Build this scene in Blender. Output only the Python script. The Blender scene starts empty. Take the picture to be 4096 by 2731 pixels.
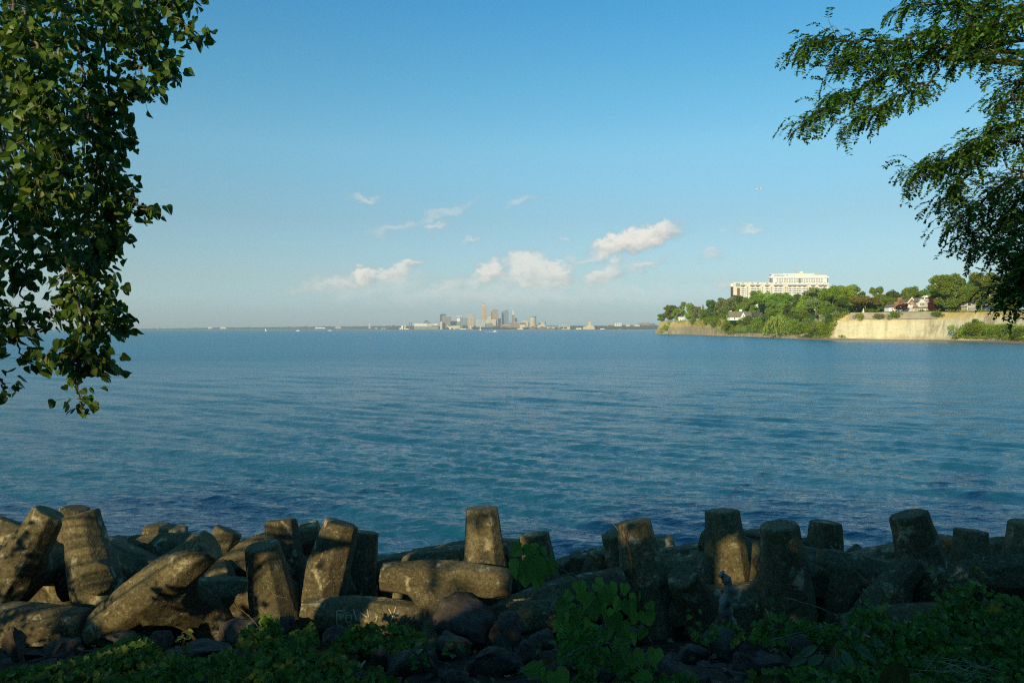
import bpy, bmesh, math, random
import numpy as np
from mathutils import Vector, Matrix, noise as mnoise

R = math.radians
rng = np.random.default_rng(11)
random.seed(5)
scene = bpy.context.scene
col = scene.collection
F = 1024 * 28.0 / 36.0          # focal length in picture widths of 1024
HZ, CAMZ = 328.4, 7.0           # horizon row, eye height above the lake

def P(px, py, D):
    return Vector(((px - 512) / F * D, D, CAMZ - (py - HZ) / F * D))
def XD(px, D):
    return (px - 512) / F * D
def ZD(py, D):
    return CAMZ - (py - HZ) / F * D

# ------------------------------------------------------------------ objects
def tag(o, label=None, cat=None, group=None, kind=None):
    if label: o["label"] = label
    if cat: o["category"] = cat
    if group: o["group"] = group
    if kind: o["kind"] = kind
    return o

def empty(name, loc=(0, 0, 0), rz=0.0):
    o = bpy.data.objects.new(name, None)
    o.empty_display_size = 0.2
    o.location = loc
    o.rotation_euler = (0, 0, rz)
    col.objects.link(o)
    return o

def link(name, me, parent=None, loc=None):
    o = bpy.data.objects.new(name, me)
    col.objects.link(o)
    if parent is not None: o.parent = parent
    if loc is not None: o.location = loc
    return o

def children(o):
    return [c for c in bpy.data.objects if c.parent == o]

def copy_tree(o, kids):
    """kids: {object: [children]} of the prototype"""
    c = o.copy(); col.objects.link(c)
    for k in kids.get(o, []):
        d = copy_tree(k, kids); d.parent = c
    return c

class MB:
    def __init__(s):
        s.v = []; s.f = []; s.m = []
    def add(s, vs, fs, mi=0):
        b = len(s.v)
        s.v.extend([tuple(v) for v in vs])
        s.f.extend([tuple(i + b for i in f) for f in fs])
        s.m.extend([mi] * len(fs))
    def box(s, c, d, rz=0.0, mi=0, top=1.0):
        cx, cy, cz = c; dx, dy, dz = d[0] / 2, d[1] / 2, d[2] / 2
        co, si = math.cos(rz), math.sin(rz)
        vs = []
        for z, k in ((-dz, 1.0), (dz, top)):
            for x, y in ((-dx, -dy), (dx, -dy), (dx, dy), (-dx, dy)):
                x *= k; y *= k
                vs.append((cx + x * co - y * si, cy + x * si + y * co, cz + z))
        s.add(vs, [(3, 2, 1, 0), (4, 5, 6, 7), (0, 1, 5, 4), (1, 2, 6, 5), (2, 3, 7, 6), (3, 0, 4, 7)], mi)
    def tube(s, pts, rad, n=6, mi=0, cap=True):
        pts = [Vector(p) for p in pts]
        if not isinstance(rad, (list, tuple)): rad = [rad] * len(pts)
        rings = []
        ref = Vector((0.13, 0.27, 1)).normalized()
        for i, p in enumerate(pts):
            t = (pts[min(i + 1, len(pts) - 1)] - pts[max(i - 1, 0)])
            if t.length < 1e-9: t = Vector((0, 0, 1))
            t.normalize()
            u = t.cross(ref)
            if u.length < 0.05: u = t.cross(Vector((1, 0, 0)))
            u.normalize(); w = t.cross(u)
            rings.append([p + (u * math.cos(2 * math.pi * k / n) + w * math.sin(2 * math.pi * k / n)) * rad[i] for k in range(n)])
        vs = [q for r in rings for q in r]
        fs = []
        for i in range(len(pts) - 1):
            for k in range(n):
                a = i * n + k; b = i * n + (k + 1) % n
                fs.append((a, b, b + n, a + n))
        if cap:
            fs.append(tuple(range(n - 1, -1, -1)))
            fs.append(tuple((len(pts) - 1) * n + k for k in range(n)))
        s.add(vs, fs, mi)
    def prism(s, outline, y0, y1, mi=0):
        """outline in (x, z), extruded along y"""
        n = len(outline)
        vs = [(x, y0, z) for x, z in outline] + [(x, y1, z) for x, z in outline]
        fs = [tuple(range(n)), tuple(range(2 * n - 1, n - 1, -1))]
        for i in range(n):
            j = (i + 1) % n
            fs.append((i, i + n, j + n, j))
        s.add(vs, fs, mi)
    def mesh(s, name, mats, smooth=False):
        me = bpy.data.meshes.new(name)
        me.from_pydata(s.v, [], s.f)
        for m in (mats if isinstance(mats, (list, tuple)) else [mats]): me.materials.append(m)
        me.polygons.foreach_set("material_index", s.m)
        if smooth: me.polygons.foreach_set("use_smooth", [True] * len(s.f))
        me.update()
        return me
    def build(s, name, mats, parent=None, smooth=False, loc=None):
        return link(name, s.mesh(name, mats, smooth), parent, loc)

def mesh_np(name, verts, faces, mats, smooth=False, mi=None):
    """verts (N,3); faces (M,k) of one size"""
    verts = np.asarray(verts, np.float32); faces = np.asarray(faces, np.int32)
    me = bpy.data.meshes.new(name)
    M, k = faces.shape
    me.vertices.add(len(verts)); me.loops.add(M * k); me.polygons.add(M)
    me.vertices.foreach_set("co", verts.ravel())
    me.loops.foreach_set("vertex_index", faces.ravel())
    me.polygons.foreach_set("loop_start", np.arange(0, M * k, k, dtype=np.int32))
    me.polygons.foreach_set("loop_total", np.full(M, k, np.int32))
    for m in (mats if isinstance(mats, (list, tuple)) else [mats]): me.materials.append(m)
    if mi is not None: me.polygons.foreach_set("material_index", np.asarray(mi, np.int32))
    if smooth: me.polygons.foreach_set("use_smooth", np.ones(M, bool))
    me.update(calc_edges=True)
    me.validate()
    return me

def nrm(a):
    return a / np.maximum(np.linalg.norm(a, axis=-1, keepdims=True), 1e-9)

# leaf outlines (right half, base -> tip); a leaf is two half n-gons folded along the midrib
HALF = {
    'delta': [(0, 0), (.26, -.06), (.5, .10), (.53, .30), (.38, .58), (.15, .84), (0, 1.0)],
    'heart': [(0, .07), (.20, -.08), (.45, .05), (.52, .32), (.36, .64), (.13, .88), (0, 1.0)],
    'lobed': [(0, 0), (.24, -.14), (.52, .06), (.44, .30), (.56, .52), (.26, .66), (0, 1.0)],
    'lance': [(0, 0), (.10, .06), (.2, .25), (.24, .48), (.19, .72), (.09, .9), (0, 1.0)],
}
def leaves_np(kind, org, ydir, nor, size, fold=.18, droop=.15, width=1.0):
    h = np.array(HALF[kind]); n = len(h)
    org = np.asarray(org, float); N = len(org)
    size = np.broadcast_to(np.asarray(size, float), (N,))[:, None]
    y = nrm(np.asarray(ydir, float)); x = nrm(np.cross(y, np.asarray(nor, float))); z = np.cross(x, y)
    vs = []
    for sg in (1, -1):
        for (hx, hy) in h:
            lx = sg * hx * width
            lz = fold * abs(hx) - droop * hy * hy
            vs.append(org + size * (x * lx + y * hy + z * lz))
    V = np.stack(vs, 1).reshape(-1, 3)
    a = np.arange(N)[:, None] * (2 * n)
    f1 = a + np.arange(n)[None, :]
    f2 = a + n + np.arange(n - 1, -1, -1)[None, :]
    return V, np.concatenate([f1, f2], 0)

def quads_np(org, size, aspect=0.62, up=None, upw=0.0):
    """pointed leaf-like quads with random directions"""
    N = len(org)
    y = nrm(rng.normal(size=(N, 3))); r = nrm(rng.normal(size=(N, 3)) + (np.array(up) * upw if up is not None else 0))
    x = nrm(np.cross(y, r)); y = np.cross(r, x)
    y = nrm(y); s = np.broadcast_to(np.asarray(size, float), (N,))[:, None] * .5
    V = np.stack([org - y * s, org + x * s * aspect, org + y * s, org - x * s * aspect], 1).reshape(-1, 3)
    Fc = np.arange(N * 4).reshape(N, 4)
    return V, Fc

# ------------------------------------------------------------------ materials
def new_mat(name):
    m = bpy.data.materials.new(name); m.use_nodes = True
    nt = m.node_tree; nt.nodes.clear()
    out = nt.nodes.new("ShaderNodeOutputMaterial")
    return m, nt, out
def N(nt, t, **kw):
    n = nt.nodes.new("ShaderNode" + t)
    for k, v in kw.items():
        if k.startswith("i_"):
            key = k[2:]
            key = int(key) if key.isdigit() else key.replace("_", " ")
            n.inputs[key].default_value = v
        else: setattr(n, k, v)
    return n
def L(nt, a, b): nt.links.new(a, b)
def c4(c): return (c[0], c[1], c[2], 1.0)
def ramp(nt, fac, stops, interp='LINEAR'):
    r = N(nt, "ValToRGB"); r.color_ramp.interpolation = interp
    el = r.color_ramp.elements
    while len(el) < len(stops): el.new(0.5)
    for e, (p, c) in zip(el, stops):
        e.position = p; e.color = c4(c) if len(c) == 3 else c
    L(nt, fac, r.inputs[0]); return r.outputs[0]
def tex_noise(nt, vec, scale, detail=4, rough=.55, dist=0.0):
    n = N(nt, "TexNoise", i_Scale=scale, i_Detail=detail, i_Roughness=rough, i_Distortion=dist)
    if vec is not None: L(nt, vec, n.inputs["Vector"])
    return n.outputs["Fac"]
def mixc(nt, fac, a, b, mode='MIX'):
    m = N(nt, "Mix", data_type='RGBA', blend_type=mode)
    for s, v in ((m.inputs[0], fac), (m.inputs[6], a), (m.inputs[7], b)):
        if hasattr(v, "links"): L(nt, v, s)
        elif isinstance(v, (int, float)): s.default_value = v
        else: s.default_value = c4(v)
    return m.outputs[2]
def math_n(nt, op, a, b=None, clamp=False):
    m = N(nt, "Math", operation=op, use_clamp=clamp)
    for s, v in ((m.inputs[0], a), (m.inputs[1], b)):
        if v is None: continue
        if hasattr(v, "links"): L(nt, v, s)
        else: s.default_value = v
    return m.outputs[0]
def principled(nt, out, color, rough=.8, spec=.3, bump=None, bump_d=.02, bump_s=.5, metallic=0.0):
    p = N(nt, "BsdfPrincipled", i_Roughness=rough, i_Metallic=metallic)
    p.inputs["Specular IOR Level"].default_value = spec
    if hasattr(color, "links"): L(nt, color, p.inputs["Base Color"])
    else: p.inputs["Base Color"].default_value = c4(color)
    if bump is not None:
        b = N(nt, "Bump", i_Strength=bump_s, i_Distance=bump_d); L(nt, bump, b.inputs["Height"]); L(nt, b.outputs[0], p.inputs["Normal"])
    L(nt, p.outputs[0], out.inputs[0]); return p
def objco(nt): return N(nt, "TexCoord").outputs["Object"]
def worldco(nt): return N(nt, "NewGeometry").outputs["Position"]

def mat_plain(name, c, rough=.7, var=.12, scale=1.5, spec=.3, metallic=0.0):
    m, nt, out = new_mat(name)
    f = tex_noise(nt, objco(nt), scale, 4, .6)
    a = tuple(max(0, x * (1 - var)) for x in c); b = tuple(min(1, x * (1 + var)) for x in c)
    principled(nt, out, ramp(nt, f, [(.3, a), (.7, b)]), rough, spec, metallic=metallic); return m

def mat_leaf(name, dark, light, yellow, trans=.3, rough=.5, spec=.25, obvar=.25):
    """leaf colour varies leaf by leaf and a little from plant to plant"""
    m, nt, out = new_mat(name)
    ri = N(nt, "NewGeometry").outputs["Random Per Island"]
    c = ramp(nt, ri, [(0, dark), (.6, light), (.93, light), (1.0, yellow)])
    oi = N(nt, "ObjectInfo").outputs["Random"]
    hs = N(nt, "HueSaturation")
    L(nt, c, hs.inputs["Color"])
    L(nt, math_n(nt, 'ADD', math_n(nt, 'MULTIPLY', oi, .045), .478), hs.inputs["Hue"])
    L(nt, math_n(nt, 'ADD', math_n(nt, 'MULTIPLY', oi, obvar * 2), 1 - obvar), hs.inputs["Value"])
    c = hs.outputs[0]
    p = N(nt, "BsdfPrincipled", i_Roughness=rough); p.inputs["Specular IOR Level"].default_value = spec
    L(nt, c, p.inputs["Base Color"])
    t = N(nt, "BsdfTranslucent"); L(nt, mixc(nt, .5, c, (.35, .5, .02), 'MULTIPLY'), t.inputs[0])
    L(nt, c, t.inputs[0])
    mx = N(nt, "MixShader"); mx.inputs[0].default_value = trans
    L(nt, p.outputs[0], mx.inputs[1]); L(nt, t.outputs[0], mx.inputs[2]); L(nt, mx.outputs[0], out.inputs[0])
    return m

def mat_concrete():
    m, nt, out = new_mat("weathered_concrete")
    co = objco(nt)
    oi = N(nt, "ObjectInfo").outputs["Random"]
    off = N(nt, "VectorMath", operation='ADD'); L(nt, co, off.inputs[0])
    cmb = N(nt, "CombineXYZ"); L(nt, math_n(nt, 'MULTIPLY', oi, 37.0), cmb.inputs[0]); L(nt, cmb.outputs[0], off.inputs[1])
    v = off.outputs[0]
    big = tex_noise(nt, v, 1.3, 5, .6)
    base = ramp(nt, big, [(.30, (.066, .058, .033)), (.52, (.152, .131, .066)), (.75, (.222, .192, .098))])
    fine = tex_noise(nt, v, 42, 3, .7)
    base = mixc(nt, .75, base, ramp(nt, fine, [(.34, (.32, .32, .33)), (.60, (1.05, 1.05, 1.05))]), 'MULTIPLY')
    # pale lichen blotches and dark algae runs
    li = tex_noise(nt, v, 9, 6, .68, .4)
    base = mixc(nt, ramp(nt, li, [(.57, (0, 0, 0)), (.66, (.9, .9, .9))]), base, (.42, .38, .24))
    ps = N(nt, "TexVoronoi", i_Scale=48.0); L(nt, v, ps.inputs["Vector"])
    base = mixc(nt, ramp(nt, ps.outputs["Distance"], [(.10, (.55, .55, .55)), (.22, (0, 0, 0))]), base, (.44, .40, .28))
    dk = tex_noise(nt, v, 3.2, 6, .7, .6)
    base = mixc(nt, ramp(nt, dk, [(.54, (0, 0, 0)), (.70, (.8, .8, .8))]), base, (.075, .068, .048))
    sp = N(nt, "TexVoronoi", i_Scale=26.0); L(nt, v, sp.inputs["Vector"])
    base = mixc(nt, ramp(nt, sp.outputs["Distance"], [(.05, (.75, .75, .75)), (.16, (0, 0, 0))]), base, (.055, .05, .04))
    h = math_n(nt, 'ADD', math_n(nt, 'MULTIPLY', fine, .35), math_n(nt, 'MULTIPLY', tex_noise(nt, v, 110, 2, .6), .35))
    pit = N(nt, "TexVoronoi", i_Scale=17.0); L(nt, v, pit.inputs["Vector"])
    h = math_n(nt, 'ADD', h, ramp(nt, pit.outputs["Distance"], [(.0, (0, 0, 0)), (.17, (.6, .6, .6))]))
    principled(nt, out, base, .92, .15, h, .02, 1.0)
    return m

def mat_rock(name, a, b, c):
    m, nt, out = new_mat(name)
    oi = N(nt, "ObjectInfo").outputs["Random"]
    co = objco(nt)
    off = N(nt, "VectorMath", operation='ADD'); L(nt, co, off.inputs[0])
    cmb = N(nt, "CombineXYZ"); L(nt, math_n(nt, 'MULTIPLY', oi, 51.0), cmb.inputs[1]); L(nt, cmb.outputs[0], off.inputs[1])
    v = off.outputs[0]
    f = tex_noise(nt, v, 2.6, 8, .68)
    base = ramp(nt, f, [(.32, a), (.52, b), (.72, c)])
    sp = tex_noise(nt, v, 38, 3, .7)
    base = mixc(nt, ramp(nt, sp, [(.62, (0, 0, 0)), (.72, (.7, .7, .7))]), base, (.34, .32, .28))
    h = math_n(nt, 'ADD', math_n(nt, 'MULTIPLY', tex_noise(nt, v, 9, 8, .7), 1.0), math_n(nt, 'MULTIPLY', sp, .3))
    principled(nt, out, base, .9, .15, h, .05, .8)
    return m

def mat_bark(name, a, b, scale=6):
    m, nt, out = new_mat(name)
    mp = N(nt, "Mapping"); mp.inputs["Scale"].default_value = (1, 1, .22); L(nt, objco(nt), mp.inputs[0])
    f = tex_noise(nt, mp.outputs[0], scale, 6, .65)
    principled(nt, out, ramp(nt, f, [(.35, a), (.65, b)]), .9, .15, f, .03, .8)
    return m
def n3(x, y, z): return mnoise.noise(Vector((x, y, z)))
# ------------------------------------------------------------------ camera, sun, sky
cam = bpy.data.cameras.new("camera"); cam.lens = 28.0; cam.sensor_width = 36.0; cam.sensor_fit = 'HORIZONTAL'
cam.shift_y = -(341 - HZ) / 1024.0
cam.clip_start = 0.05; cam.clip_end = 80000
camo = bpy.data.objects.new("camera", cam); camo.location = (0, 0, CAMZ); camo.rotation_euler = (R(90), 0, 0)
col.objects.link(camo); scene.camera = camo

SUN_EL, SUN_AZ = 17.0, 210.0      # degrees; azimuth clockwise from the viewing direction
ce = math.cos(R(SUN_EL))
TO_SUN = Vector((math.sin(R(SUN_AZ)) * ce, math.cos(R(SUN_AZ)) * ce, math.sin(R(SUN_EL))))
LT = -TO_SUN                       # the way the light travels
sun = bpy.data.lights.new("sun", 'SUN'); sun.energy = 5.0; sun.angle = R(0.53); sun.color = (1.0, .80, .47)
suno = bpy.data.objects.new("sun", sun); suno.rotation_euler = TO_SUN.to_track_quat('Z', 'Y').to_euler(); suno.location = TO_SUN * 60
col.objects.link(suno)

scene.view_settings.view_transform = 'Standard'; scene.view_settings.look = 'None'
scene.view_settings.exposure = 0.0; scene.view_settings.gamma = 1.0
scene.cycles.use_denoising = False; scene.cycles.filter_width = 1.2
scene.cycles.max_bounces = 6; scene.cycles.diffuse_bounces = 2; scene.cycles.glossy_bounces = 3
scene.cycles.transmission_bounces = 2; scene.cycles.transparent_max_bounces = 6; scene.cycles.volume_bounces = 0
scene.cycles.sample_clamp_indirect = 4.0
scene.cycles.caustics_reflective = False; scene.cycles.caustics_refractive = False

w = bpy.data.worlds.new("World"); scene.world = w; w.use_nodes = True
nt = w.node_tree; nt.nodes.clear()
wout = N(nt, "OutputWorld"); bg = N(nt, "Background"); bg.inputs[1].default_value = 0.10
sky = N(nt, "TexSky", sky_type='NISHITA', sun_disc=False, sun_elevation=R(SUN_EL), sun_rotation=R(SUN_AZ),
        altitude=100.0, air_density=1.0, dust_density=0.6, ozone_density=1.6)
co = N(nt, "TexCoord").outputs["Generated"]
sep = N(nt, "SeparateXYZ"); L(nt, co, sep.inputs[0])
az = math_n(nt, 'ARCTAN2', sep.outputs[0], sep.outputs[1])          # 0 = over the lake, + to the right
el = math_n(nt, 'ARCSINE', sep.outputs[2])
ang = N(nt, "CombineXYZ"); L(nt, az, ang.inputs[0]); L(nt, el, ang.inputs[1])
def azel(px, py):
    d = Vector(((px - 512) / F, 1, (HZ - py) / F)).normalized()
    return math.atan2(d.x, d.y), math.asin(d.z)
# ragged edges: the angles are pushed about by noise before each cloud's ellipse is measured
def vnoise(scale, amp, det, sy=1.6):
    mp = N(nt, "Mapping"); mp.inputs["Scale"].default_value = (1, sy, 1); L(nt, ang.outputs[0], mp.inputs[0])
    n = N(nt, "TexNoise", i_Scale=scale, i_Detail=det, i_Roughness=.62); L(nt, mp.outputs[0], n.inputs["Vector"])
    s = N(nt, "VectorMath", operation='SUBTRACT'); L(nt, n.outputs["Color"], s.inputs[0]); s.inputs[1].default_value = (.5, .5, .5)
    k = N(nt, "VectorMath", operation='SCALE'); L(nt, s.outputs[0], k.inputs[0]); k.inputs["Scale"].default_value = amp
    return k.outputs[0]
warp = N(nt, "VectorMath", operation='ADD'); L(nt, vnoise(26, .050, 6), warp.inputs[0]); L(nt, ang.outputs[0], warp.inputs[1])
puff = N(nt, "VectorMath", operation='ADD'); L(nt, warp.outputs[0], puff.inputs[0]); L(nt, vnoise(95, .016, 4, 1.2), puff.inputs[1])
mpn = N(nt, "Mapping"); mpn.inputs["Scale"].default_value = (1, 1.8, 1); L(nt, ang.outputs[0], mpn.inputs[0])
fb = tex_noise(nt, mpn.outputs[0], 60, 7, .62, .2)
# centre px, py, radii in px, tilt in degrees (right end up), opacity, brightness
CL = [(636, 240, 38, 9, 13, .95, 1.0), (616, 244, 20, 7, 4, .85, 1.0), (658, 232, 18, 6, 20, .7, .95), (646, 265, 17, 4, 8, .6, .9),
      (604, 275, 18, 9, 25, .65, .92), (592, 283, 20, 7, 0, .35, .85), (531, 272, 23, 14, -8, .72, .97), (520, 282, 28, 8, 0, .55, .9), (556, 270, 15, 9, -35, .75, .95), (548, 285, 26, 8, 0, .5, .85),
      (491, 271, 11, 10, 20, .8, .98), (478, 281, 18, 7, 20, .5, .88), (443, 288, 30, 9, 14, .55, .92), (420, 295, 30, 7, 8, .4, .85),
      (365, 272, 13, 7, 12, .9, 1.05), (345, 282, 38, 9, 9, .6, .88), (318, 288, 26, 7, 12, .55, .92), (393, 273, 15, 7, 12, .65, .98), (407, 265, 10, 5, 15, .7, 1.0), (400, 284, 30, 8, 8, .35, .85),
      (367, 198, 14, 4, 8, .40, .95), (445, 214, 30, 5, 20, .30, .9), (399, 230, 28, 6, 10, .32, .9), (434, 229, 12, 4, 15, .42, .95), (468, 237, 9, 3.5, 10, .42, .95),
      (522, 203, 15, 4, 14, .30, .92), (566, 240, 8, 3, 0, .28, .95), (583, 257, 22, 4.5, 12, .42, .92), (709, 256, 11, 4.5, 0, .42, .95), (750, 225, 13, 3.5, 0, .42, .98),
      (726, 284, 13, 7, 0, .42, .95), (650, 300, 120, 9, 0, .22, .8), (380, 292, 70, 9, 4, .28, .85), (724, 228, 6, 2.5, 0, .25, .95), (505, 298, 150, 13, 0, .45, .85), (640, 292, 60, 10, 4, .25, .85), (690, 290, 50, 8, 0, .2, .85)]
acc = None; bri = None
for (cx, cy, rx, ry, tilt, op, br) in CL:
    a0, e0 = azel(cx, cy)
    s = N(nt, "VectorMath", operation='SUBTRACT'); L(nt, puff.outputs[0] if op > .45 else warp.outputs[0], s.inputs[0]); s.inputs[1].default_value = (a0, e0, 0)
    mp = N(nt, "Mapping", vector_type='TEXTURE'); L(nt, s.outputs[0], mp.inputs[0])
    mp.inputs["Rotation"].default_value = (0, 0, R(tilt)); mp.inputs["Scale"].default_value = (rx * 1.22 / F, ry * 1.25 / F, 1)
    ln = N(nt, "VectorMath", operation='LENGTH'); L(nt, mp.outputs[0], ln.inputs[0])
    hard = .55 if op > .6 else .05
    mr = N(nt, "MapRange", interpolation_type='SMOOTHSTEP'); L(nt, ln.outputs["Value"], mr.inputs[0])
    mr.inputs[1].default_value = 1.45; mr.inputs[2].default_value = hard; mr.inputs[3].default_value = 0; mr.inputs[4].default_value = min(1, op * 1.15)
    acc = mr.outputs[0] if acc is None else math_n(nt, 'MAXIMUM', acc, mr.outputs[0])
    # sunlit crown: brighter up and to the left inside each puff
    sp2 = N(nt, "SeparateXYZ"); L(nt, mp.outputs[0], sp2.inputs[0])
    lit = math_n(nt, 'ADD', math_n(nt, 'MULTIPLY', sp2.outputs[1], .35), math_n(nt, 'MULTIPLY', sp2.outputs[0], -.08))
    t = math_n(nt, 'MULTIPLY', math_n(nt, 'ADD', lit, .55 * br), math_n(nt, 'DIVIDE', mr.outputs[0], op))
    bri = t if bri is None else math_n(nt, 'MAXIMUM', bri, t)
acc = math_n(nt, 'MULTIPLY', acc, ramp(nt, fb, [(.22, (.6, .6, .6)), (.45, (1, 1, 1))]))
front = math_n(nt, 'GREATER_THAN', sep.outputs[1], 0.0)
acc = math_n(nt, 'MULTIPLY', acc, front, True)
bri = math_n(nt, 'ADD', bri, math_n(nt, 'MULTIPLY', math_n(nt, 'SUBTRACT', fb, .5), .9))
SKYK = 10.0
ccol = ramp(nt, bri, [(.05, (.40, .47, .50)), (.35, (.66, .66, .62)), (.75, (.92, .89, .82))])
cm = N(nt, "VectorMath", operation='SCALE'); L(nt, ccol, cm.inputs[0]); cm.inputs["Scale"].default_value = SKYK
tr = N(nt, "MapRange"); L(nt, el, tr.inputs[0]); tr.inputs[1].default_value = -.02; tr.inputs[2].default_value = .42
tintc = ramp(nt, tr.outputs[0], [(0.0, (.43, .71, 1.24)), (.083, (.48, .73, 1.17)), (.183, (.49, .62, .76)), (.353, (.485, .64, .69)), (.546, (.50, .82, .84)), (.73, (.35, .83, .90)), (.92, (.24, .80, .98))])
tint = mixc(nt, 1.0, sky.outputs[0], tintc, 'MULTIPLY')
tsc = N(nt, "VectorMath", operation='SCALE'); L(nt, tint, tsc.inputs[0]); tsc.inputs["Scale"].default_value = 1.62
tint = tsc.outputs[0]
fin = mixc(nt, acc, tint, cm.outputs[0])
L(nt, fin, bg.inputs[0]); L(nt, bg.outputs[0], wout.inputs[0])
w.cycles.sampling_method = 'MANUAL'; w.cycles.sample_map_resolution = 512

# ------------------------------------------------------------------ air
def make_haze():
    m = bpy.data.materials.new("pale_air"); m.use_nodes = True
    nt = m.node_tree; nt.nodes.clear()
    out = N(nt, "OutputMaterial"); v = N(nt, "VolumePrincipled")
    v.inputs["Color"].default_value = (.80, .92, 1.0, 1); v.inputs["Density"].default_value = 7.6e-5
    v.inputs["Anisotropy"].default_value = 0.0
    L(nt, v.outputs[0], out.inputs["Volume"])
    b = MB(); b.box((0, 0, 172), (34000, 34000, 356))
    o = b.build("haze", m); tag(o, kind='stuff')
make_haze()
# ------------------------------------------------------------------ the lake
def make_water():
    m, nt, out = new_mat("lake_water")
    co = worldco(nt)
    def stretched(sx, sy, rz, scale, det, rough=.6):
        mp = N(nt, "Mapping"); mp.inputs["Scale"].default_value = (sx, sy, 1); mp.inputs["Rotation"].default_value = (0, 0, R(rz))
        L(nt, co, mp.inputs[0]); return tex_noise(nt, mp.outputs[0], scale, det, rough, .3)
    h = math_n(nt, 'MULTIPLY', stretched(.35, 1, 14, 3.2, 5), .15)
    h = math_n(nt, 'ADD', h, math_n(nt, 'MULTIPLY', stretched(.35, 1, -8, .75, 4), .22))
    h = math_n(nt, 'ADD', h, math_n(nt, 'MULTIPLY', stretched(.3, 1, 18, .16, 3), .5))
    ln = N(nt, "VectorMath", operation='LENGTH'); L(nt, co, ln.inputs[0])
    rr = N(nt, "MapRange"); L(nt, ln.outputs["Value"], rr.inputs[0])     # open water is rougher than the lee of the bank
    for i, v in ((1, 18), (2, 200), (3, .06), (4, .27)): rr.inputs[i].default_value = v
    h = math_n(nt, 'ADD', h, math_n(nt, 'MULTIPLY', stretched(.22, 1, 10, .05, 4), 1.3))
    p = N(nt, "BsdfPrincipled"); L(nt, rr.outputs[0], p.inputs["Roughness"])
    p.inputs["IOR"].default_value = 1.333; p.inputs["Specular IOR Level"].default_value = .65
    # wind streaks leave broad bands where the water looks a little greener or bluer
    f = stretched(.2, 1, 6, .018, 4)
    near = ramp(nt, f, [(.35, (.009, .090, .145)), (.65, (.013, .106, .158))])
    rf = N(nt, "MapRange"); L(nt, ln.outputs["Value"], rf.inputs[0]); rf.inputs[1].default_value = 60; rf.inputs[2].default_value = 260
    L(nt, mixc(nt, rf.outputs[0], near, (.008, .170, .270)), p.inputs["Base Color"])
    b = N(nt, "Bump", i_Strength=.75, i_Distance=1.0); L(nt, h, b.inputs["Height"]); L(nt, b.outputs[0], p.inputs["Normal"])
    L(nt, p.outputs[0], out.inputs[0])
    th = np.concatenate([np.linspace(-100, -36, 40)[:-1], np.linspace(-36, 36, 900), np.linspace(36, 100, 40)[1:]]) * math.pi / 180
    dy = np.linspace(400, 9, 680)
    r = np.concatenate([7 * F / dy, np.geomspace(7 * F / 9, 16500, 50)[1:]])
    T, Rr = np.meshgrid(th, r)
    X = Rr * np.sin(T); Y = Rr * np.cos(T)
    Z = np.zeros_like(X)
    sp = np.maximum(np.gradient(r), r * math.radians(.08))[:, None]
    wr = np.random.default_rng(3)
    main = R(57)     # the waves run towards the shore obliquely
    patch = .75 + .5 * (np.sin(X * .07 + Y * .12) * np.sin(X * .12 - Y * .05 + 1.3) * .5 + .5)
    # (wavelength range, count, spread of direction, rms slope)
    for lo, hi, cnt, spread, slope in ((8.0, 20.0, 9, .25, .010), (3.0, 8.0, 14, .16, .046), (1.3, 3.0, 22, .17, .088), (.55, 1.3, 34, .50, .085), (.28, .55, 30, .6, .09)):
        for l in wr.uniform(lo, hi, cnt):
            d = main + wr.normal(0, spread) + (.35 if lo < 1.3 else 0)
            k = 2 * math.pi / l
            amp = slope * math.sqrt(2.0 / cnt) / k
            fade = np.clip((l / sp - 1.7) / 1.6, 0, 1) * np.clip((600 - Rr) / 200, 0, 1)
            rows = np.where(fade[:, 0] > 0)[0]
            if len(rows) == 0: continue
            e = rows[-1] + 1
            ph = k * (X[:e] * math.cos(d) + Y[:e] * math.sin(d)) + wr.uniform(0, 6.28)
            Z[:e] += amp * fade[:e] * patch[:e] * (np.sin(ph) + .25 * np.cos(2 * ph))
    V = np.stack([X, Y, Z], -1).reshape(-1, 3)
    nr, nc = X.shape
    i = (np.arange(nr - 1)[:, None] * nc + np.arange(nc - 1)[None, :]).reshape(-1)
    Fc = np.stack([i, i + 1, i + nc + 1, i + nc], 1)[:, ::-1]
    o = link("water", mesh_np("water", V, Fc, m, smooth=True)); tag(o, kind='structure')
make_water()
# ------------------------------------------------------------------ the bluff across the bay
# waterline points X, Y, run of the slope, 'green' share, palette (0 = yellow over grey shale, 1 = pale)
COAST = [(900, 1500, 10, .6, 0), (500, 1330, 8, .5, 0), (300, 1190, 6, .35, 0), (222, 1125, 5, .45, 0), (194, 1090, 12, .15, 0), (203, 1030, 4.5, .05, 0), (210, 977, 4.5, .05, 0),
         (209, 900, 5, .08, 0), (208, 819, 7, .30, 0), (211, 760, 20, .75, 0), (213, 688, 24, .85, 0), (207, 620, 24, .85, 0), (201, 568, 24, .8, 0), (196, 535, 22, .7, 0),
         (197, 505, 10, .1, 1), (212, 492, 5, 0, 1), (237, 476, 5, 0, 1), (249, 435, 7, .0, 1), (249, 400, 11, .35, 1), (247, 370, 12, .5, 1), (252, 320, 12, .4, 1), (264, 270, 12, .5, 1), (285, 200, 12, .6, 1), (320, 120, 12, .6, 1)]
PLAT = 17.0
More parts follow.
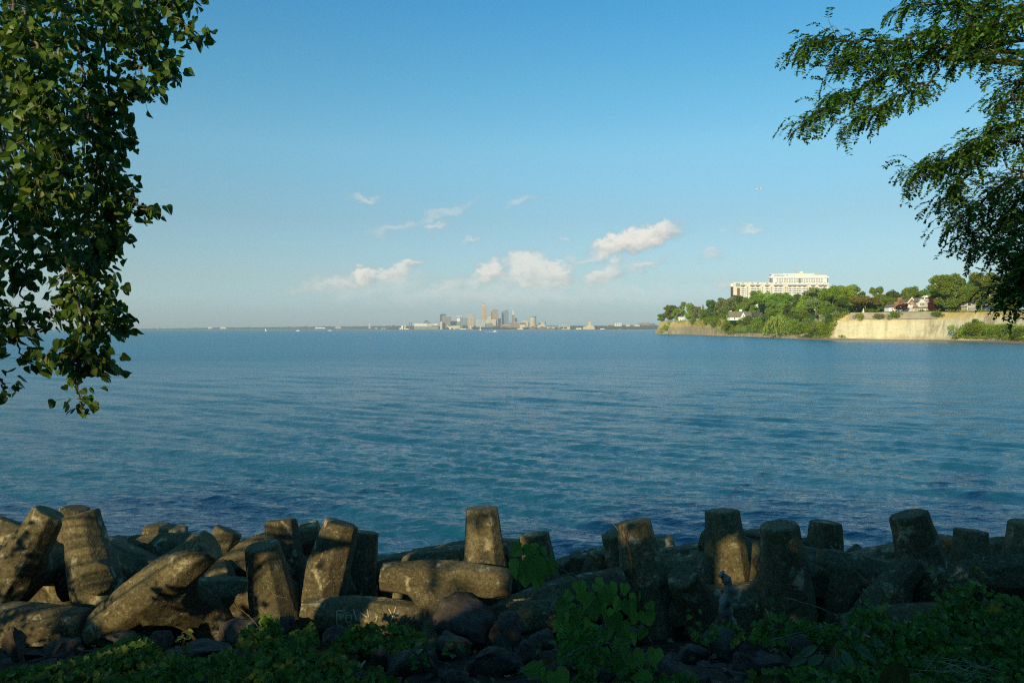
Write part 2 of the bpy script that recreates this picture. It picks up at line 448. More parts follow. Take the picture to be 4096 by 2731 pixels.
def coast_samples(step=2.2):
    pts = np.array(COAST, float)
    # Catmull-Rom through the points
    out = []
    n = len(pts)
    for i in range(n - 1):
        p0, p1, p2, p3 = pts[max(i - 1, 0)], pts[i], pts[i + 1], pts[min(i + 2, n - 1)]
        m = max(2, int(np.hypot(*(p2 - p1)[:2]) / step))
        for t in np.linspace(0, 1, m, endpoint=False):
            a = .5 * (2 * p1 + (p2 - p0) * t + (2 * p0 - 5 * p1 + 4 * p2 - p3) * t * t + (3 * p1 - p0 - 3 * p2 + p3) * t ** 3)
            a[2:] = p1[2:] + (p2 - p1)[2:] * t
            out.append(a)
    return np.array(out)
CS = coast_samples()
_t = np.gradient(CS[:, :2], axis=0)
for _ in range(3):
    k = 9; pad = np.pad(_t, ((k, k), (0, 0)), mode='edge')
    _t = np.stack([np.convolve(pad[:, j], np.ones(2 * k + 1) / (2 * k + 1), 'valid') for j in (0, 1)], 1)
_t = nrm(_t)
CN = np.stack([-_t[:, 1], _t[:, 0]], 1)       # points inland
def n3(x, y, z): return mnoise.noise(Vector((x, y, z)))
PROF = [(-.30, -1.5), (-.05, -.2), (0.0, .25), (.10, .8), (.18, 2.0), (.26, 4.0), (.34, 6.0), (.42, 8.0), (.50, 10.0), (.58, 12.0), (.66, 13.6), (.76, 15.0), (.88, 16.2), (1.0, 17.0)]
def bluff_point(i, f, z):
    x, y, run, g, pal = CS[i]
    s = i * .11
    if run > 15:   # planted slope: nearly even
        zz = 17 * min(1, max(-.09, (f * 1.0))) if f > 0 else z
        if f > 0: zz = .25 + 16.75 * (f ** 1.25)
        z = zz
        off = f * run + 1.2 * n3(s * .8, z * .12, 1.7)
    else:
        off = f * run + (2.0 * n3(s * .35, z * .05, 3.1) + 1.4 * n3(s * 1.1, z * .10, 5.2) + .7 * n3(s * 3, z * .3, 9.2)) * min(1, max(0, z))
    if z > 14.5: z += (1.3 * n3(s * .5, 0, 4.4) + .5 * n3(s * 1.9, 0, 2.4)) * (z - 14.5) / 2.5
    return (x + CN[i, 0] * off, y + CN[i, 1] * off, z)
def make_bluff():
    m, nt, out = new_mat("bluff_earth")
    co = worldco(nt)
    at = N(nt, "Attribute", attribute_name="ground"); at.attribute_type = 'GEOMETRY'
    sp = N(nt, "SeparateColor"); L(nt, at.outputs["Color"], sp.inputs[0])
    z = N(nt, "SeparateXYZ"); L(nt, co, z.inputs[0])
    mp = N(nt, "Mapping"); mp.inputs["Scale"].default_value = (.25, .25, 1.6); L(nt, co, mp.inputs[0])
    band = tex_noise(nt, mp.outputs[0], .55, 6, .65, .3)
    mv = N(nt, "Mapping"); mv.inputs["Scale"].default_value = (1, 1, .12); L(nt, co, mv.inputs[0])
    runs = tex_noise(nt, mv.outputs[0], .30, 5, .6)
    fine = tex_noise(nt, co, 1.1, 6, .7)
    hz = math_n(nt, 'ADD', z.outputs[2], math_n(nt, 'MULTIPLY', math_n(nt, 'SUBTRACT', tex_noise(nt, co, .07, 4, .6), .5), 9.0))
    shale = ramp(nt, band, [(.30, (.29, .25, .16)), (.48, (.46, .40, .26)), (.60, (.35, .31, .20)), (.75, (.55, .48, .31))])
    clay = ramp(nt, runs, [(.30, (.44, .34, .14)), (.50, (.60, .46, .17)), (.72, (.68, .55, .25))])
    mrh = N(nt, "MapRange", interpolation_type='SMOOTHSTEP'); L(nt, hz, mrh.inputs[0]); mrh.inputs[1].default_value = 8.5; mrh.inputs[2].default_value = 10.5
    c0 = mixc(nt, mrh.outputs[0], shale, clay)
    pale = ramp(nt, runs, [(.28, (.56, .52, .36)), (.50, (.72, .67, .47)), (.75, (.78, .73, .53))])
    pale = mixc(nt, .5, pale, ramp(nt, band, [(.35, (.72, .70, .66)), (.55, (1, 1, 1)), (.75, (.82, .80, .74))]), 'MULTIPLY')
    mrp = N(nt, "MapRange", interpolation_type='SMOOTHSTEP'); L(nt, hz, mrp.inputs[0]); mrp.inputs[1].default_value = 10.5; mrp.inputs[2].default_value = 15.0
    pale = mixc(nt, math_n(nt, 'MULTIPLY', mrp.outputs[0], .95), pale, clay)
    mrl = N(nt, "MapRange", interpolation_type='SMOOTHSTEP'); L(nt, hz, mrl.inputs[0]); mrl.inputs[1].default_value = 3.0; mrl.inputs[2].default_value = .6
    pale = mixc(nt, math_n(nt, 'MULTIPLY', mrl.outputs[0], .7), pale, (.42, .36, .23))
    c = mixc(nt, sp.outputs[1], c0, pale)
    c = mixc(nt, .45, c, ramp(nt, fine, [(.3, (.62, .60, .56)), (.6, (1, 1, 1))]), 'MULTIPLY')
    # dark wet stain runs
    st = tex_noise(nt, mv.outputs[0], .16, 3, .5)
    c = mixc(nt, ramp(nt, st, [(.56, (0, 0, 0)), (.68, (.65, .65, .65))]), c, (.20, .16, .09))
    grass = ramp(nt, tex_noise(nt, co, .35, 6, .7), [(.3, (.045, .085, .018)), (.55, (.085, .15, .030)), (.75, (.13, .19, .05))])
    gf = math_n(nt, 'ADD', sp.outputs[0], math_n(nt, 'MULTIPLY', math_n(nt, 'SUBTRACT', fine, .5), .9))
    gr = ramp(nt, gf, [(.42, (0, 0, 0)), (.55, (1, 1, 1))])
    c = mixc(nt, gr, c, grass)
    h = math_n(nt, 'ADD', math_n(nt, 'MULTIPLY', band, .6), math_n(nt, 'ADD', math_n(nt, 'MULTIPLY', fine, .5), math_n(nt, 'MULTIPLY', runs, .5)))
    principled(nt, out, c, .95, .1, h, 1.0, .7)
    nP = len(PROF) + 6
    V = []; C = []
    for i in range(len(CS)):
        g, pal = CS[i, 3], CS[i, 4]
        for j, (f, z) in enumerate(PROF):
            p = bluff_point(i, f, z); V.append(p)
            zz = p[2]
            gg = g
            if pal > .5 and g > .2: gg = g * 1.6 * (1 - max(0, min(1, (zz - 7) / 4)))    # only the foot is overgrown
            if j >= len(PROF) - 1: gg = .75
            if zz < 1.0: gg = 0
            C.append((gg, pal, 0, 1))
        x, y, run = CS[i, 0], CS[i, 1], CS[i, 2]
        for k, d in enumerate((3, 8, 18, 40, 90, 220)):
            d2 = run + d
            V.append((x + CN[i, 0] * d2 + (d / 220) * 150, y + CN[i, 1] * d2 * (1 - d / 400) + d * .2, PLAT + .4 * n3(x * .05, y * .05 + d * .1, 0))); C.append((1, pal, 0, 1))
    n = len(CS)
    i = (np.arange(n - 1)[:, None] * nP + np.arange(nP - 1)[None, :]).reshape(-1)
    Fc = np.stack([i, i + nP, i + nP + 1, i + 1], 1)
    me = mesh_np("bluff", np.array(V), Fc[:, ::-1], m, smooth=True)
    a = me.color_attributes.new("ground", 'FLOAT_COLOR', 'POINT'); a.data.foreach_set("color", np.array(C, np.float32).ravel())
    o = link("bluff", me); tag(o, kind='structure')
    global BLUFF_BVH
    from mathutils.bvhtree import BVHTree
    BLUFF_BVH = BVHTree.FromPolygons([tuple(v) for v in V], [tuple(int(q) for q in f) for f in Fc[:, ::-1]])
    # pebble beach along the foot
    mb_, nt, out = new_mat("beach_shingle")
    co = worldco(nt)
    f = tex_noise(nt, co, 2.2, 5, .8)
    principled(nt, out, ramp(nt, f, [(.3, (.17, .135, .10)), (.5, (.33, .27, .20)), (.72, (.50, .43, .34))]), .9, .2, f, .3, .9)
    V = []; n = 0
    for i in range(len(CS)):
        x, y, run, g, pal = CS[i]
        wd = 6.5 if y < 545 else (3.5 if 560 < y < 830 else 1.2)
        wd += 1.2 * n3(i * .07, 0, 2)
        for k, (d, z) in enumerate(((-wd, -.3), (-wd * .6, .12), (-wd * .25, .42), (.6, .75), (2.2, 1.3))):
            V.append((x + CN[i, 0] * d, y + CN[i, 1] * d, z + .12 * n3(x * .5, y * .5, k)))
    n = len(CS); nP = 5
    i = (np.arange(n - 1)[:, None] * nP + np.arange(nP - 1)[None, :]).reshape(-1)
    Fc = np.stack([i, i + nP, i + nP + 1, i + 1], 1)
    o = link("beach", mesh_np("beach", np.array(V), Fc[:, ::-1], mb_, smooth=True)); tag(o, kind='structure')
make_bluff()
def edge_D(px):
    """distance of the bluff top edge at picture column px (nearest crossing)"""
    best = None
    for i in range(0, len(CS)):
        x, y, run = CS[i, 0] + CN[i, 0] * CS[i, 2], CS[i, 1] + CN[i, 1] * CS[i, 2], CS[i, 2]
        q = 512 + x / y * F
        if abs(q - px) < 2.5 and (best is None or y < best): best = y
    return best or 900.0

# ------------------------------------------------------------------ trees of the bluff
M_bark_far = mat_bark("grey_bark", (.16, .13, .095), (.33, .28, .20), 1.2)
M_bark_dk = mat_bark("dark_bark", (.045, .035, .025), (.10, .08, .055), 5)
GREENS = {
    'mid': mat_leaf("mid_green_foliage", (0.084, 0.153, 0.021), (0.220, 0.338, 0.037), (0.419, 0.491, 0.051), .28, .6, .12),
    'light': mat_leaf("light_green_foliage", (0.157, 0.256, 0.034), (0.335, 0.491, 0.059), (0.524, 0.593, 0.086), .3, .6, .12),
    'dark': mat_leaf("dark_green_foliage", (0.046, 0.103, 0.022), (0.115, 0.215, 0.034), (0.188, 0.267, 0.043), .22, .6, .12),
    'grey': mat_leaf("grey_green_foliage", (0.126, 0.174, 0.059), (0.293, 0.348, 0.128), (0.460, 0.491, 0.188), .25, .6, .12),
    'brown': mat_leaf("olive_brown_foliage", (0.105, 0.098, 0.022), (0.231, 0.201, 0.044), (0.313, 0.246, 0.051), .2, .6, .12),
    'red': mat_leaf("dark_red_foliage", (0.042, 0.016, 0.010), (0.115, 0.037, 0.021), (0.188, 0.061, 0.025), .15, .6, .12),
    'willow': mat_leaf("willow_foliage", (0.220, 0.306, 0.051), (0.419, 0.532, 0.102), (0.566, 0.634, 0.153), .3, .6, .12),
}
def crown_mesh(name, kind, seed):
    """unit crown: 1 high (z 0..1), about 1 wide"""
    r = np.random.default_rng(seed)
    pts = []; sz = []
    if kind == 'conifer':
        for k in range(1500):
            t = r.uniform(0, 1) ** .8
            rad = (.36 * (1 - t) + .02) * r.uniform(.35, 1) * (.75 + .4 * math.sin(t * 40))
            a = r.uniform(0, 6.283); pts.append((rad * math.cos(a), rad * math.sin(a), t)); sz.append(.075)
    elif kind == 'willow':
        for k in range(110):
            a = r.uniform(0, 6.283); rad = .52 * math.sqrt(r.uniform(.02, 1)); top = .97 - .62 * (rad / .52) ** 2.2 - r.uniform(0, .12)
            ln = r.uniform(.18, .55)
            for q in range(26):
                t = q / 25
                pts.append((rad * math.cos(a) * (1 + .10 * t) + r.normal(0, .012), rad * math.sin(a) * (1 + .10 * t) + r.normal(0, .012), max(.0, top - ln * t))); sz.append(.05)
    elif kind == 'bush':
        for k in range(16):
            c = r.normal(size=3) * (.22, .22, .12) + (0, 0, .38); R0 = r.uniform(.16, .30)
            d = nrm(r.normal(size=(170, 3))) * R0 * r.uniform(.55, 1.05, (170, 1)) * (1, 1, .9)
            q = c + d; q = q[q[:, 2] > 0]; pts += list(q); sz += [.06] * len(q)
    else:
        nl = {'broad': 44, 'tall': 36, 'sparse': 17, 'spread': 30}[kind]
        for k in range(nl):
            if kind == 'broad': c = np.array([r.normal(0, .24), r.normal(0, .24), r.uniform(.06, .88)])
            elif kind == 'tall': c = np.array([r.normal(0, .17), r.normal(0, .17), r.uniform(.05, .90)])
            elif kind == 'spread': c = np.array([r.normal(0, .30), r.normal(0, .30), r.uniform(.30, .80)])
            else: c = np.array([r.normal(0, .24), r.normal(0, .24), r.uniform(.22, .92)])
            # envelope: egg shape
            e = math.sqrt(max(0.02, 1 - ((c[2] - .48) / .56) ** 2))
            h = np.linalg.norm(c[:2]); lim = .40 * e
            if h > lim: c[:2] *= lim / h
            R0 = r.uniform(.08, .15); fl = r.uniform(.7, 1.0)
            n = int(3600 * R0)
            d = nrm(r.normal(size=(n, 3))); d = d * R0 * r.uniform(.5, 1.08, (n, 1)) * (1.15, 1.15, fl)
            pts += list(c + d); sz += [.042] * n
    pts = np.array(pts); pts[:, 2] = np.clip(pts[:, 2], 0, 1.02)
    sz = np.array(sz) * r.uniform(.7, 1.35, len(pts))
    V, Fc = quads_np(pts, sz, .7)
    return V, Fc
CROWNS = {}
def crown(kind, seed, mat):
    key = (kind, seed, mat)
    if key not in CROWNS:
        V, Fc = crown_mesh("crown", kind, seed)
        CROWNS[key] = mesh_np("crown_leaves", V, Fc, GREENS[mat])
    return CROWNS[key]
TRUNKS = {}
def trunk_mesh(seed, fork):
    key = (seed, fork)
    if key in TRUNKS: return TRUNKS[key]
    r = random.Random(seed); mb = MB()
    bend = r.uniform(-.04, .04)
    main = [(0, 0, -.03), (bend * .3, 0, .12), (bend, bend * .5, .32), (bend * .5, 0, .55), (0, 0, .80)]
    mb.tube(main, [.026, .020, .017, .012, .004], 7)
    for k in range(fork):
        z0 = r.uniform(.14, .50); a = r.uniform(0, 6.28); l = r.uniform(.16, .34)
        x0 = bend * min(1, z0 / .32)
        mb.tube([(x0, 0, z0), (x0 + math.cos(a) * l * .5, math.sin(a) * l * .5, z0 + l * .55), (math.cos(a) * l, math.sin(a) * l, z0 + l * 1.25)], [.012, .009, .003], 5)
    TRUNKS[key] = mb.mesh("trunk", M_bark_far, True)
    return TRUNKS[key]
def far_tree(px, top, base, wpx, D, kind, mat, label, seed, crown_from=.22, name='deciduous_tree', lean=0.0, group='trees along the top of the bluff'):
    x, zb = XD(px, D), (16.75 if kind != 'willow' else ZD(base, D))
    h = ZD(top, D) - zb; wd = wpx / F * D; crown_from *= .5
    t = empty(name, (x, D, zb), random.uniform(0, 6.28)); tag(t, label, 'tree', group)
    tr = link('trunk', trunk_mesh(seed % 5, 4 if kind != 'conifer' else 0), t)
    k = max(.75, min(1.3, wd / h)); tr.scale = (h * k, h * k, h)
    c = link('crown', crown(kind, seed % 4, mat), t)
    c.location = (0, 0, h * crown_from); c.scale = (wd * 1.08, wd * 1.08, h * (1 - crown_from) * 1.0)
    return t
T = far_tree
# px, top, base, width px, D, kind, foliage, label
TREES = [
 (662, 313.5, 321.5, 9, 1085, 'broad', 'mid', 'smallest round tree at the very tip of the headland', .12),
 (670, 304, 321, 14, 1075, 'broad', 'mid', 'round green tree on the headland tip beside the small white house', .22),
 (678, 307.5, 321, 12, 1060, 'broad', 'light', 'light green tree behind the small white house on the headland', .2),
 (682, 302, 320, 9, 1090, 'sparse', 'grey', 'thin grey tree with see-through crown above the small white house', .35),
 (689.5, 302.8, 320.5, 12, 1030, 'tall', 'light', 'tall light green tree just right of the small white house', .15),
 (696.5, 305.5, 321, 11, 1010, 'broad', 'grey', 'pale grey-green tree left of the brown conifer on the headland', .2),
 (703, 304.5, 321.5, 9, 985, 'conifer', 'brown', 'brownish conifer with a pointed top on the headland', .08),
 (713, 299.5, 318, 15, 940, 'broad', 'dark', 'dark round tree rising right of the pointed conifer', .1),
 (726.5, 296.5, 317, 19, 900, 'broad', 'grey', 'pale grey-green tree with a light trunk left of the gabled cottage', .35),
 (736, 293.8, 312, 19, 960, 'broad', 'dark', 'dark green tree just below the left end of the long apartment block', .1),
 (720, 305, 319, 12, 900, 'broad', 'mid', 'low green tree in front of the dark round tree on the headland', .1),
 (753, 291, 318.5, 18, 800, 'tall', 'mid', 'tall tree with bare lower trunk in front of the gabled cottage roof', .30),
 (764, 290.3, 314, 16, 830, 'tall', 'light', 'light green tall tree before the middle of the apartment block', .15),
 (782, 291.5, 314.5, 24, 760, 'broad', 'mid', 'broad tree with two bare forking trunks above the weeping willow', .36),
 (794.5, 292.3, 313, 17, 790, 'broad', 'dark', 'dense dark tree behind the tree with forking trunks', .08),
 (816, 288, 316, 26, 610, 'sparse', 'grey', 'tall open tree with pale forked trunks above the earth ramp', .38),
 (818, 287.5, 305, 22, 700, 'broad', 'mid', 'green tree filling the gap behind the pale forked trunks', .1),
 (799, 306, 316, 14, 640, 'broad', 'light', 'small yellow-green tree left of the white deck', .2),
 (808, 306.5, 317, 12, 630, 'broad', 'light', 'small spreading yellow-green tree right of the white deck', .3),
 (833, 285.3, 312, 25, 570, 'broad', 'mid', 'big green tree at the left corner of the pale cliff', .18),
 (849.5, 284.4, 311.5, 23, 560, 'broad', 'light', 'bright green tree left of the olive spreading pine', .12),
 (865, 293, 311.3, 27, 535, 'spread', 'brown', 'olive brown spreading pine behind the white statue', .32),
 (875.5, 285.2, 309, 17, 590, 'tall', 'mid', 'tall tree rising behind the olive spreading pine', .1),
 (884, 294.2, 311, 15, 560, 'broad', 'mid', 'rounded tree just left of the large white house', .1),
 (894.5, 289.7, 309, 16, 600, 'broad', 'dark', 'dark domed tree behind the brick chimney of the white house', .08),
 (912.5, 285, 305, 21, 590, 'broad', 'mid', 'wide tree behind the brown gable of the white house', .1),
 (927, 285.2, 304, 14, 600, 'spread', 'dark', 'dark pine behind the rooftop cupola of the white house', .2),
 (902.5, 302, 311, 10.5, 497, 'spread', 'red', 'small dark red maple in front of the white house', .30),
 (933.5, 294.5, 311, 11, 496, 'broad', 'red', 'dark red tree against the right end of the white house', .12),
 (949, 272.2, 310, 34, 484, 'broad', 'mid', 'largest tree on the cliff edge, with a thick pale trunk', .26),
 (940, 286, 308, 18, 520, 'broad', 'dark', 'dark green tree squeezed between white house and the largest tree', .1),
 (972, 277, 307, 20, 540, 'broad', 'dark', 'dark tree behind the dark grey house', .1),
 (982, 272, 309.6, 28, 474, 'tall', 'mid', 'tall tree whose trunk stands before the dark grey house', .38),
 (996, 274.5, 309.8, 20, 470, 'tall', 'grey', 'tall paler tree at the right end of the dark grey house', .36),
 (1018, 266, 309, 20, 455, 'broad', 'mid', 'tree partly hidden by the hanging locust leaves', .15),
 (1006, 282, 309, 18, 500, 'broad', 'dark', 'dark tree low behind the hanging locust leaves', .1),
 (742, 302, 315.5, 13, 840, 'broad', 'mid', 'green tree directly left of the cottage chimney', .1),
 (772, 300, 316, 14, 740, 'broad', 'mid', 'green tree right of the dark gabled house', .1),
 (789, 303, 316, 13, 700, 'broad', 'dark', 'dark tree behind the white deck', .1),
 (842, 297, 313, 15, 540, 'broad', 'dark', 'dark low tree left of the statue at the cliff corner', .1),
 (858, 291, 308, 15, 600, 'broad', 'dark', 'dark tree between the bright green tree and olive pine', .1),
 (960, 290, 309, 14, 520, 'broad', 'dark', 'dark low tree left of the dark grey house', .1),
 (905, 297, 307, 14, 560, 'broad', 'dark', 'dark shrubby tree behind the red maple', .05),
 (746, 297, 315, 15, 860, 'broad', 'mid', 'green tree rising behind the cottage roof', .05), (773, 293, 314, 18, 810, 'broad', 'mid', 'full green tree between the two tall trees before the apartments', .05), (806, 293, 313, 18, 740, 'broad', 'light', 'light tree filling the gap left of the pale forked trunks', .05),
 (825, 291, 311, 18, 640, 'broad', 'mid', 'green tree between pale forked trunks and the corner of the cliff', .05), (841, 291, 310, 18, 600, 'broad', 'light', 'light green tree behind the corner of the cliff', .05), (888, 297, 311, 16, 545, 'broad', 'mid', 'green tree left of the white terrace', .03),
 (920, 290, 304, 18, 620, 'broad', 'mid', 'green tree above the brown gable', .05), (937, 287, 306, 18, 570, 'broad', 'mid', 'green tree directly behind the red tree at the white house', .05), (964, 282, 308, 24, 540, 'broad', 'mid', 'wide green tree between largest tree and dark house', .05), (988, 281, 307, 24, 520, 'broad', 'mid', 'wide green tree behind the dark house roof', .05),
 (706, 308, 320, 12, 960, 'broad', 'mid', 'low green tree behind the pointed conifer', .03), (748, 305, 317, 13, 815, 'broad', 'light', 'light tree right beside the cottage chimney', .03), (784, 303, 317, 16, 735, 'broad', 'light', 'light green tree above the weeping willow', .03), (728, 306, 319, 15, 860, 'broad', 'mid', 'green tree left behind the cottage', .03), (868, 300, 311, 16, 545, 'broad', 'mid', 'green tree right of the white statue', .03),
]
for k, (px, tp, bs, wpx, D, kind, mat, lab, cf) in enumerate(TREES):
    far_tree(px, tp, bs, wpx, D, kind, mat, lab, k, cf, name='conifer_tree' if kind == 'conifer' or 'pine' in lab else 'deciduous_tree')
far_tree(777.5, 312.5, 335.5, 24.5, 610, 'willow', 'willow', 'pale weeping willow hanging down to the shore of the bluff', 1, .0, name='willow_tree')

def bush(px, top, base, wpx, D, mat, label, seed, group='bushes on the bluff slope'):
    hit = BLUFF_BVH.ray_cast(Vector((0, 0, CAMZ)), (P(px, base - 1.0, 1.0) - Vector((0, 0, CAMZ))).normalized())[0]
    if hit is not None and hit.y < 1150: D = hit.y; zb = hit.z - .6
    else: zb = 16.6
    x = XD(px, D); h = (base - top) / F * D; wd = wpx / F * D
    t = empty('bush', (x, D, zb), random.uniform(0, 6)); tag(t, label, 'bush', group)
    c = link('crown', crown('bush', seed % 4, mat), t); c.scale = (wd * 1.15, wd * 1.15, h * 1.35)
BUSH = [
 (693, 318, 325, 8, 975, 'mid', 'bush spilling over the yellow cliff edge near the headland tip'),
 (707, 317, 325.5, 9, 935, 'mid', 'green bush hanging over the yellow cliff below the conifer'),
 (716, 318, 328, 12, 885, 'mid', 'wide bush over the cliff edge left of the cottage'),
 (727, 318, 332, 12, 810, 'mid', 'tall bush left of the grassy wedge'),
 (735, 315, 326, 12, 805, 'light', 'light bush under the cottage wall'),
 (748, 315, 326, 13, 760, 'mid', 'dense bush right of the grassy wedge'),
 (757, 319, 331, 11, 725, 'mid', 'bush beside the bare gully by the willow'),
 (763, 314, 324, 10, 720, 'dark', 'dark bush below the dark gabled house'),
 (792, 320, 334.5, 15, 628, 'mid', 'round bush on the slope right of the willow'),
 (803, 322, 335, 16, 600, 'mid', 'large bush left of the earth ramp'),
 (799, 315, 323, 12, 640, 'dark', 'dark bush under the white deck'),
 (814, 326, 337.5, 14, 563, 'mid', 'bush at the foot of the earth ramp'),
 (823, 321, 337, 16, 548, 'mid', 'wide bush between earth ramp and pale cliff'),
 (829, 313, 324, 13, 548, 'dark', 'dark bush above the gully left of the pale cliff'),
 (838, 312, 319, 8, 525, 'grey', 'grey silvery bush on top of the pale cliff corner'),
 (860, 312.5, 321, 8, 496, 'light', 'isolated green bush hanging over the concrete wall'),
 (881, 312.5, 319.5, 12, 492, 'grey', 'grey-green bush spreading over the concrete wall'),
 (895, 311, 319, 12, 488, 'mid', 'green bush right of the spreading grey bush on the wall'),
 (939, 311, 318.3, 9, 468, 'mid', 'bush on the cliff edge right of the concrete wall'),
 (842, 334.3, 337.6, 5, 497, 'light', 'tiny bush at the foot of the pale cliff'),
 (962, 325, 337, 18, 428, 'light', 'bright bush at the left end of the overgrown talus'),
 (976, 318, 326, 9, 428, 'dark', 'dark round bush high on the talus slope'),
 (978, 325, 337, 17, 418, 'mid', 'broad bush in the middle of the overgrown talus'),
 (992, 327, 336, 12, 410, 'dark', 'dark bush right of the middle of the talus'),
 (1006, 324, 338, 17, 402, 'mid', 'bush near the right edge of the overgrown talus'),
 (1021, 327, 340, 16, 392, 'dark', 'dark bush at the far right of the beach'),
 (921, 308.3, 311.3, 5, 489, 'dark', 'clipped dark shrub before the white house, left of the pair'),
 (929, 308.3, 311.3, 6.5, 488, 'dark', 'wider clipped dark shrub before the white house, right of the pair'),
 (868, 306, 311.5, 8, 520, 'mid', 'low green shrub under the olive pine'),
 (826, 310, 316, 10, 585, 'mid', 'bush at the top of the earth ramp'),
 (667, 326, 332, 6, 1095, 'light', 'sunlit bush low on the headland point'),
]
for k, b in enumerate(BUSH): bush(*b, k)

def scrub():
    """low growth over the planted slopes and the talus: one mass"""
    r = np.random.default_rng(77); pts = []
    regions = [([(714, 319), (735, 317), (735.5, 322), (733, 333), (716, 333)], 260), ([(747, 318), (770, 316), (806, 318), (812, 322), (803, 335), (750, 331)], 620), ([(812, 334), (822, 316), (836, 314), (838, 322), (829, 338), (813, 338)], 420),
               ([(952, 338), (963, 326), (975, 322), (990, 326), (1010, 325), (1030, 328), (1030, 341), (1000, 339)], 1500), ([(686, 318.5), (720, 318), (719, 322), (700, 321.5), (688, 320)], 150), ([(657, 333), (668, 321), (672, 322), (663, 333)], 130), ([(690, 318), (716, 318), (717, 328), (708, 325), (701, 329), (692, 322)], 240), ([(674, 319.5), (686, 319.5), (684, 322.5), (676, 323)], 60), ([(836, 317), (848, 311.5), (848, 314), (838, 320)], 60), ([(936, 309.5), (1000, 308.5), (1000, 311.5), (936, 312)], 90)]
    cam0 = Vector((0, 0, CAMZ))
    def inside(x, y, pg):
        c = False; j = len(pg) - 1
        for i in range(len(pg)):
            if (pg[i][1] > y) != (pg[j][1] > y) and x < (pg[j][0] - pg[i][0]) * (y - pg[i][1]) / (pg[j][1] - pg[i][1]) + pg[i][0]: c = not c
            j = i
        return c
    for pg, n in regions:
        x0, x1 = min(p[0] for p in pg), max(p[0] for p in pg); y0, y1 = min(p[1] for p in pg), max(p[1] for p in pg); k = 0
        while k < n:
            px, py = r.uniform(x0, x1), r.uniform(y0, y1)
            if not inside(px, py, pg): continue
            k += 1
            hit = BLUFF_BVH.ray_cast(cam0, (P(px, py, 1.0) - cam0).normalized())[0]
            if hit is None or hit.y > 1150: continue
            hgt = r.uniform(.3, 1.9) * (1 if hit.y < 460 else 1.2)
            for q in range(11): pts.append((hit.x + r.normal(-.3, .55), hit.y + r.normal(-.4, .55), hit.z + r.uniform(0, hgt)))
    pts = np.array(pts)
    V, Fc = quads_np(pts, r.uniform(.35, .9, len(pts)), .7)
    o = link("slope_scrub", mesh_np("slope_scrub", V, Fc, GREENS['light']))
    tag(o, "low green scrub covering the slopes and talus of the bluff", "undergrowth", kind='stuff')
scrub()
# ------------------------------------------------------------------ buildings on the bluff
M_cream = mat_plain("cream_render", (.74, .69, .57), .8, .06, .2)
M_white = mat_plain("white_paint", (.88, .90, .92), .6, .05, .3)
M_tan = mat_plain("tan_brick", (.70, .67, .60), .85, .10, .3)
M_brown = mat_plain("brown_panel", (.20, .12, .06), .8, .1, .3)
M_glass = mat_plain("window_glass", (.16, .17, .16), .12, .3, .15, .6)
M_glass_l = mat_plain("pale_window_glass", (.30, .36, .38), .12, .2, .2, .6)
M_roof_g = mat_plain("grey_shingle_roof", (.19, .18, .17), .9, .15, .6)
M_roof_o = mat_plain("olive_shingle_roof", (.22, .21, .13), .9, .15, .6)
M_roof_b = mat_plain("brown_shingle_roof", (.20, .12, .06), .9, .15, .6)
M_brick = mat_plain("orange_brick", (.30, .17, .08), .9, .18, .9)
M_siding = mat_plain("pale_grey_siding", (.50, .50, .49), .7, .05, .5)
M_siding_dk = mat_plain("dark_grey_siding", (.075, .072, .066), .7, .15, .5)
M_conc_far = mat_plain("grey_tan_concrete", (.36, .32, .23), .95, .16, .25)
M_steel = mat_plain("pale_steel", (.55, .56, .56), .5, .06, .5)

def linkpart(name, me, parent, loc):
    return link(name, me, parent, loc)

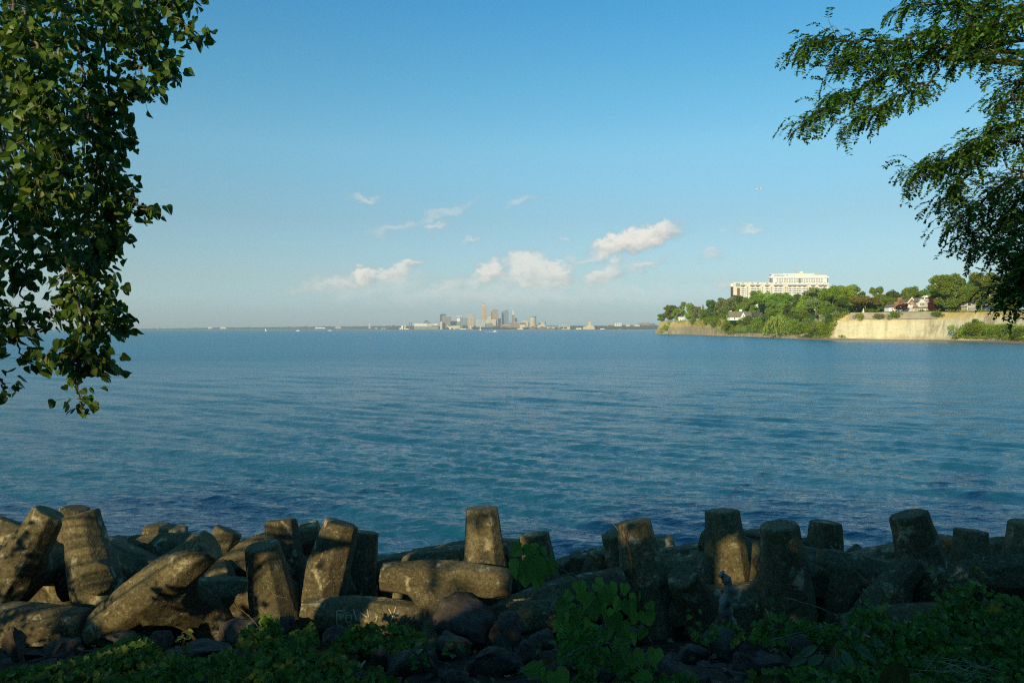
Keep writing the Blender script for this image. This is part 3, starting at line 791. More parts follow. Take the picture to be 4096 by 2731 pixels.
def apartment_low():
    D = 1200; s = D / F
    x0, x1 = XD(733.5, D), XD(829, D); top = ZD(282.4, D); base = 16.5
    W = x1 - x0; H = top - base; dep = 16.0
    t = empty('apartment_block', ((x0 + x1) / 2, D + dep / 2, base))
    tag(t, 'long lower apartment block with stacked white balconies and a brown end strip', 'apartment building')
    ox = -W / 2; fy = -dep / 2
    fl = 1.87 * s; nf = int(H / fl)
    bw = MB(); bw.box((0, 0, H / 2), (W, dep, H)); bw.build('wall', M_tan, t)
    # parapet in two stretches: the right half is one step lower
    c = MB(); c.box((-W * .22, 0, H + .35), (W * .57, dep + .8, .7)); c.build('cornice', M_white, t)
    c = MB(); c.box((W * .285, -.6, H - 1.5), (W * .43, dep + 1.4, .6)); c.build('cornice', M_white, t)
    b = MB(); b.box((ox + W * .052, fy - .15, H * .44), (W * .030, .3, H * .86)); b.build('brown_strip', M_brown, t)
    b = MB(); b.box((ox - .25, 0, H * .46), (.5, dep * .72, H * .9)); b.build('side_strip', M_brown, t)
    # bright glazed corner above the brown strip
    b = MB(); b.box((ox + W * .045, fy - .2, H - fl * 1.1), (W * .045, .4, fl * 1.8)); b.build('corner_glazing', M_glass_l, t)
    # penthouse window bands
    band = MB()
    win = MB(); win.box((0, 0, 0), (3.4, .3, 1.5)); wme = win.mesh('window', M_glass)
    wl = MB(); wl.box((0, 0, 0), (6.0, .3, 1.7)); wlme = wl.mesh('window', M_glass)
    sm = MB(); sm.box((0, 0, 0), (1.5, .3, 1.3)); smme = sm.mesh('window', M_glass)
    bal = MB(); bal.box((0, -.75, 0), (7.2, 1.5, 1.15)); bal.box((0, -.75, -.75), (7.4, 1.7, .25)); bme = bal.mesh('balcony', M_white)
    cols = [.098, .198, .255, .352, .445, .492, .592, .640, .692, .742, .835, .912, .955]
    nw = nb = 0
    rest_w = MB(); rest_b = MB()
    for f in range(nf):
        z = H - fl * (f + .62)
        for ci, cx in enumerate(cols):
            if f == 0 or (f >= 2):
                if f > 13: continue
                x = ox + W * cx
                if nb < 98: linkpart('balcony', bme, t, (x, fy, z - .55)); nb += 1
                else:
                    rest_b.box((x, fy - .75, z - .55), (7.2, 1.5, 1.15)); rest_b.box((x, fy - .75, z - 1.30), (7.4, 1.7, .25))
                if nw < 98: linkpart('window', wme, t, (x, fy - .12, z + .75)); nw += 1
                else: rest_w.box((x, fy - .12, z + .75), (3.4, .3, 1.5))
            else:
                x = ox + W * cx
                rest_w.box((x, fy - .12, z + .2), (6.6, .3, 1.7))
        if 2 <= f <= 13:
            for cx in (.148, .225, .305, .400, .545, .545 + .02, .668, .770, .80, .875):
                rest_w.box((ox + W * cx, fy - .12, z + .2), (1.5, .3, 1.3))
    rest_w.build('small_windows', M_glass, t)['kind'] = 'stuff'
    if rest_b.v: rest_b.build('lower_balconies', M_white, t)['kind'] = 'stuff'
    v = MB()
    for k in range(1, 6): v.box((ox - .2, -dep / 2 + dep * k / 6, H / 2), (.6, .5, H))
    v.build('side_fins', M_white, t)
apartment_low()

def apartment_high():
    D = 1290; s = D / F
    x0, x1 = XD(771.5, D), XD(828, D); top = ZD(276.3, D); base = 16.5
    W = x1 - x0; H = top - base; dep = 18.0
    t = empty('apartment_tower', ((x0 + x1) / 2, D + dep / 2, base))
    tag(t, 'taller apartment tower with wide glass bays, flat penthouse and roof mast', 'apartment building')
    ox = -W / 2; fy = -dep / 2; fl = 2.15 * s
    b = MB(); b.box((0, 0, H / 2), (W, dep, H)); b.build('wall', M_white, t)
    b = MB(); b.box((0, -.5, H - .6), (W + 1.4, dep + 2, 1.5)); b.build('cornice', M_white, t)
    b = MB(); b.box((-W * .36, 0, H + 1.9), (W * .26, dep * .8, 3.0)); b.box((-W * .36, 0, H + 3.9), (W * .29, dep * .9, .8)); b.build('penthouse', M_white, t)
    b = MB(); b.box((-W * .36, -dep * .4 - .12, H + 1.9), (W * .20, .25, 1.2)); b.build('penthouse_window', M_glass, t)
    b = MB(); b.box((0, 0, H + 2.6), (W * .56, dep * .6, 6.0)); b.box((W * .05, 0, H + 7.2), (W * .06, dep * .4, 3.4)); b.build('machine_room', M_cream, t)
    b = MB(); b.box((W * .30, 0, H + 1.2), (W * .38, dep * .7, 3.0)); b.box((W * .33, -.4, H + 3.2), (W * .22, dep * .7, .6)); b.build('roof_terrace', M_cream, t)
    # lattice mast
    m = MB(); z0 = H + 5.4; mx = -W * .03
    for dx in (-1.1, 1.1):
        for dy in (-1.1, 1.1): m.tube([(mx + dx, dy, z0), (mx + dx, dy, z0 + 9.5)], .22, 4)
    for k in range(6):
        zz = z0 + .6 + k * 1.7
        m.box((mx, -1.1, zz), (2.4, .25, .3)); m.box((mx, 1.1, zz), (2.4, .25, .3)); m.box((mx - 1.1, 0, zz), (.25, 2.2, .3)); m.box((mx + 1.1, 0, zz), (.25, 2.2, .3))
    m.tube([(mx, 0, z0 + 9), (mx, 0, z0 + 14)], .15, 4); m.build('mast', M_steel, t)
    win = MB(); win.box((0, 0, 0), (W * .033, .3, 1.9)); wme = win.mesh('window', mat_plain("bay_glass", (.26, .29, .27), .15, .2, .15, .6))
    n = 0
    for f in range(4):
        z = H - 2.4 - fl * (f + .5)
        for k in range(19):
            x = ox + W * (.105 + k * .0435)
            if k == 9: continue
            if n < 99: linkpart('window', wme, t, (x, fy - .12, z)); n += 1
    e = MB()
    for f in range(5):
        z = H - 2.2 - fl * (f + .1)
        for sx in (-1, 1): e.box((sx * (W / 2 + .9), fy + 5, z), (2.6, 10.5, .35))
        e.box((ox + W * (.105 + 9 * .0435), fy - .9, z), (W * .05, 1.6, .35))
    e.build('corner_balcony', M_white, t)
    g = MB()
    for sx in (-1, 1): g.box((sx * (W / 2 - .9), fy + 4.2, H - 2.4 - fl * 2.1), (2.2, 8.6, fl * 4.2))
    g.box((ox + W * (.105 + 9 * .0435), fy - .12, H - 2.4 - fl * 2.1), (W * .042, .3, fl * 4.2))
    g.build('corner_glazing', mat_plain("green_glass", (.18, .21, .16), .2, .3, .4, .6), t)
apartment_high()

def gable(mb, cx, cy, z, w, d, h, over=.4, mi=0, along='x'):
    """roof prism with its ridge along x or y"""
    if along == 'y':
        mb.prism([(cx - w / 2 - over, z), (cx + w / 2 + over, z), (cx, z + h)], cy - d / 2 - over, cy + d / 2 + over, mi)
    else:
        a, b = cx - w / 2 - over, cx + w / 2 + over; y0, y1 = cy - d / 2 - over, cy + d / 2 + over
        mb.add([(a, y0, z), (a, y1, z), (a, cy, z + h), (b, y0, z), (b, y1, z), (b, cy, z + h)], [(0, 2, 1), (3, 4, 5), (0, 3, 5, 2), (1, 2, 5, 4), (0, 1, 4, 3)], mi)
def gable_wall(mb, cx, y, z, w, h, th=.3, mi=0):
    mb.prism([(cx - w / 2, z), (cx + w / 2, z), (cx, z + h)], y, y + th, mi)
def part(name, m, parent, fn):
    b = MB(); fn(b); return b.build(name, m, parent)
def windows(t, lst, m=None, frame=True):
    """lst: (x, y, z, w, h) -> window (glass) with a frame sub-part"""
    for (x, y, z, w_, h_) in lst:
        o = part('window', m or M_glass, t, lambda b: b.box((x, y - .06, z), (w_, .12, h_)))
        if frame:
            def fr(b):
                b.box((x - w_ / 2 - .09, y - .09, z), (.18, .2, h_ + .36)); b.box((x + w_ / 2 + .09, y - .09, z), (.18, .2, h_ + .36))
                b.box((x, y - .09, z + h_ / 2 + .09), (w_, .2, .18)); b.box((x, y - .09, z - h_ / 2 - .09), (w_, .24, .18))
            part('frame', M_white, o, fr)

def small_white_house():
    D = 1050; x = XD(681.3, D)
    t = empty('white_house', (x, D, 16.8)); tag(t, 'small white house between the trees on the headland tip', 'house')
    part('wall', M_white, t, lambda b: b.box((0, 0, 1.7), (7.4, 6, 3.4)))
    def r(b): gable(b, 0, 0, 3.4, 7.4, 6, 2.4, .4, 0, 'x')
    part('roof', M_white, t, r)
    windows(t, [(-1.8, -3, 1.6, 1.3, 1.5), (1.5, -3, 1.6, 1.3, 1.5)], frame=False)
small_white_house()

def cottage():
    D = 770; s = D / F; x = XD(739.5, D)
    t = empty('gabled_cottage', (x, D, 15.2)); tag(t, 'cottage with big olive roof, white gable and white chimney among the trees', 'house')
    W = 21.0
    part('wall', M_white, t, lambda b: b.box((0, 0, 1.5), (W, 8, 3.0)))
    part('roof', M_roof_o, t, lambda b: gable(b, -2.5, 0, 3.0, W - 5, 9, 5.6, .5, 0, 'x'))
    part('roof', M_roof_g, t, lambda b: gable(b, 7.2, -1, 3.0, 6, 9, 5.2, .5, 0, 'x'))
    part('gable', M_white, t, lambda b: gable_wall(b, 2.2, -5.2, 2.6, 5.6, 5.2))
    part('gable_roof', M_roof_g, t, lambda b: gable(b, 2.2, -1.7, 2.7, 5.9, 6.4, 5.4, .25, 0, 'y'))
    part('chimney', M_white, t, lambda b: b.box((1.3, 1.2, 9.2), (2.2, 1.4, 2.8)))
    part('chimney', M_cream, t, lambda b: b.box((-8.2, 1.2, 8.3), (1.9, 1.3, 2.4)))
    windows(t, [(2.2, -5.22, 4.0, 1.0, 1.4), (-6, -4, 1.6, 1.4, 1.5), (6.5, -4, 1.6, 1.6, 1.5)])
cottage()
def dark_gable_house():
    D = 755; x = XD(759, D)
    t = empty('gabled_house', (x, D, 14.2)); tag(t, 'house with steep dark roof and cream gable left of the weeping willow', 'house')
    part('wall', M_cream, t, lambda b: b.box((0, 0, 1.8), (7.6, 7, 3.6)))
    part('roof', M_siding_dk, t, lambda b: gable(b, -1.4, .5, 3.6, 8, 7, 4.6, .4, 0, 'x'))
    part('gable', M_white, t, lambda b: gable_wall(b, 1.6, -4.2, 3.3, 5.4, 4.6))
    part('gable_roof', M_roof_g, t, lambda b: gable(b, 1.6, -1, 3.4, 5.8, 5.8, 4.8, .3, 0, 'y'))
    windows(t, [(1.6, -4.22, 4.7, 1.2, 1.5), (-1.9, -3.5, 1.9, 1.4, 1.4)])
dark_gable_house()

def big_white_house():
    D = 505; s = D / F
    t = empty('shingled_house', (XD(909, D), D, 17.0)); tag(t, 'large white and pale grey house with brown gable, dormer and rooftop cupola', 'house')
    def X(px): return (px - 909) * s
    def Z(py): return (310.6 - py) * s
    # main right-hand block, two storeys
    part('wall', M_siding, t, lambda b: (b.box((X(927), 1.0, Z(305.5)), (X(934) - X(917.5), 8, Z(300.5) * 1.0 + 1.2)),))
    part('upper_wall', M_siding, t, lambda b: b.box((X(926), 1.2, Z(301.0) + 1.2), (X(933.5) - X(918), 7, 3.2)))
    part('porch_roof', M_roof_g, t, lambda b: b.add([(X(909), -4.6, Z(306.0)), (X(929), -4.6, Z(306.0)), (X(929), -1.6, Z(303.4)), (X(911.5), -1.6, Z(303.4)), (X(909), -4.6, Z(306.3)), (X(929), -4.6, Z(306.3)), (X(929), -1.6, Z(303.8)), (X(911.5), -1.6, Z(303.8))], [(0, 1, 2, 3), (7, 6, 5, 4), (0, 4, 5, 1), (2, 6, 7, 3), (1, 5, 6, 2), (0, 3, 7, 4)]))
    part('porch', M_cream, t, lambda b: b.box((X(920.5), -2.6, Z(308.4)), (X(931) - X(910), 3.6, 2 * Z(308.4))))
    part('main_roof', M_roof_g, t, lambda b: gable(b, X(924), 1.2, Z(299.3), X(934) - X(914), 8, 2.3, .4, 0, 'x'))
    # brown roofed wing with its brown gable end
    part('wing', M_siding, t, lambda b: b.box((X(911), 7, Z(306.6)), (X(924) - X(899), 8, 2 * Z(306.6))))
    part('wing_roof', M_roof_b, t, lambda b: gable(b, X(915.5), 7, Z(302.6), X(925) - X(906), 8, 3.7, .3, 0, 'x'))
    g = part('brown_gable', M_brick, t, lambda b: gable_wall(b, X(911.5), -.4, Z(304.8), 8.6, 5.6))
    def trim(b):
        for sg in (-1, 1):
            b.add([(X(911.5), -.75, Z(304.8) + 5.6), (X(911.5) + sg * 4.9, -.75, Z(304.8) - .3), (X(911.5) + sg * 4.9, -.75, Z(304.8) + .55), (X(911.5), -.75, Z(304.8) + 6.3),
                   (X(911.5), -.35, Z(304.8) + 5.6), (X(911.5) + sg * 4.9, -.35, Z(304.8) - .3), (X(911.5) + sg * 4.9, -.35, Z(304.8) + .55), (X(911.5), -.35, Z(304.8) + 6.3)],
                  [(0, 1, 2, 3), (7, 6, 5, 4), (0, 4, 5, 1), (1, 5, 6, 2), (2, 6, 7, 3), (3, 7, 4, 0)])
    part('trim', M_white, g, trim)
    part('gable_roof', M_roof_b, t, lambda b: gable(b, X(911.5), 3.6, Z(304.6), 9, 7, 5.4, .1, 0, 'y'))
    part('balcony', M_white, t, lambda b: b.box((X(911.7), -.9, Z(304.4)), (3.4, .8, 1.6)))
    # grey gable further left
    part('grey_gable', M_siding, t, lambda b: gable_wall(b, X(905.3), -1.6, Z(304.8), 7.4, 2.5))
    part('gable_roof', M_white, t, lambda b: gable(b, X(905.3), 1.5, Z(304.75), 7.8, 6, 2.75, .25, 0, 'y'))
    part('grey_wall', M_siding, t, lambda b: b.box((X(905.3), 1.4, Z(304.8) / 2), (7.2, 6, Z(304.8))))
    # dormer
    dz = Z(305.0)
    part('dormer', M_white, t, lambda b: b.box((X(919.6), -1.4, dz + 1.7), (4.0, 3, 3.0)))
    part('dormer_roof', M_white, t, lambda b: gable(b, X(919.6), -1.4, dz + 3.2, 4.4, 3.2, 1.5, .35, 0, 'y'))
    # cupola
    cz = Z(299.9)
    part('cupola', M_white, t, lambda b: (b.box((X(926.5), 1.2, cz + .6), (3.4, 3.2, 1.2)), [b.box((X(926.5) + dx, 1.2 + dy, cz + 2.1), (.45, .45, 2.2)) for dx in (-1.35, 1.35) for dy in (-1.3, 1.3)]))
    part('cupola_roof', M_white, t, lambda b: gable(b, X(926.5), 1.2, cz + 3.15, 3.4, 3.2, 1.35, .35, 0, 'y'))
    part('cupola_glass', M_glass, t, lambda b: b.box((X(926.5), 1.25, cz + 2.1), (2.9, 2.6, 2.0)))
    # far left low wing and its orange brick chimney
    part('left_wing', M_white, t, lambda b: (b.box((X(890), 0, Z(306.5) / 1.0 - 1.1), (4.3, 6, 3.4)), b.box((X(895.5), -1.0, Z(306.2) - .6), (3.8, 6, 4.0))))
    part('left_roof', M_roof_g, t, lambda b: (gable(b, X(890), 0, Z(304.9), 4.4, 6, 1.6, .3, 0, 'x'), gable(b, X(896), -.2, Z(304.8), 5.4, 6, 2.0, .3, 0, 'x')))
    part('chimney', M_brick, t, lambda b: (b.box((X(893.4), -3.3, Z(305.2)), (2.2, 1.4, 7.2)), b.box((X(893.4), -3.3, Z(299.6)), (2.5, 1.7, .4))))
    part('rear_chimney', M_brick, t, lambda b: b.box((X(906.5), 9, Z(298.0)), (2.5, 1.6, 4.6)))
    part('terrace', M_white, t, lambda b: ([b.box((X(888 + k * 3.2), -4.6, .9), (.5, .5, 1.8)) for k in range(5)], b.box((X(894.5), -4.6, 1.95), (X(901.5) - X(887.5), .9, .35))))
    windows(t, [(X(919.6) + d, -2.9, dz + 1.9, .85, 1.7) for d in (-1.15, 0, 1.15)])
    windows(t, [(X(925.2), -2.32, Z(302.3), 1.1, 1.6), (X(929.6), -2.32, Z(302.3), 1.7, 1.7), (X(911.6), -.42, Z(301.3), 1.0, 1.5)])
    windows(t, [(X(911.5) + k * 1.15, -4.42, Z(308.2), .6, 1.9) for k in range(5)], frame=False)
    windows(t, [(X(923.2), -4.42, Z(307.8), .6, 1.3), (X(926), -4.42, Z(307.3), 1.1, 1.5), (X(890), -3.02, Z(307.3), 1.1, 1.3), (X(896), -4.02, Z(306.0), .9, 1.8)], frame=False)
    windows(t, [(X(928), -4.43, Z(308.2), 2.0, 2.4)], frame=False)
big_white_house()

def dark_house():
    D = 482; s = D / F
    t = empty('dark_house', (XD(977, D), D + 4, 17.0)); tag(t, 'two storey dark grey house with wide pale windows at the cliff edge', 'house')
    part('wall', M_siding_dk, t, lambda b: b.box((0, 0, 3.6), (19.5, 8, 7.2)))
    part('roof', M_roof_g, t, lambda b: gable(b, 0, 0, 7.2, 19.5, 8, 1.5, .5, 0, 'x'))
    part('stone_base', M_conc_far, t, lambda b: b.box((-4.8, -4.1, 1.5), (9.5, .3, 3.0)))
    part('fascia', M_cream, t, lambda b: b.box((0, -4.15, 3.7), (19.8, .4, .35)))
    part('side_porch', M_siding_dk, t, lambda b: b.box((11.2, -.5, 1.6), (3, 6, 3.2)))
    windows(t, [(-2.1, -4.05, 5.6, 2.8, 2.2), (-6.6, -4.05, 5.5, 1.6, 1.9), (2.6, -4.05, 5.7, 1.5, 1.8), (6.6, -4.05, 5.6, 3.2, 1.9)], M_glass_l)
    windows(t, [(-3.4, -4.3, 2.2, 5.0, 2.2), (5.6, -4.05, 2.0, 3.4, 2.2), (9.0, -4.05, 2.0, 1.0, 2.2)], M_glass_l)
dark_house()
def garage():
    D = 500
    t = empty('small_gabled_house', (XD(952, D), D, 17.0)); tag(t, 'small house with white gable trim just right of the largest tree trunk', 'house')
    part('wall', M_siding_dk, t, lambda b: b.box((0, 0, 1.8), (7, 6, 3.6)))
    part('roof', M_roof_g, t, lambda b: gable(b, 0, 0, 3.6, 7, 6, 2.6, .5, 0, 'y'))
    part('gable', M_white, t, lambda b: gable_wall(b, 0, -3.4, 3.6, 6.6, 2.4))
    windows(t, [(1.6, -3.0, 1.9, 1.2, 1.8)])
garage()

def wall_on_bluff():
    """sprayed concrete wall along the top of the pale cliff"""
    idx = [i for i in range(len(CS)) if 846 < 512 + CS[i, 0] / CS[i, 1] * F < 936 and CS[i, 1] < 520]
    b = MB(); zs = [12.9, 14.2, 15.6, 17.15]
    for side in (0, 1):
        for i in idx:
            for z in zs:
                f = np.interp(z, [p[1] for p in PROF], [p[0] for p in PROF])
                p = bluff_point(i, f, z)
                zz = z + (.35 * n3(i * .4, 0, 7) if z < 13 else 0)
                o = .75 if side == 0 else -.5
                b.v.append((p[0] - CN[i, 0] * o, p[1] - CN[i, 1] * o, zz))
    n = len(idx); m = len(zs)
    def q(sd, i, j): return sd * n * m + i * m + j
    for i in range(n - 1):
        for j in range(m - 1):
            b.f.append((q(0, i, j), q(0, i, j + 1), q(0, i + 1, j + 1), q(0, i + 1, j))); b.f.append((q(1, i, j), q(1, i + 1, j), q(1, i + 1, j + 1), q(1, i, j + 1)))
        b.f.append((q(0, i, 0), q(0, i + 1, 0), q(1, i + 1, 0), q(1, i, 0))); b.f.append((q(0, i, m - 1), q(1, i, m - 1), q(1, i + 1, m - 1), q(0, i + 1, m - 1)))
    b.m = [0] * len(b.f)
    o = b.build('retaining_wall', M_conc_far); tag(o, 'smooth grey-tan concrete wall along the top of the pale cliff', 'retaining wall')
wall_on_bluff()

def bluff_bits():
    D = 522; x = XD(863.4, D)
    t = empty('garden_statue', (x, D, 16.9)); tag(t, 'small white statue on a pedestal at the cliff edge', 'statue')
    part('pedestal', M_white, t, lambda b: (b.box((0, 0, .3), (3.4, 1.6, .6)), b.box((0, 0, .85), (1.1, 1.1, .6))))
    part('figure', M_white, t, lambda b: b.tube([(0, 0, 1.1), (0, 0, 1.9), (.05, 0, 2.6), (0, 0, 2.85), (0, 0, 3.2), (0, 0, 3.5)], [.5, .42, .46, .16, .24, .05], 8))
    D = 655; s = D / F; x = XD(797.6, D)
    t = empty('viewing_deck', (x, D, 8.0)); tag(t, 'white railed viewing deck on posts above the planted slope', 'deck')
    part('floor', M_steel, t, lambda b: b.box((0, 0, 7.6), (7.8, 4, .35)))
    part('railing', mat_plain("pale_blue_rail", (.50, .60, .62), .5, .05, .5), t, lambda b: ([b.box((-3.8 + k * .95, -1.95, 8.4), (.14, .14, 1.3)) for k in range(9)], b.box((0, -1.95, 9.1), (7.9, .2, .2)), b.box((0, -1.95, 8.5), (7.9, .12, .12)), b.box((-3.85, 0, 9.1), (.2, 4, .2))))
    part('posts', M_steel, t, lambda b: [b.box((dx, dy, 3.8), (.35, .35, 7.6)) for dx in (-3.2, 1.2) for dy in (-1.6, 1.6)])
    part('landing', M_white, t, lambda b: b.box((-1.2, -2.2, 5.7), (4.0, 2.2, .5)))
    # earth ramp
    m, nt, out = new_mat("bare_ramp_earth")
    f = tex_noise(nt, worldco(nt), .9, 6, .7); principled(nt, out, ramp(nt, f, [(.3, (.40, .33, .19)), (.7, (.62, .54, .36))]), .95, .1, f, .3, .6)
    pts = [(823.5, 315, 14.5), (820, 317.5, 9.0), (817, 321, 8.0), (813, 326.5, 8.4), (809.5, 332.5, 9.0), (808, 334.5, 9.5)]
    b = MB(); rows = []
    for px, py, wpx in pts:
        row = []
        for k in range(7):
            qx = px + (k / 6 - .5) * wpx
            hit = BLUFF_BVH.ray_cast(Vector((0, 0, CAMZ)), (P(qx, py + (k / 6 - .5) * 1.5, 1.0) - Vector((0, 0, CAMZ))).normalized())[0]
            if hit is None: hit = P(qx, py, 560)
            d = (Vector((0, 0, CAMZ)) - hit).normalized()
            edge = -.2 if k in (0, 6) else .9
            row.append(hit + d * edge * 1.5 + Vector((0, 0, .3 if edge > 0 else -.6)))
        rows.append(row)
    for r_ in rows: b.v += [tuple(p) for p in r_]
    for i in range(len(rows) - 1):
        for k in range(6): b.f.append((i * 7 + k, i * 7 + k + 1, i * 7 + k + 8, i * 7 + k + 7))
    b.m = [0] * len(b.f); o = b.build('slope_path', m, None, True); tag(o, kind='structure')
    # concrete toe block, grassy wedge, rubble
    D = 565; t = empty('concrete_block', (XD(804.8, D), D - 4, 0.1)); tag(t, 'square concrete block at the water below the earth ramp', 'concrete block')
    part('block', M_conc_far, t, lambda b: (b.box((0, 0, 1.5), (9.0, 3.2, 3.0)), b.box((0, .2, 3.1), (9.3, 3.0, .3))))
    D = 800; t = empty('garden_wall', (XD(740.7, D), D - 2, 11.0)); tag(t, 'small square concrete wall above the grassy wedge', 'wall')
    part('wall', M_conc_far, t, lambda b: b.box((0, 0, 1.2), (4.0, 1.5, 3.4))); part('coping', M_cream, t, lambda b: b.box((0, 0, 3.0), (4.4, 1.9, .25)))
    m = mat_plain("lawn_grass", (.15, .21, .04), .9, .25, .35)
    b = MB(); rows = []
    for py, x0, x1 in ((323.2, 735.5, 746.5), (326, 735.5, 747), (329, 734.8, 747), (330.8, 733.5, 746)):
        row = []
        for k in range(6):
            qx = x0 + (x1 - x0) * k / 5
            hit = BLUFF_BVH.ray_cast(Vector((0, 0, CAMZ)), (P(qx, py, 1.0) - Vector((0, 0, CAMZ))).normalized())[0] or P(qx, py, 780)
            d = (Vector((0, 0, CAMZ)) - hit).normalized(); row.append(hit + d * (1.6 if 0 < k < 5 else -.3))
        rows.append(row)
    for r_ in rows: b.v += [tuple(p) for p in r_]
    for i in range(len(rows) - 1):
        for k in range(5): b.f.append((i * 6 + k, i * 6 + k + 1, i * 6 + k + 7, i * 6 + k + 6))
    b.m = [0] * len(b.f); o = b.build('lawn', m, None, True); tag(o, 'bright mown grass wedge on the slope below the cottage', 'lawn', kind='stuff')
    # rubble at the foot
    rr = np.random.default_rng(9); b = MB()
    for i in range(len(CS)):
        x, y, run, g, pal = CS[i]
        if not (560 < y < 850): continue
        px = 512 + x / y * F
        for k in range(14 if y > 690 else 7):
            d = rr.uniform(-2.5, 5.5); z = max(.1, .4 + d * .45); r0 = rr.uniform(.4, 1.3)
            c = np.array([x + CN[i, 0] * d, y + CN[i, 1] * d + rr.normal(0, 1), z])
            q = nrm(rr.normal(size=(8, 3))) * r0 * rr.uniform(.6, 1.1, (8, 1))
            bm = bmesh.new()
            for p in q: bm.verts.new(p * (1.2, 1.2, .7))
            bmesh.ops.convex_hull(bm, input=bm.verts); bm.verts.index_update()
            vs = [tuple(np.array(v.co) + c) for v in bm.verts]; fs = [tuple(v.index for v in f.verts) for f in bm.faces]
            b.add(vs, fs); bm.free()
    o = b.build('shore_rubble', mat_rock("tan_rubble", (.20, .165, .11), (.34, .28, .19), (.48, .41, .29))); tag(o, "tan broken rock piled at the foot of the bluff", "rubble", kind='stuff')
bluff_bits()
# ------------------------------------------------------------------ the city across the lake
CITY = {}
def facade(name, wall, glass, fx=9.0, fz=7.5, gx=.55, gz=.5, rough=.6):
    """floors and window columns as surface pattern"""
    if name in CITY: return CITY[name]
    m, nt, out = new_mat(name)
    g = N(nt, "SeparateXYZ"); L(nt, objco(nt), g.inputs[0])
    def stripe(v, p, d): return math_n(nt, 'LESS_THAN', math_n(nt, 'FRACT', math_n(nt, 'DIVIDE', v, p)), d)
    a = stripe(math_n(nt, 'ADD', g.outputs[0], g.outputs[1]), fx, gx); b = stripe(g.outputs[2], fz, gz)
    c = mixc(nt, math_n(nt, 'MULTIPLY', a, b), wall, glass)
    principled(nt, out, c, rough, .3); CITY[name] = m; return m
def cx(z): return 390 + z * .1169
def cz(z): return 295 + z * .1169
GZ = 3.0
def site(name, label, cat, z0, z1, D, base=GZ):
    x = XD((cx(z0) + cx(z1)) / 2, D)
    t = empty(name, (x, D, base)); tag(t, label, cat, 'buildings of the distant city')
    return t, (cx(z1) - cx(z0)) / F * D
def top_h(zt, D): return ZD(cz(zt), D) - GZ
def tower(name, label, z0, z1, zt, D, mat, dep=.8, cap=None, capm=None, cat='building', rz=0.0):
    t, w = site(name, label, cat, z0, z1, D); h = top_h(zt, D); d = max(14.0, w * dep)
    part('wall', mat, t, lambda b: b.box((0, d / 2, h / 2), (w, d, h)))
    if cap:
        for (a, b_, dz) in cap: part('penthouse', capm or mat, t, lambda q: q.box((w * (a + b_) / 2, d / 2, h + dz / 2), (w * (b_ - a), d * .6, dz)))
    return t, w, d, h
f_navy = facade("navy_glass", (.045, .075, .10), (.03, .06, .085)); f_greytan = facade("grey_tan_facade", (.26, .23, .19), (.16, .15, .135), 12, 9)
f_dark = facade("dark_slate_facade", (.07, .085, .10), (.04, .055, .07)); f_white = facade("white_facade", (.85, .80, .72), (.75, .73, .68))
f_blue = facade("blue_grey_glass", (.20, .29, .32), (.12, .20, .24), 14, 9); f_beige = facade("beige_grid_facade", (.60, .45, .27), (.20, .16, .11), 11, 13, .62, .55)
f_pink = facade("rosy_stone_facade", (.52, .40, .27), (.34, .27, .20), 7, 9, .5, .5); f_brown = facade("red_brown_facade", (.40, .25, .16), (.24, .16, .12), 9, 9)
f_pale = facade("pale_stone_facade", (.62, .54, .40), (.42, .38, .30), 9, 8); f_teal = facade("teal_glass", (.15, .24, .26), (.07, .13, .16), 12, 10)
f_paleblue = facade("pale_blue_grid", (.50, .54, .54), (.26, .32, .36), 10, 30, .5, .85); f_steelblue = facade("steel_blue_glass", (.16, .25, .31), (.10, .18, .24), 16, 14)
f_brick = facade("brick_facade", (.34, .20, .13), (.22, .14, .10), 10, 9); f_round = facade("banded_beige_facade", (.66, .58, .42), (.40, .35, .26), 400, 9, 1.0, .5)
f_bright = mat_plain("bright_white_panels", (.92, .90, .86), .5, .03, .02); f_cream = mat_plain("cream_stone", (.66, .58, .40), .8, .06, .02)  # bright white: sheds' own paint, and sunlight put into one tower's front
f_green = mat_plain("grey_green_roof", (.24, .28, .24), .8, .1, .02); f_rust = mat_plain("rust_brown", (.24, .13, .085), .9, .15, .02)

t, w, d, h = tower('stepped_tower', 'stepped teal glass block left of the stadium towers', 290, 330, 222, 8300, f_teal)
part('wall', f_teal, t, lambda b: (b.box((-w * .75, d / 2, h * .40), (w * .5, d * .9, h * .80)), b.box((-w * 1.15, d / 2, h * .30), (w * .3, d * .8, h * .60)), b.box((w * .72, d / 2, h * .42), (w * .44, d * .9, h * .84))))
part('penthouse', f_dark, t, lambda b: (b.box((0, d / 2, h + 5), (w * .7, d * .6, 10)),))
tower('office_tower', 'tallest navy tower at the left end of the skyline', 427, 478, 161, 8400, f_navy, .8, [(-.25, .2, 4)], f_dark)
tower('office_tower', 'wide grey-tan slab in front of the navy tower', 445, 517, 180, 8150, f_greytan, .5, [(-.4, .45, 5)], f_pale)
tower('office_building', 'low dark slate block right of the grey-tan slab', 517, 570, 219, 8250, f_dark)
tower('office_building', 'small cream block at the foot of the navy tower', 429, 446, 223, 8100, f_cream)
t, w, d, h = tower('office_tower', 'brilliant white sunlit tower between slate block and blue glass', 566, 617, 183, 8350, f_blue, .8)
part('painted_sun_panel', f_bright, t, lambda b: b.box((-w * .12, -3, h * .66), (w * .56, 5, h * .46)))  # near-white slab: sunlight on the front put into the colour
part('roof_band', f_white, t, lambda b: b.box((0, d / 2, h + 4), (w * 1.04, d, 8)))
tower('office_building', 'blue-grey glass building right of the white sunlit tower', 603, 658, 194, 8200, f_blue, .7, [(-.1, .5, 3)], f_steelblue)
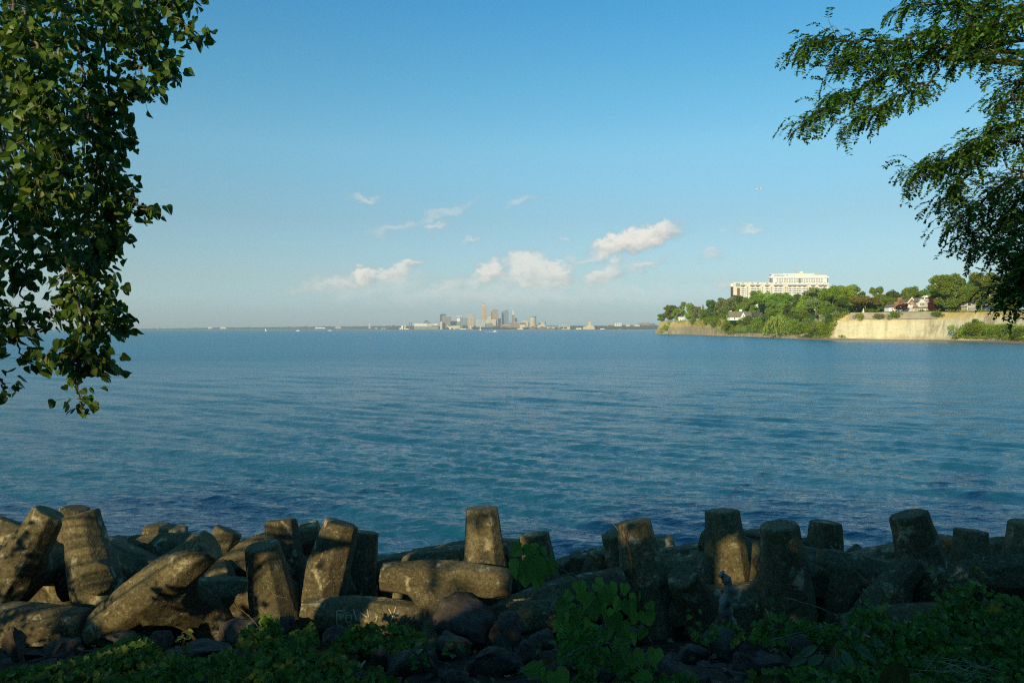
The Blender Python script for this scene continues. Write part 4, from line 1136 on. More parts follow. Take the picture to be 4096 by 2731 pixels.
tower('office_building', 'tan low block under the white sunlit tower', 570, 604, 228, 8080, f_greytan)
t, w, d, h = tower('office_tower', 'beige gridded tower with a small roof ball', 661, 720, 172, 8200, f_beige, .8)
part('roof_ball', f_white, t, lambda b: b.tube([(0, d / 2, h), (0, d / 2, h + 8)], [5, 2.5], 8))
part('column', f_cream, t, lambda b: b.box((-w * .08, -2, h / 2), (w * .09, 4, h)))

# the tallest: setbacks, pyramid and spire
t, w = site('skyscraper', 'tallest rosy stone skyscraper with setbacks, pyramid top and spire', 'skyscraper', 779, 828, 8400); h = top_h(55, 8400)
part('shaft', f_pink, t, lambda b: (b.box((0, 20, h * .36), (w, 40, h * .72)), b.box((0, 20, h * .74), (w * .92, 38, h * .10)), b.box((0, 20, h * .81), (w * .80, 34, h * .08)), b.box((0, 20, h * .86), (w * .6, 28, h * .04))))
part('bay', f_pink, t, lambda b: b.box((0, -2, h * .38), (w * .34, 5, h * .76)))
part('pyramid', f_greytan, t, lambda b: b.box((0, 20, h * .905), (w * .5, 24, h * .06), 0, 0, .12))
part('bright_roof_strip', f_bright, t, lambda b: b.box((-w * .06, 6, h * .885), (w * .40, 3, 4)))  # near-white strip at the foot of the pyramid
part('spire', M_steel, t, lambda b: b.tube([(0, 20, h * .92), (0, 20, h)], [2.2, .8], 6))
t, w, d, h = tower('skyscraper', 'red-brown stepped tower right of the tallest skyscraper', 872, 925, 132, 8350, f_brown, .8, cat='skyscraper')
part('crown', f_brown, t, lambda b: (b.box((0, d / 2, h + 6), (w * .82, d * .8, 12)), [b.box((w * (-.26 + .26 * k), d * .1 - 1.5, h + 12), (w * .15, 3, 8)) for k in range(3)]))
part('painted_shade_side', f_dark, t, lambda b: b.box((-w * .5 - 4, d / 2, h * .48), (9, d * .9, h * .96)))  # slate-dark slab: shade of the left flank put into the colour
t, w, d, h = tower('skyscraper', 'blue glass tower with a slanted roof left of the spired tower', 955, 1014, 140, 8450, f_steelblue, .7, cat='skyscraper')
part('slanted_roof', f_steelblue, t, lambda b: b.prism([(-w * .30, h), (w * .40, h), (w * .40, h + 22), (-w * .30, h + 8)], d * .2, d * .8))
part('corner', f_blue, t, lambda b: b.box((-w * .42, -1.5, h / 2), (w * .16, 4, h)))
# the old tower with a tapering spire
t, w = site('spired_tower', 'slim pale tower with a tall tapering spire', 'skyscraper', 1042, 1066, 8500); h = top_h(108, 8500)
part('shaft', f_greytan, t, lambda b: b.box((0, 16, h * .34), (w, 30, h * .68)))
part('belfry', f_cream, t, lambda b: (b.box((0, 16, h * .72), (w * .80, 24, h * .10)), b.box((0, 16, h * .80), (w * .58, 17, h * .08))))
part('spire', f_cream, t, lambda b: b.tube([(0, 16, h * .83), (0, 16, h * .90), (0, 16, h)], [w * .25, w * .17, .8], 8))
tower('office_building', 'narrow tan building right of the spired tower', 1069, 1089, 200, 8550, f_pink, .8, [(-.35, .35, 9)], f_pink)
tower('office_building', 'pale gridded building at the foot of the tallest skyscraper', 739, 815, 212, 8000, f_paleblue, .5, [(-.5, -.02, 3)], f_pale)
tower('office_building', 'cream block just right of the tallest skyscraper', 830, 866, 188, 8250, f_pale, .8, [(-.2, .4, 4)], f_white)
tower('office_building', 'pale cream low block below the red-brown tower', 866, 905, 208, 8050, f_pale, .8, [(-.4, .5, 3)], f_white)
tower('office_building', 'cream stepped building between pale grid and cream block', 815, 850, 214, 8150, f_cream, .6, [(-.5, 0, 5)], f_cream)
tower('office_building', 'pinkish tan block between red-brown and blue glass towers', 926, 954, 198, 8400, f_pink, .8, [(-.5, .5, 4)], f_dark)
tower('office_building', 'dark glass low building in front of the cream buildings', 820, 880, 240, 7950, f_steelblue, .5, [(-.4, .4, 3)], f_blue)
tower('office_building', 'blue low block left of the spired tower', 1012, 1044, 232, 8300, f_steelblue)
tower('drum_building', 'brown building with a rounded drum below the spired tower', 1050, 1100, 232, 8050, f_brick, .6, [(-.3, .3, 6)], f_pale)
t, w, d, h = tower('courthouse', 'broad beige stepped building left of the round tower', 1110, 1190, 226, 8300, f_pale, .5, [(-.2, .3, 12)], f_pale)
part('painted_shade_side', f_dark, t, lambda b: b.box((w * .46, -1.5, h * .46), (w * .10, 4, h * .92)))  # dark strip at the right edge, painting in that side's shade
tower('office_building', 'dark low building before the broad beige stepped building', 1110, 1160, 234, 8150, f_dark, .5)
tower('warehouse', 'long brick warehouse below the blue glass tower', 945, 1040, 253, 7950, f_brick, .3, [(-.35, .4, 4)], f_pale)
tower('warehouse', 'brick warehouse right of the drum building', 1050, 1130, 247, 7920, f_brick, .3)
tower('office_building', 'cream low building left of the round tower', 1110, 1155, 248, 7860, f_cream, .4)
# round tower
t, w = site('round_tower', 'round banded beige tower with a dark roof rim', 'tower', 1196, 1252, 8100); h = top_h(184, 8100)
part('wall', f_round, t, lambda b: b.tube([(0, w / 2, 0), (0, w / 2, h)], [w / 2, w / 2], 24))
part('roof_rim', f_dark, t, lambda b: b.tube([(0, w / 2, h), (0, w / 2, h + 5)], [w / 2 + 3, w / 2 + 3], 24))
tower('apartment_building', 'pale twin slabs right of the round tower', 1268, 1288, 234, 8200, f_pale); tower('apartment_building', 'right-hand pale slab of the twins beside the thin dark chimney', 1294, 1316, 234, 8200, f_pale)
tower('warehouse', 'low cream row under the pale twin slabs', 1250, 1330, 251, 8150, f_cream, .3)
def chimney(label, zx, zt, m, r=5.0, D=8250):
    t, w = site('chimney', label, 'chimney', zx, zx, D); h = top_h(zt, D)
    part('stack', m, t, lambda b: b.tube([(0, 0, 0), (0, 0, h)], [r, r * .75], 8)); part('rim', f_dark, t, lambda b: b.tube([(0, 0, h), (0, 0, h + 3)], [r * .85, r * .85], 8))
chimney('left of the two thin red chimneys beyond the white sheds', 169, 230, f_rust); chimney('right of the two thin red chimneys beyond the white sheds', 183, 231, f_rust); chimney('thin dark chimney right of the pale twin slabs', 1330, 224, f_dark)
# stadium
D = 7900; t, w = site('stadium', 'white curved stadium left of the navy tower', 'stadium', 202, 415, D)
part('stand', f_green, t, lambda b: (b.box((-w * .20, 30, 28), (w * .58, 60, 56)), b.box((w * .28, 30, 26), (w * .42, 60, 52))))
part('upper_stand', f_white, t, lambda b: (b.prism([(-w * .50, 62), (-w * .48, 100), (w * .06, 100), (w * .06, 62)], -6, 40), b.prism([(w * .10, 66), (w * .10, 96), (w * .49, 98), (w * .42, 66)], -6, 40)))
part('scoreboard', mat_plain("orange_panel", (.60, .22, .10), .6, .1, .05), t, lambda b: b.box((w * .22, -8, 86), (w * .18, 3, 12)))
part('rim', f_bright, t, lambda b: (b.box((-w * .21, -8, 101), (w * .56, 4, 5)), b.box((w * .3, -8, 98), (w * .38, 4, 5)), b.box((-w * .1, -3, 52), (w * .7, 4, 8))))
t.scale = (1, 1, .55)
def shed(label, z0, z1, zt, m, D=7800, name='harbour_shed', roof=None):
    t, w = site(name, label, 'shed', z0, z1, D); h = max(6.0, top_h(zt, D))
    part('wall', m, t, lambda b: b.box((0, 12, h * .4), (w, 24, h * .8)))
    part('roof', roof or m, t, lambda b: b.prism([(-w / 2 - 1, h * .8), (w / 2 + 1, h * .8), (w * .3, h), (-w * .3, h)], -1, 25))
shed('white museum block at the left end of the harbour', 96, 112, 258, f_bright, 7900, 'harbour_building'); shed('low white shed beside the white museum block', 80, 98, 276, f_white)
shed('white rounded shed left of the stadium', 120, 160, 282, f_white); shed('long cream shed right of the grey-tan slab', 512, 600, 258, f_cream, 7850)
shed('grey long shed with pale roof behind the white tent', 560, 690, 280, f_green, 7780); shed('white peaked tent at the waterfront', 597, 650, 283, f_bright, 7700, 'tent')
shed('white shed at the shore left of the gravel heaps', 1092, 1140, 284, f_bright, 7700); shed('cream shed beside the left gravel heap', 1195, 1222, 265, f_cream, 7750)
shed('long low cream waterfront building far right of the bridge arch', 1590, 1640, 278, f_white, 7750); shed('cream block right of the bridge arch', 1515, 1540, 268, f_cream, 7800)
shed('white shed right of the tan tower', 1800, 1835, 282, f_bright, 7700); shed('white low sheds below the bridge', 1345, 1400, 272, f_white, 7800); shed('cream shed row under the bridge arch', 1465, 1520, 286, f_cream, 7720)
t, w = site('grain_silo', 'pair of cream cylinders at the waterfront below the beige gridded tower', 'silo', 686, 712, 7750); h = top_h(256, 7750)
for dx in (-.25, .25): part('cylinder', f_cream, t, lambda b: b.tube([(w * dx, 8, 0), (w * dx, 8, h)], [w * .25, w * .25], 12))
# tan tower with a stepped base
t, w, d, h = tower('tan_tower', 'isolated tan tower above cream waterworks right of the bridge', 1686, 1719, 225, 8000, f_pink, .7, [(-.2, .5, 6)], f_pink)
t, w = site('waterworks', 'stepped cream waterworks building at the foot of the tan tower', 'building', 1652, 1750, 7750)
part('wall', f_cream, t, lambda b: (b.box((0, 15, 12), (w, 30, 24)), b.box((w * .1, 15, 26), (w * .6, 26, 20)), b.box((w * .07, 15, 44), (w * .2, 22, 60))))
tower('apartment_building', 'white gridded slab with dark windows on the wooded shore', 1921, 1985, 237, 8000, facade("white_dark_grid", (.85, .83, .78), (.12, .14, .14), 22, 22, .45, .5), .4)
chimney('thin radio mast above the white gridded slab', 1983, 198, M_steel, 1.2)
tower('apartment_building', 'cream building with a small pointed roof on the wooded shore', 2018, 2052, 250, 7950, f_cream, .6, [(-.15, .15, 10)], f_pink)
tower('hospital', 'long brick building on the ridge beside the water tower', 2126, 2235, 236, 8300, f_brick, .2, [(-.2, -.05, 8), (.2, .3, 5)], f_brick)
tower('apartment_building', 'pale low slab left of the long brick building', 2092, 2135, 253, 7900, f_white, .4); tower('warehouse', 'small brick block left of the white gridded slab', 1870, 1912, 252, 8050, f_brick, .4)
tower('apartment_building', 'tan far block above the left shore, the only tall one there', 130 - 10, 130 + 4, 250, 8300, f_pale)
t, w = site('water_tower', 'blue ball-shaped water tower at the right end of the ridge', 'water tower', 2245, 2252, 8250); h = top_h(238, 8250)
part('tank', mat_plain("water_tower_blue", (.04, .16, .42), .5, .05, .05), t, lambda b: b.tube([(0, 0, h - 42), (0, 0, h - 36), (0, 0, h - 22), (0, 0, h - 6), (0, 0, h)], [6, 22, 29, 20, 3], 14)); part('stem', M_steel, t, lambda b: b.tube([(0, 0, 0), (0, 0, h - 40)], [6, 5], 8))
# bridge: level viaduct and arch
D = 8100; t = empty('viaduct', (XD(cx(1245), D), D, GZ)); tag(t, 'long pale blue level viaduct leading right to the arch', 'bridge')
ln = XD(cx(1545), D) - XD(cx(1090), D); zd = ZD(cz(267), D) - GZ; m_b = mat_plain("pale_blue_steel", (.36, .47, .52), .5, .05, .02)
part('deck', m_b, t, lambda b: b.box((ln * .16, 0, zd), (ln, 14, 7))); part('piers', f_pale, t, lambda b: [b.box((ln * (-.3 + k * .0925), 0, zd / 2 - 2), (7, 8, zd - 4)) for k in range(11)])
D = 8250; t = empty('arch_bridge', (XD(cx(1492), D), D, GZ)); tag(t, 'pale green steel arch bridge on the wooded far shore', 'bridge')
hw = (cx(1545) - cx(1440)) / 2 / F * D; zh = ZD(cz(250), D) - GZ; z0 = ZD(cz(267), D) - GZ; m_a = mat_plain("pale_green_steel", (.46, .56, .54), .5, .05, .02)
arcp = lambda s: [(hw * math.sin(a), 0, z0 - s + (zh - z0) * math.cos(a)) for a in np.linspace(-math.pi / 2, math.pi / 2, 15)]
part('upper_chord', m_a, t, lambda b: b.tube(arcp(0), 4.0, 5)); part('lower_chord', m_a, t, lambda b: b.tube([(x * .94, y, z - 14) for x, y, z in arcp(0)], 3.0, 5)); part('hangers', m_a, t, lambda b: [b.box((hw * q, 0, (z0 + z0 + (zh - z0) * math.sqrt(1 - q * q)) / 2 - 6), (3, 3, (zh - z0) * math.sqrt(1 - q * q))) for q in np.linspace(-.8, .8, 9)])
# white crane by the water
D = 7700; t = empty('harbour_crane', (XD(cx(513), D), D, GZ)); tag(t, 'white slanting harbour crane in front of the grey-tan slab', 'crane')
part('jib', f_bright, t, lambda b: b.tube([(0, 0, 8), (-XD(cx(513), D) + XD(cx(486), D), 0, ZD(cz(255), D))], [5, 2.5], 5)); part('base', f_bright, t, lambda b: b.box((3, 0, 10), (14, 14, 20)))
def heap(label, zx, w_, h):
    D = 7700; x = XD(cx(zx), D); r = random.Random(int(zx)); ww = w_ * .1169 / F * D
    b = MB(); n = 18; vs = [(0, 0, h)]; fs = []
    for q, (k, hz) in enumerate(((.35, .72), (.75, .30), (1.0, 0))):
        for i in range(n):
            a = 6.283 * i / n; vs.append((ww / 2 * k * math.cos(a) * r.uniform(.9, 1.05), 30 * k * math.sin(a), h * hz * r.uniform(.88, 1.08)))
    for i in range(n):
        fs.append((0, 1 + i, 1 + (i + 1) % n))
        for q in (0, 1): fs.append((1 + q * n + i, 1 + (q + 1) * n + i, 1 + (q + 1) * n + (i + 1) % n, 1 + q * n + (i + 1) % n))
    b.add(vs, fs); o = b.build('ore_heap', f_rust, None, True, (x, D + 30, GZ)); tag(o, label, 'ore heap', 'ore heaps at the waterfront')
heap('brown ore heap right of the cream shed, nearest the city', 1222, 82, 34); heap('wide flat brown ore heap under the bridge', 1305, 90, 32); heap('smallest brown ore heap under the bridge arch', 1375, 70, 22)

# boats on the lake
def boat(px, py, D, label, L_=9.0, mast=0):
    t = empty('sailing_boat' if mast else 'motor_boat', (XD(px, D), D, 0.0)); tag(t, label, 'boat', 'boats on the lake')
    part('hull', M_white, t, lambda b: b.add([(-L_ / 2, -1.3, 1.2), (L_ * .3, -1.3, 1.3), (L_ / 2, 0, 1.7), (L_ * .3, 1.3, 1.3), (-L_ / 2, 1.3, 1.2), (-L_ / 2, -1, -.3), (L_ * .28, -.9, -.3), (L_ * .42, 0, -.3), (L_ * .28, .9, -.3), (-L_ / 2, 1, -.3)],
         [(0, 1, 2, 3, 4), (9, 8, 7, 6, 5), (0, 5, 6, 1), (1, 6, 7, 2), (2, 7, 8, 3), (3, 8, 9, 4), (4, 9, 5, 0)]))
    part('cabin', M_white, t, lambda b: b.box((-L_ * .06, 0, 2.1), (L_ * .36, 1.9, 1.5), 0, 0, .8))
    if mast: part('mast', M_steel, t, lambda b: b.tube([(0, 0, 1.5), (0, 0, mast)], .22, 5)); part('sail', M_white, t, lambda b: b.prism([(-.3, 2.6), (-L_ * .45, 2.8), (-.3, mast * .95)], -.08, .08))
    return t
bt = boat(495.2, 331, 1900, 'white motor boat with a short wake before the city', 11)
part('wake', M_white, bt, lambda b: b.prism([(-5, -.2), (-26, -.2), (-24, .12), (-6, .35)], -.7, .7))
boat(480.5, 330, 3600, 'small sailing boat with a bare mast below the tallest skyscraper', 10, 22); boat(298, 330, 2600, 'tiny white boat far out to the left', 14)
boat(330, 329, 3000, 'white cabin boat left of the harbour sheds', 16); boat(266, 330.5, 2400, 'small white boat below the long white shed on the left shore', 6, 10)

# low land under the city, far shore on the left, hazy ridge behind
def strip(name, m, prof, D, dep, kind='structure', jag=0.0, step=2.0, seed=1):
    """prof: (px, height m above the lake)"""
    r = np.random.default_rng(seed); xs = np.arange(prof[0][0], prof[-1][0], step); hs = np.interp(xs, [p[0] for p in prof], [p[1] for p in prof])
    hs = np.maximum(hs + r.normal(0, jag, len(xs)), .5) if jag else hs
    b = MB()
    for px, h in zip(xs, hs):
        x = XD(px, D); b.v += [(x, D, -1), (x, D + 4, h * .6), (x, D + dep * .3, h), (x * (1 + dep / D), D + dep, h * .8)]
    for i in range(len(xs) - 1):
        for k in range(3): b.f.append((i * 4 + k, i * 4 + 4 + k, i * 4 + 5 + k, i * 4 + 1 + k))
    b.m = [0] * len(b.f); o = b.build(name, m); tag(o, kind=kind); return o
m_land = mat_plain("shore_land", (.20, .19, .13), .95, .25, .01); m_hill = mat_plain("far_wooded_ridge", (.055, .085, .055), .95, .2, .004)
strip('city_shore', m_land, [(386, 2), (395, 3), (640, 3), (668, 4), (690, 4)], 7650, 1500)
strip('far_shore', m_hill, [(118, 1), (150, 10), (200, 18), (260, 26), (320, 34), (395, 44), (400, 44)], 9600, 900, jag=3.0, step=1.0)
strip('hills', m_hill, [(300, 20), (380, 46), (450, 52), (560, 52), (620, 46), (700, 50)], 10800, 1200, jag=2.5, step=1.0, seed=4)
strip('left_shore', m_hill, [(150, 1), (200, 6), (280, 8), (392, 9)], 9000, 300, jag=1.5, step=.8, seed=8)
def far_wood():
    r = np.random.default_rng(21); pts = []; sz = []
    def band(z0, z1, zt, D, n, jit=8):
        for k in range(n):
            zx = r.uniform(z0, z1); D_ = D + r.uniform(0, 120); hh = (ZD(cz(zt), D_) - GZ) * r.uniform(.6, 1.12)
            for q in range(16):
                pts.append((XD(cx(zx), D_) + r.normal(0, 8), D_ + r.normal(0, 5), GZ + hh * r.uniform(.15, 1))); sz.append(r.uniform(8, 13))
    band(705, 860, 272, 7700, 150); band(860, 1000, 272, 7700, 120); band(1000, 1075, 276, 7700, 50); band(1140, 1195, 275, 7750, 30)
    band(1400, 1680, 268, 8300, 200); band(1750, 1900, 262, 7900, 160); band(1880, 2300, 266, 7800, 420); band(1900, 2330, 256, 8150, 300); band(1540, 1660, 262, 8000, 70); band(0, 70, 280, 8000, 60); band(480, 520, 278, 7720, 30); band(60, 480, 268, 8350, 160)
    V, Fc = quads_np(np.array(pts), np.array(sz), .8)
    o = link('far_wood', mesh_np('far_wood', V, Fc, mat_leaf("far_wood_foliage", (.045, .085, .030), (.085, .14, .05), (.12, .17, .06), .1, .8, .05))); tag(o, 'bluish green trees massed along the city shore', 'trees', kind='stuff')
far_wood()
# scattered low houses of the far suburbs, each its own small block
for k, (px, wm, hm, D, m, lab) in enumerate([(320, 120, 20, 9450, f_white, 'long white shed on the far left shore'), (338, 70, 24, 9450, f_pink, 'pinkish block right of the long white shed on the left shore'), (391.5 - 70, 0, 0, 0, None, ''),
        (210, 45, 24, 9500, f_cream, 'left of two pale blocks far away on the left horizon'), (223, 70, 22, 9500, f_cream, 'right, wider of two pale blocks far away on the left horizon'), (369.5, 20, 62, 9450, f_pale, 'lone pale tower block above the left shore'),
        (376, 26, 10, 9200, f_bright, 'white shed nearest the harbour on the left shore'), (383, 40, 9, 9100, f_bright, 'low white shed at the water just left of the harbour'), (158, 8, 30, 9500, f_pale, 'thin pale tower far away on the left horizon')]):
    if not m: continue
    t = empty('far_building', (XD(px, D), D, 3)); tag(t, lab, 'building', 'buildings on the far left shore')
    part('wall', m, t, lambda b: b.box((0, 10, hm / 2), (wm, 20, hm))); part('roof', f_white, t, lambda b: b.box((0, 10, hm + 1.2), (wm * .9, 18, 2.4)))
# ------------------------------------------------------------------ the near bank
def bank_z(x, y):
    z = np.interp(y, [-80, -4, 0, 3, 6, 8, 10, 12, 14, 16, 18, 20, 24, 40], [5.7, 5.6, 5.4, 4.8, 4.05, 3.35, 2.85, 2.15, 1.55, 1.15, .7, .1, -1.2, -2])
    return float(z + (.16 * n3(x * .5, y * .5, 3) + .07 * n3(x * 1.7, y * 1.7, 8)) * min(1, max(0, (y + 1) / 5)))
def make_bank():
    m, nt, out = new_mat("bank_soil")
    co = worldco(nt); f = tex_noise(nt, co, 2.4, 8, .7)
    c = ramp(nt, f, [(.3, (.022, .017, .012)), (.55, (.055, .042, .028)), (.75, (.10, .08, .055))])
    principled(nt, out, c, .95, .1, tex_noise(nt, co, 9, 6, .7), .06, .9)
    xs = np.concatenate([np.linspace(-120, -16, 24)[:-1], np.linspace(-16, 16, 110), np.linspace(16, 120, 24)[1:]]); ys = np.concatenate([np.linspace(-80, 0, 24)[:-1], np.linspace(0, 26, 90), [32, 40]])
    V = [(x, y, bank_z(x, y)) for y in ys for x in xs]; nc = len(xs)
    i = (np.arange(len(ys) - 1)[:, None] * nc + np.arange(nc - 1)[None, :]).reshape(-1)
    o = link("ground", mesh_np("ground", np.array(V), np.stack([i, i + 1, i + nc + 1, i + nc], 1), m, True)); tag(o, kind='structure')
make_bank()

# ------------------------------------------------------------------ concrete breakwater blocks
M_con = mat_concrete()
def octa(r, z, axis, off=(0, 0, 0), rot=math.pi / 8, sy=1.0):
    k = r / math.cos(math.pi / 8); o = []
    for i in range(8):
        a = rot + i * math.pi / 4; u, v = k * math.cos(a), k * math.sin(a) * sy
        p = {'z': (u, v, z), 'y': (u, z, v), 'x': (z, u, v)}[axis]; o.append((p[0] + off[0], p[1] + off[1], p[2] + off[2]))
    return o
def loft(mb, rings):
    n = len(rings[0]); vs = [p for r_ in rings for p in r_]; fs = [tuple(range(n - 1, -1, -1)), tuple((len(rings) - 1) * n + k for k in range(n))]
    for i in range(len(rings) - 1):
        for k in range(n): fs.append((i * n + k, i * n + (k + 1) % n, (i + 1) * n + (k + 1) % n, (i + 1) * n + k))
    mb.add(vs, fs)
def dolos_mesh(seed):
    """unit length 1: one limb along Z at the origin, shank along +X, second limb along Y"""
    XB = .70; tip, mid = .103, .140
    mb = MB()
    prof = [(-.5, tip), (-.17, mid - .004), (-.10, mid), (.10, mid), (.17, mid - .004), (.5, tip)]
    loft(mb, [octa(r, z, 'z') for z, r in prof])
    loft(mb, [octa(r, z, 'y', (XB, 0, 0)) for z, r in prof])
    loft(mb, [octa(.15, -.05, 'x'), octa(.155, .10, 'x', sy=1.9), octa(.150, .19, 'x', sy=1.42), octa(.145, .28, 'x'), octa(.145, XB - .28, 'x')])
    a, b = octa(.145, XB - .28, 'x'), octa(.15, XB - .19, 'x'); 
    def wide(x, r, k):
        kk = r / math.cos(math.pi / 8); return [(x, kk * math.cos(math.pi / 8 + i * math.pi / 4) * k, kk * math.sin(math.pi / 8 + i * math.pi / 4)) for i in range(8)]
    loft(mb, [wide(XB - .30, .145, 1.0), wide(XB - .19, .150, 1.42), wide(XB - .10, .155, 1.9), wide(XB + .05, .15, 1.0)])
    me = mb.mesh('d', []); o = link('d', me)
    bm = bmesh.new(); bm.from_mesh(me); bmesh.ops.recalc_face_normals(bm, faces=bm.faces); bm.to_mesh(me); bm.free()
    md = o.modifiers.new('r', 'REMESH'); md.mode = 'VOXEL'; md.voxel_size = .0115
    ms = o.modifiers.new('s', 'SMOOTH'); ms.iterations = 1; ms.factor = .5
    dg = bpy.context.evaluated_depsgraph_get(); dg.update()
    ev = o.evaluated_get(dg); me2 = bpy.data.meshes.new_from_object(ev)
    bpy.data.objects.remove(o); me2.name = 'breakwater_block'
    for v in me2.vertices:
        p = v.co * 9 + Vector((seed * 7.3, 0, 0)); q = v.co * 26 + Vector((0, seed * 3.1, 0))
        k = .0042 * mnoise.noise(p) + .0016 * mnoise.noise(q)
        c = mnoise.noise(v.co * 5.2 + Vector((seed * 11, 4, 2)))
        if c > .42: k -= (c - .42) * .05
        v.co += v.normal * k
    me2.materials.clear(); me2.materials.append(M_con)
    me2.polygons.foreach_set("use_smooth", [True] * len(me2.polygons))
    return me2
DM = [dolos_mesh(k) for k in range(3)]
BLK = 2.42
def block(px, py, D, ang, tilt, phi, label, size=1.0, lying=False, roll=0.0, end=True, k=0):
    """px, py: the middle of a limb's end face (or of the limb when end is False); ang: lean in the picture, + to the right; tilt: + when that end comes towards the viewer;
    phi: where the shank points round the limb: 0 right, 90 away, 180 left, 270 to the viewer (lying limbs: 0 up, 90 to the viewer, 270 away)"""
    a = Vector((math.sin(R(ang)) * math.cos(R(tilt)), -math.sin(R(tilt)), math.cos(R(ang)) * math.cos(R(tilt)))).normalized()
    Lb = BLK * size
    c = P(px, py, D) - (a * Lb * .5 if end else Vector((0, 0, 0)))
    ref = Vector((0, 0, 1)) if lying else Vector((1, 0, 0))
    e1 = (ref - a * ref.dot(a)).normalized(); e2 = a.cross(e1)
    s = e1 * math.cos(R(phi)) + e2 * math.sin(R(phi)); b = a.cross(s)
    M = Matrix(((s.x, b.x, a.x, c.x), (s.y, b.y, a.y, c.y), (s.z, b.z, a.z, c.z), (0, 0, 0, 1))) @ Matrix.Scale(Lb, 4)
    o = link('breakwater_block', DM[k % 3]); o.matrix_world = M
    tag(o, label, 'breakwater block', 'concrete breakwater blocks along the shore'); return o
B = block
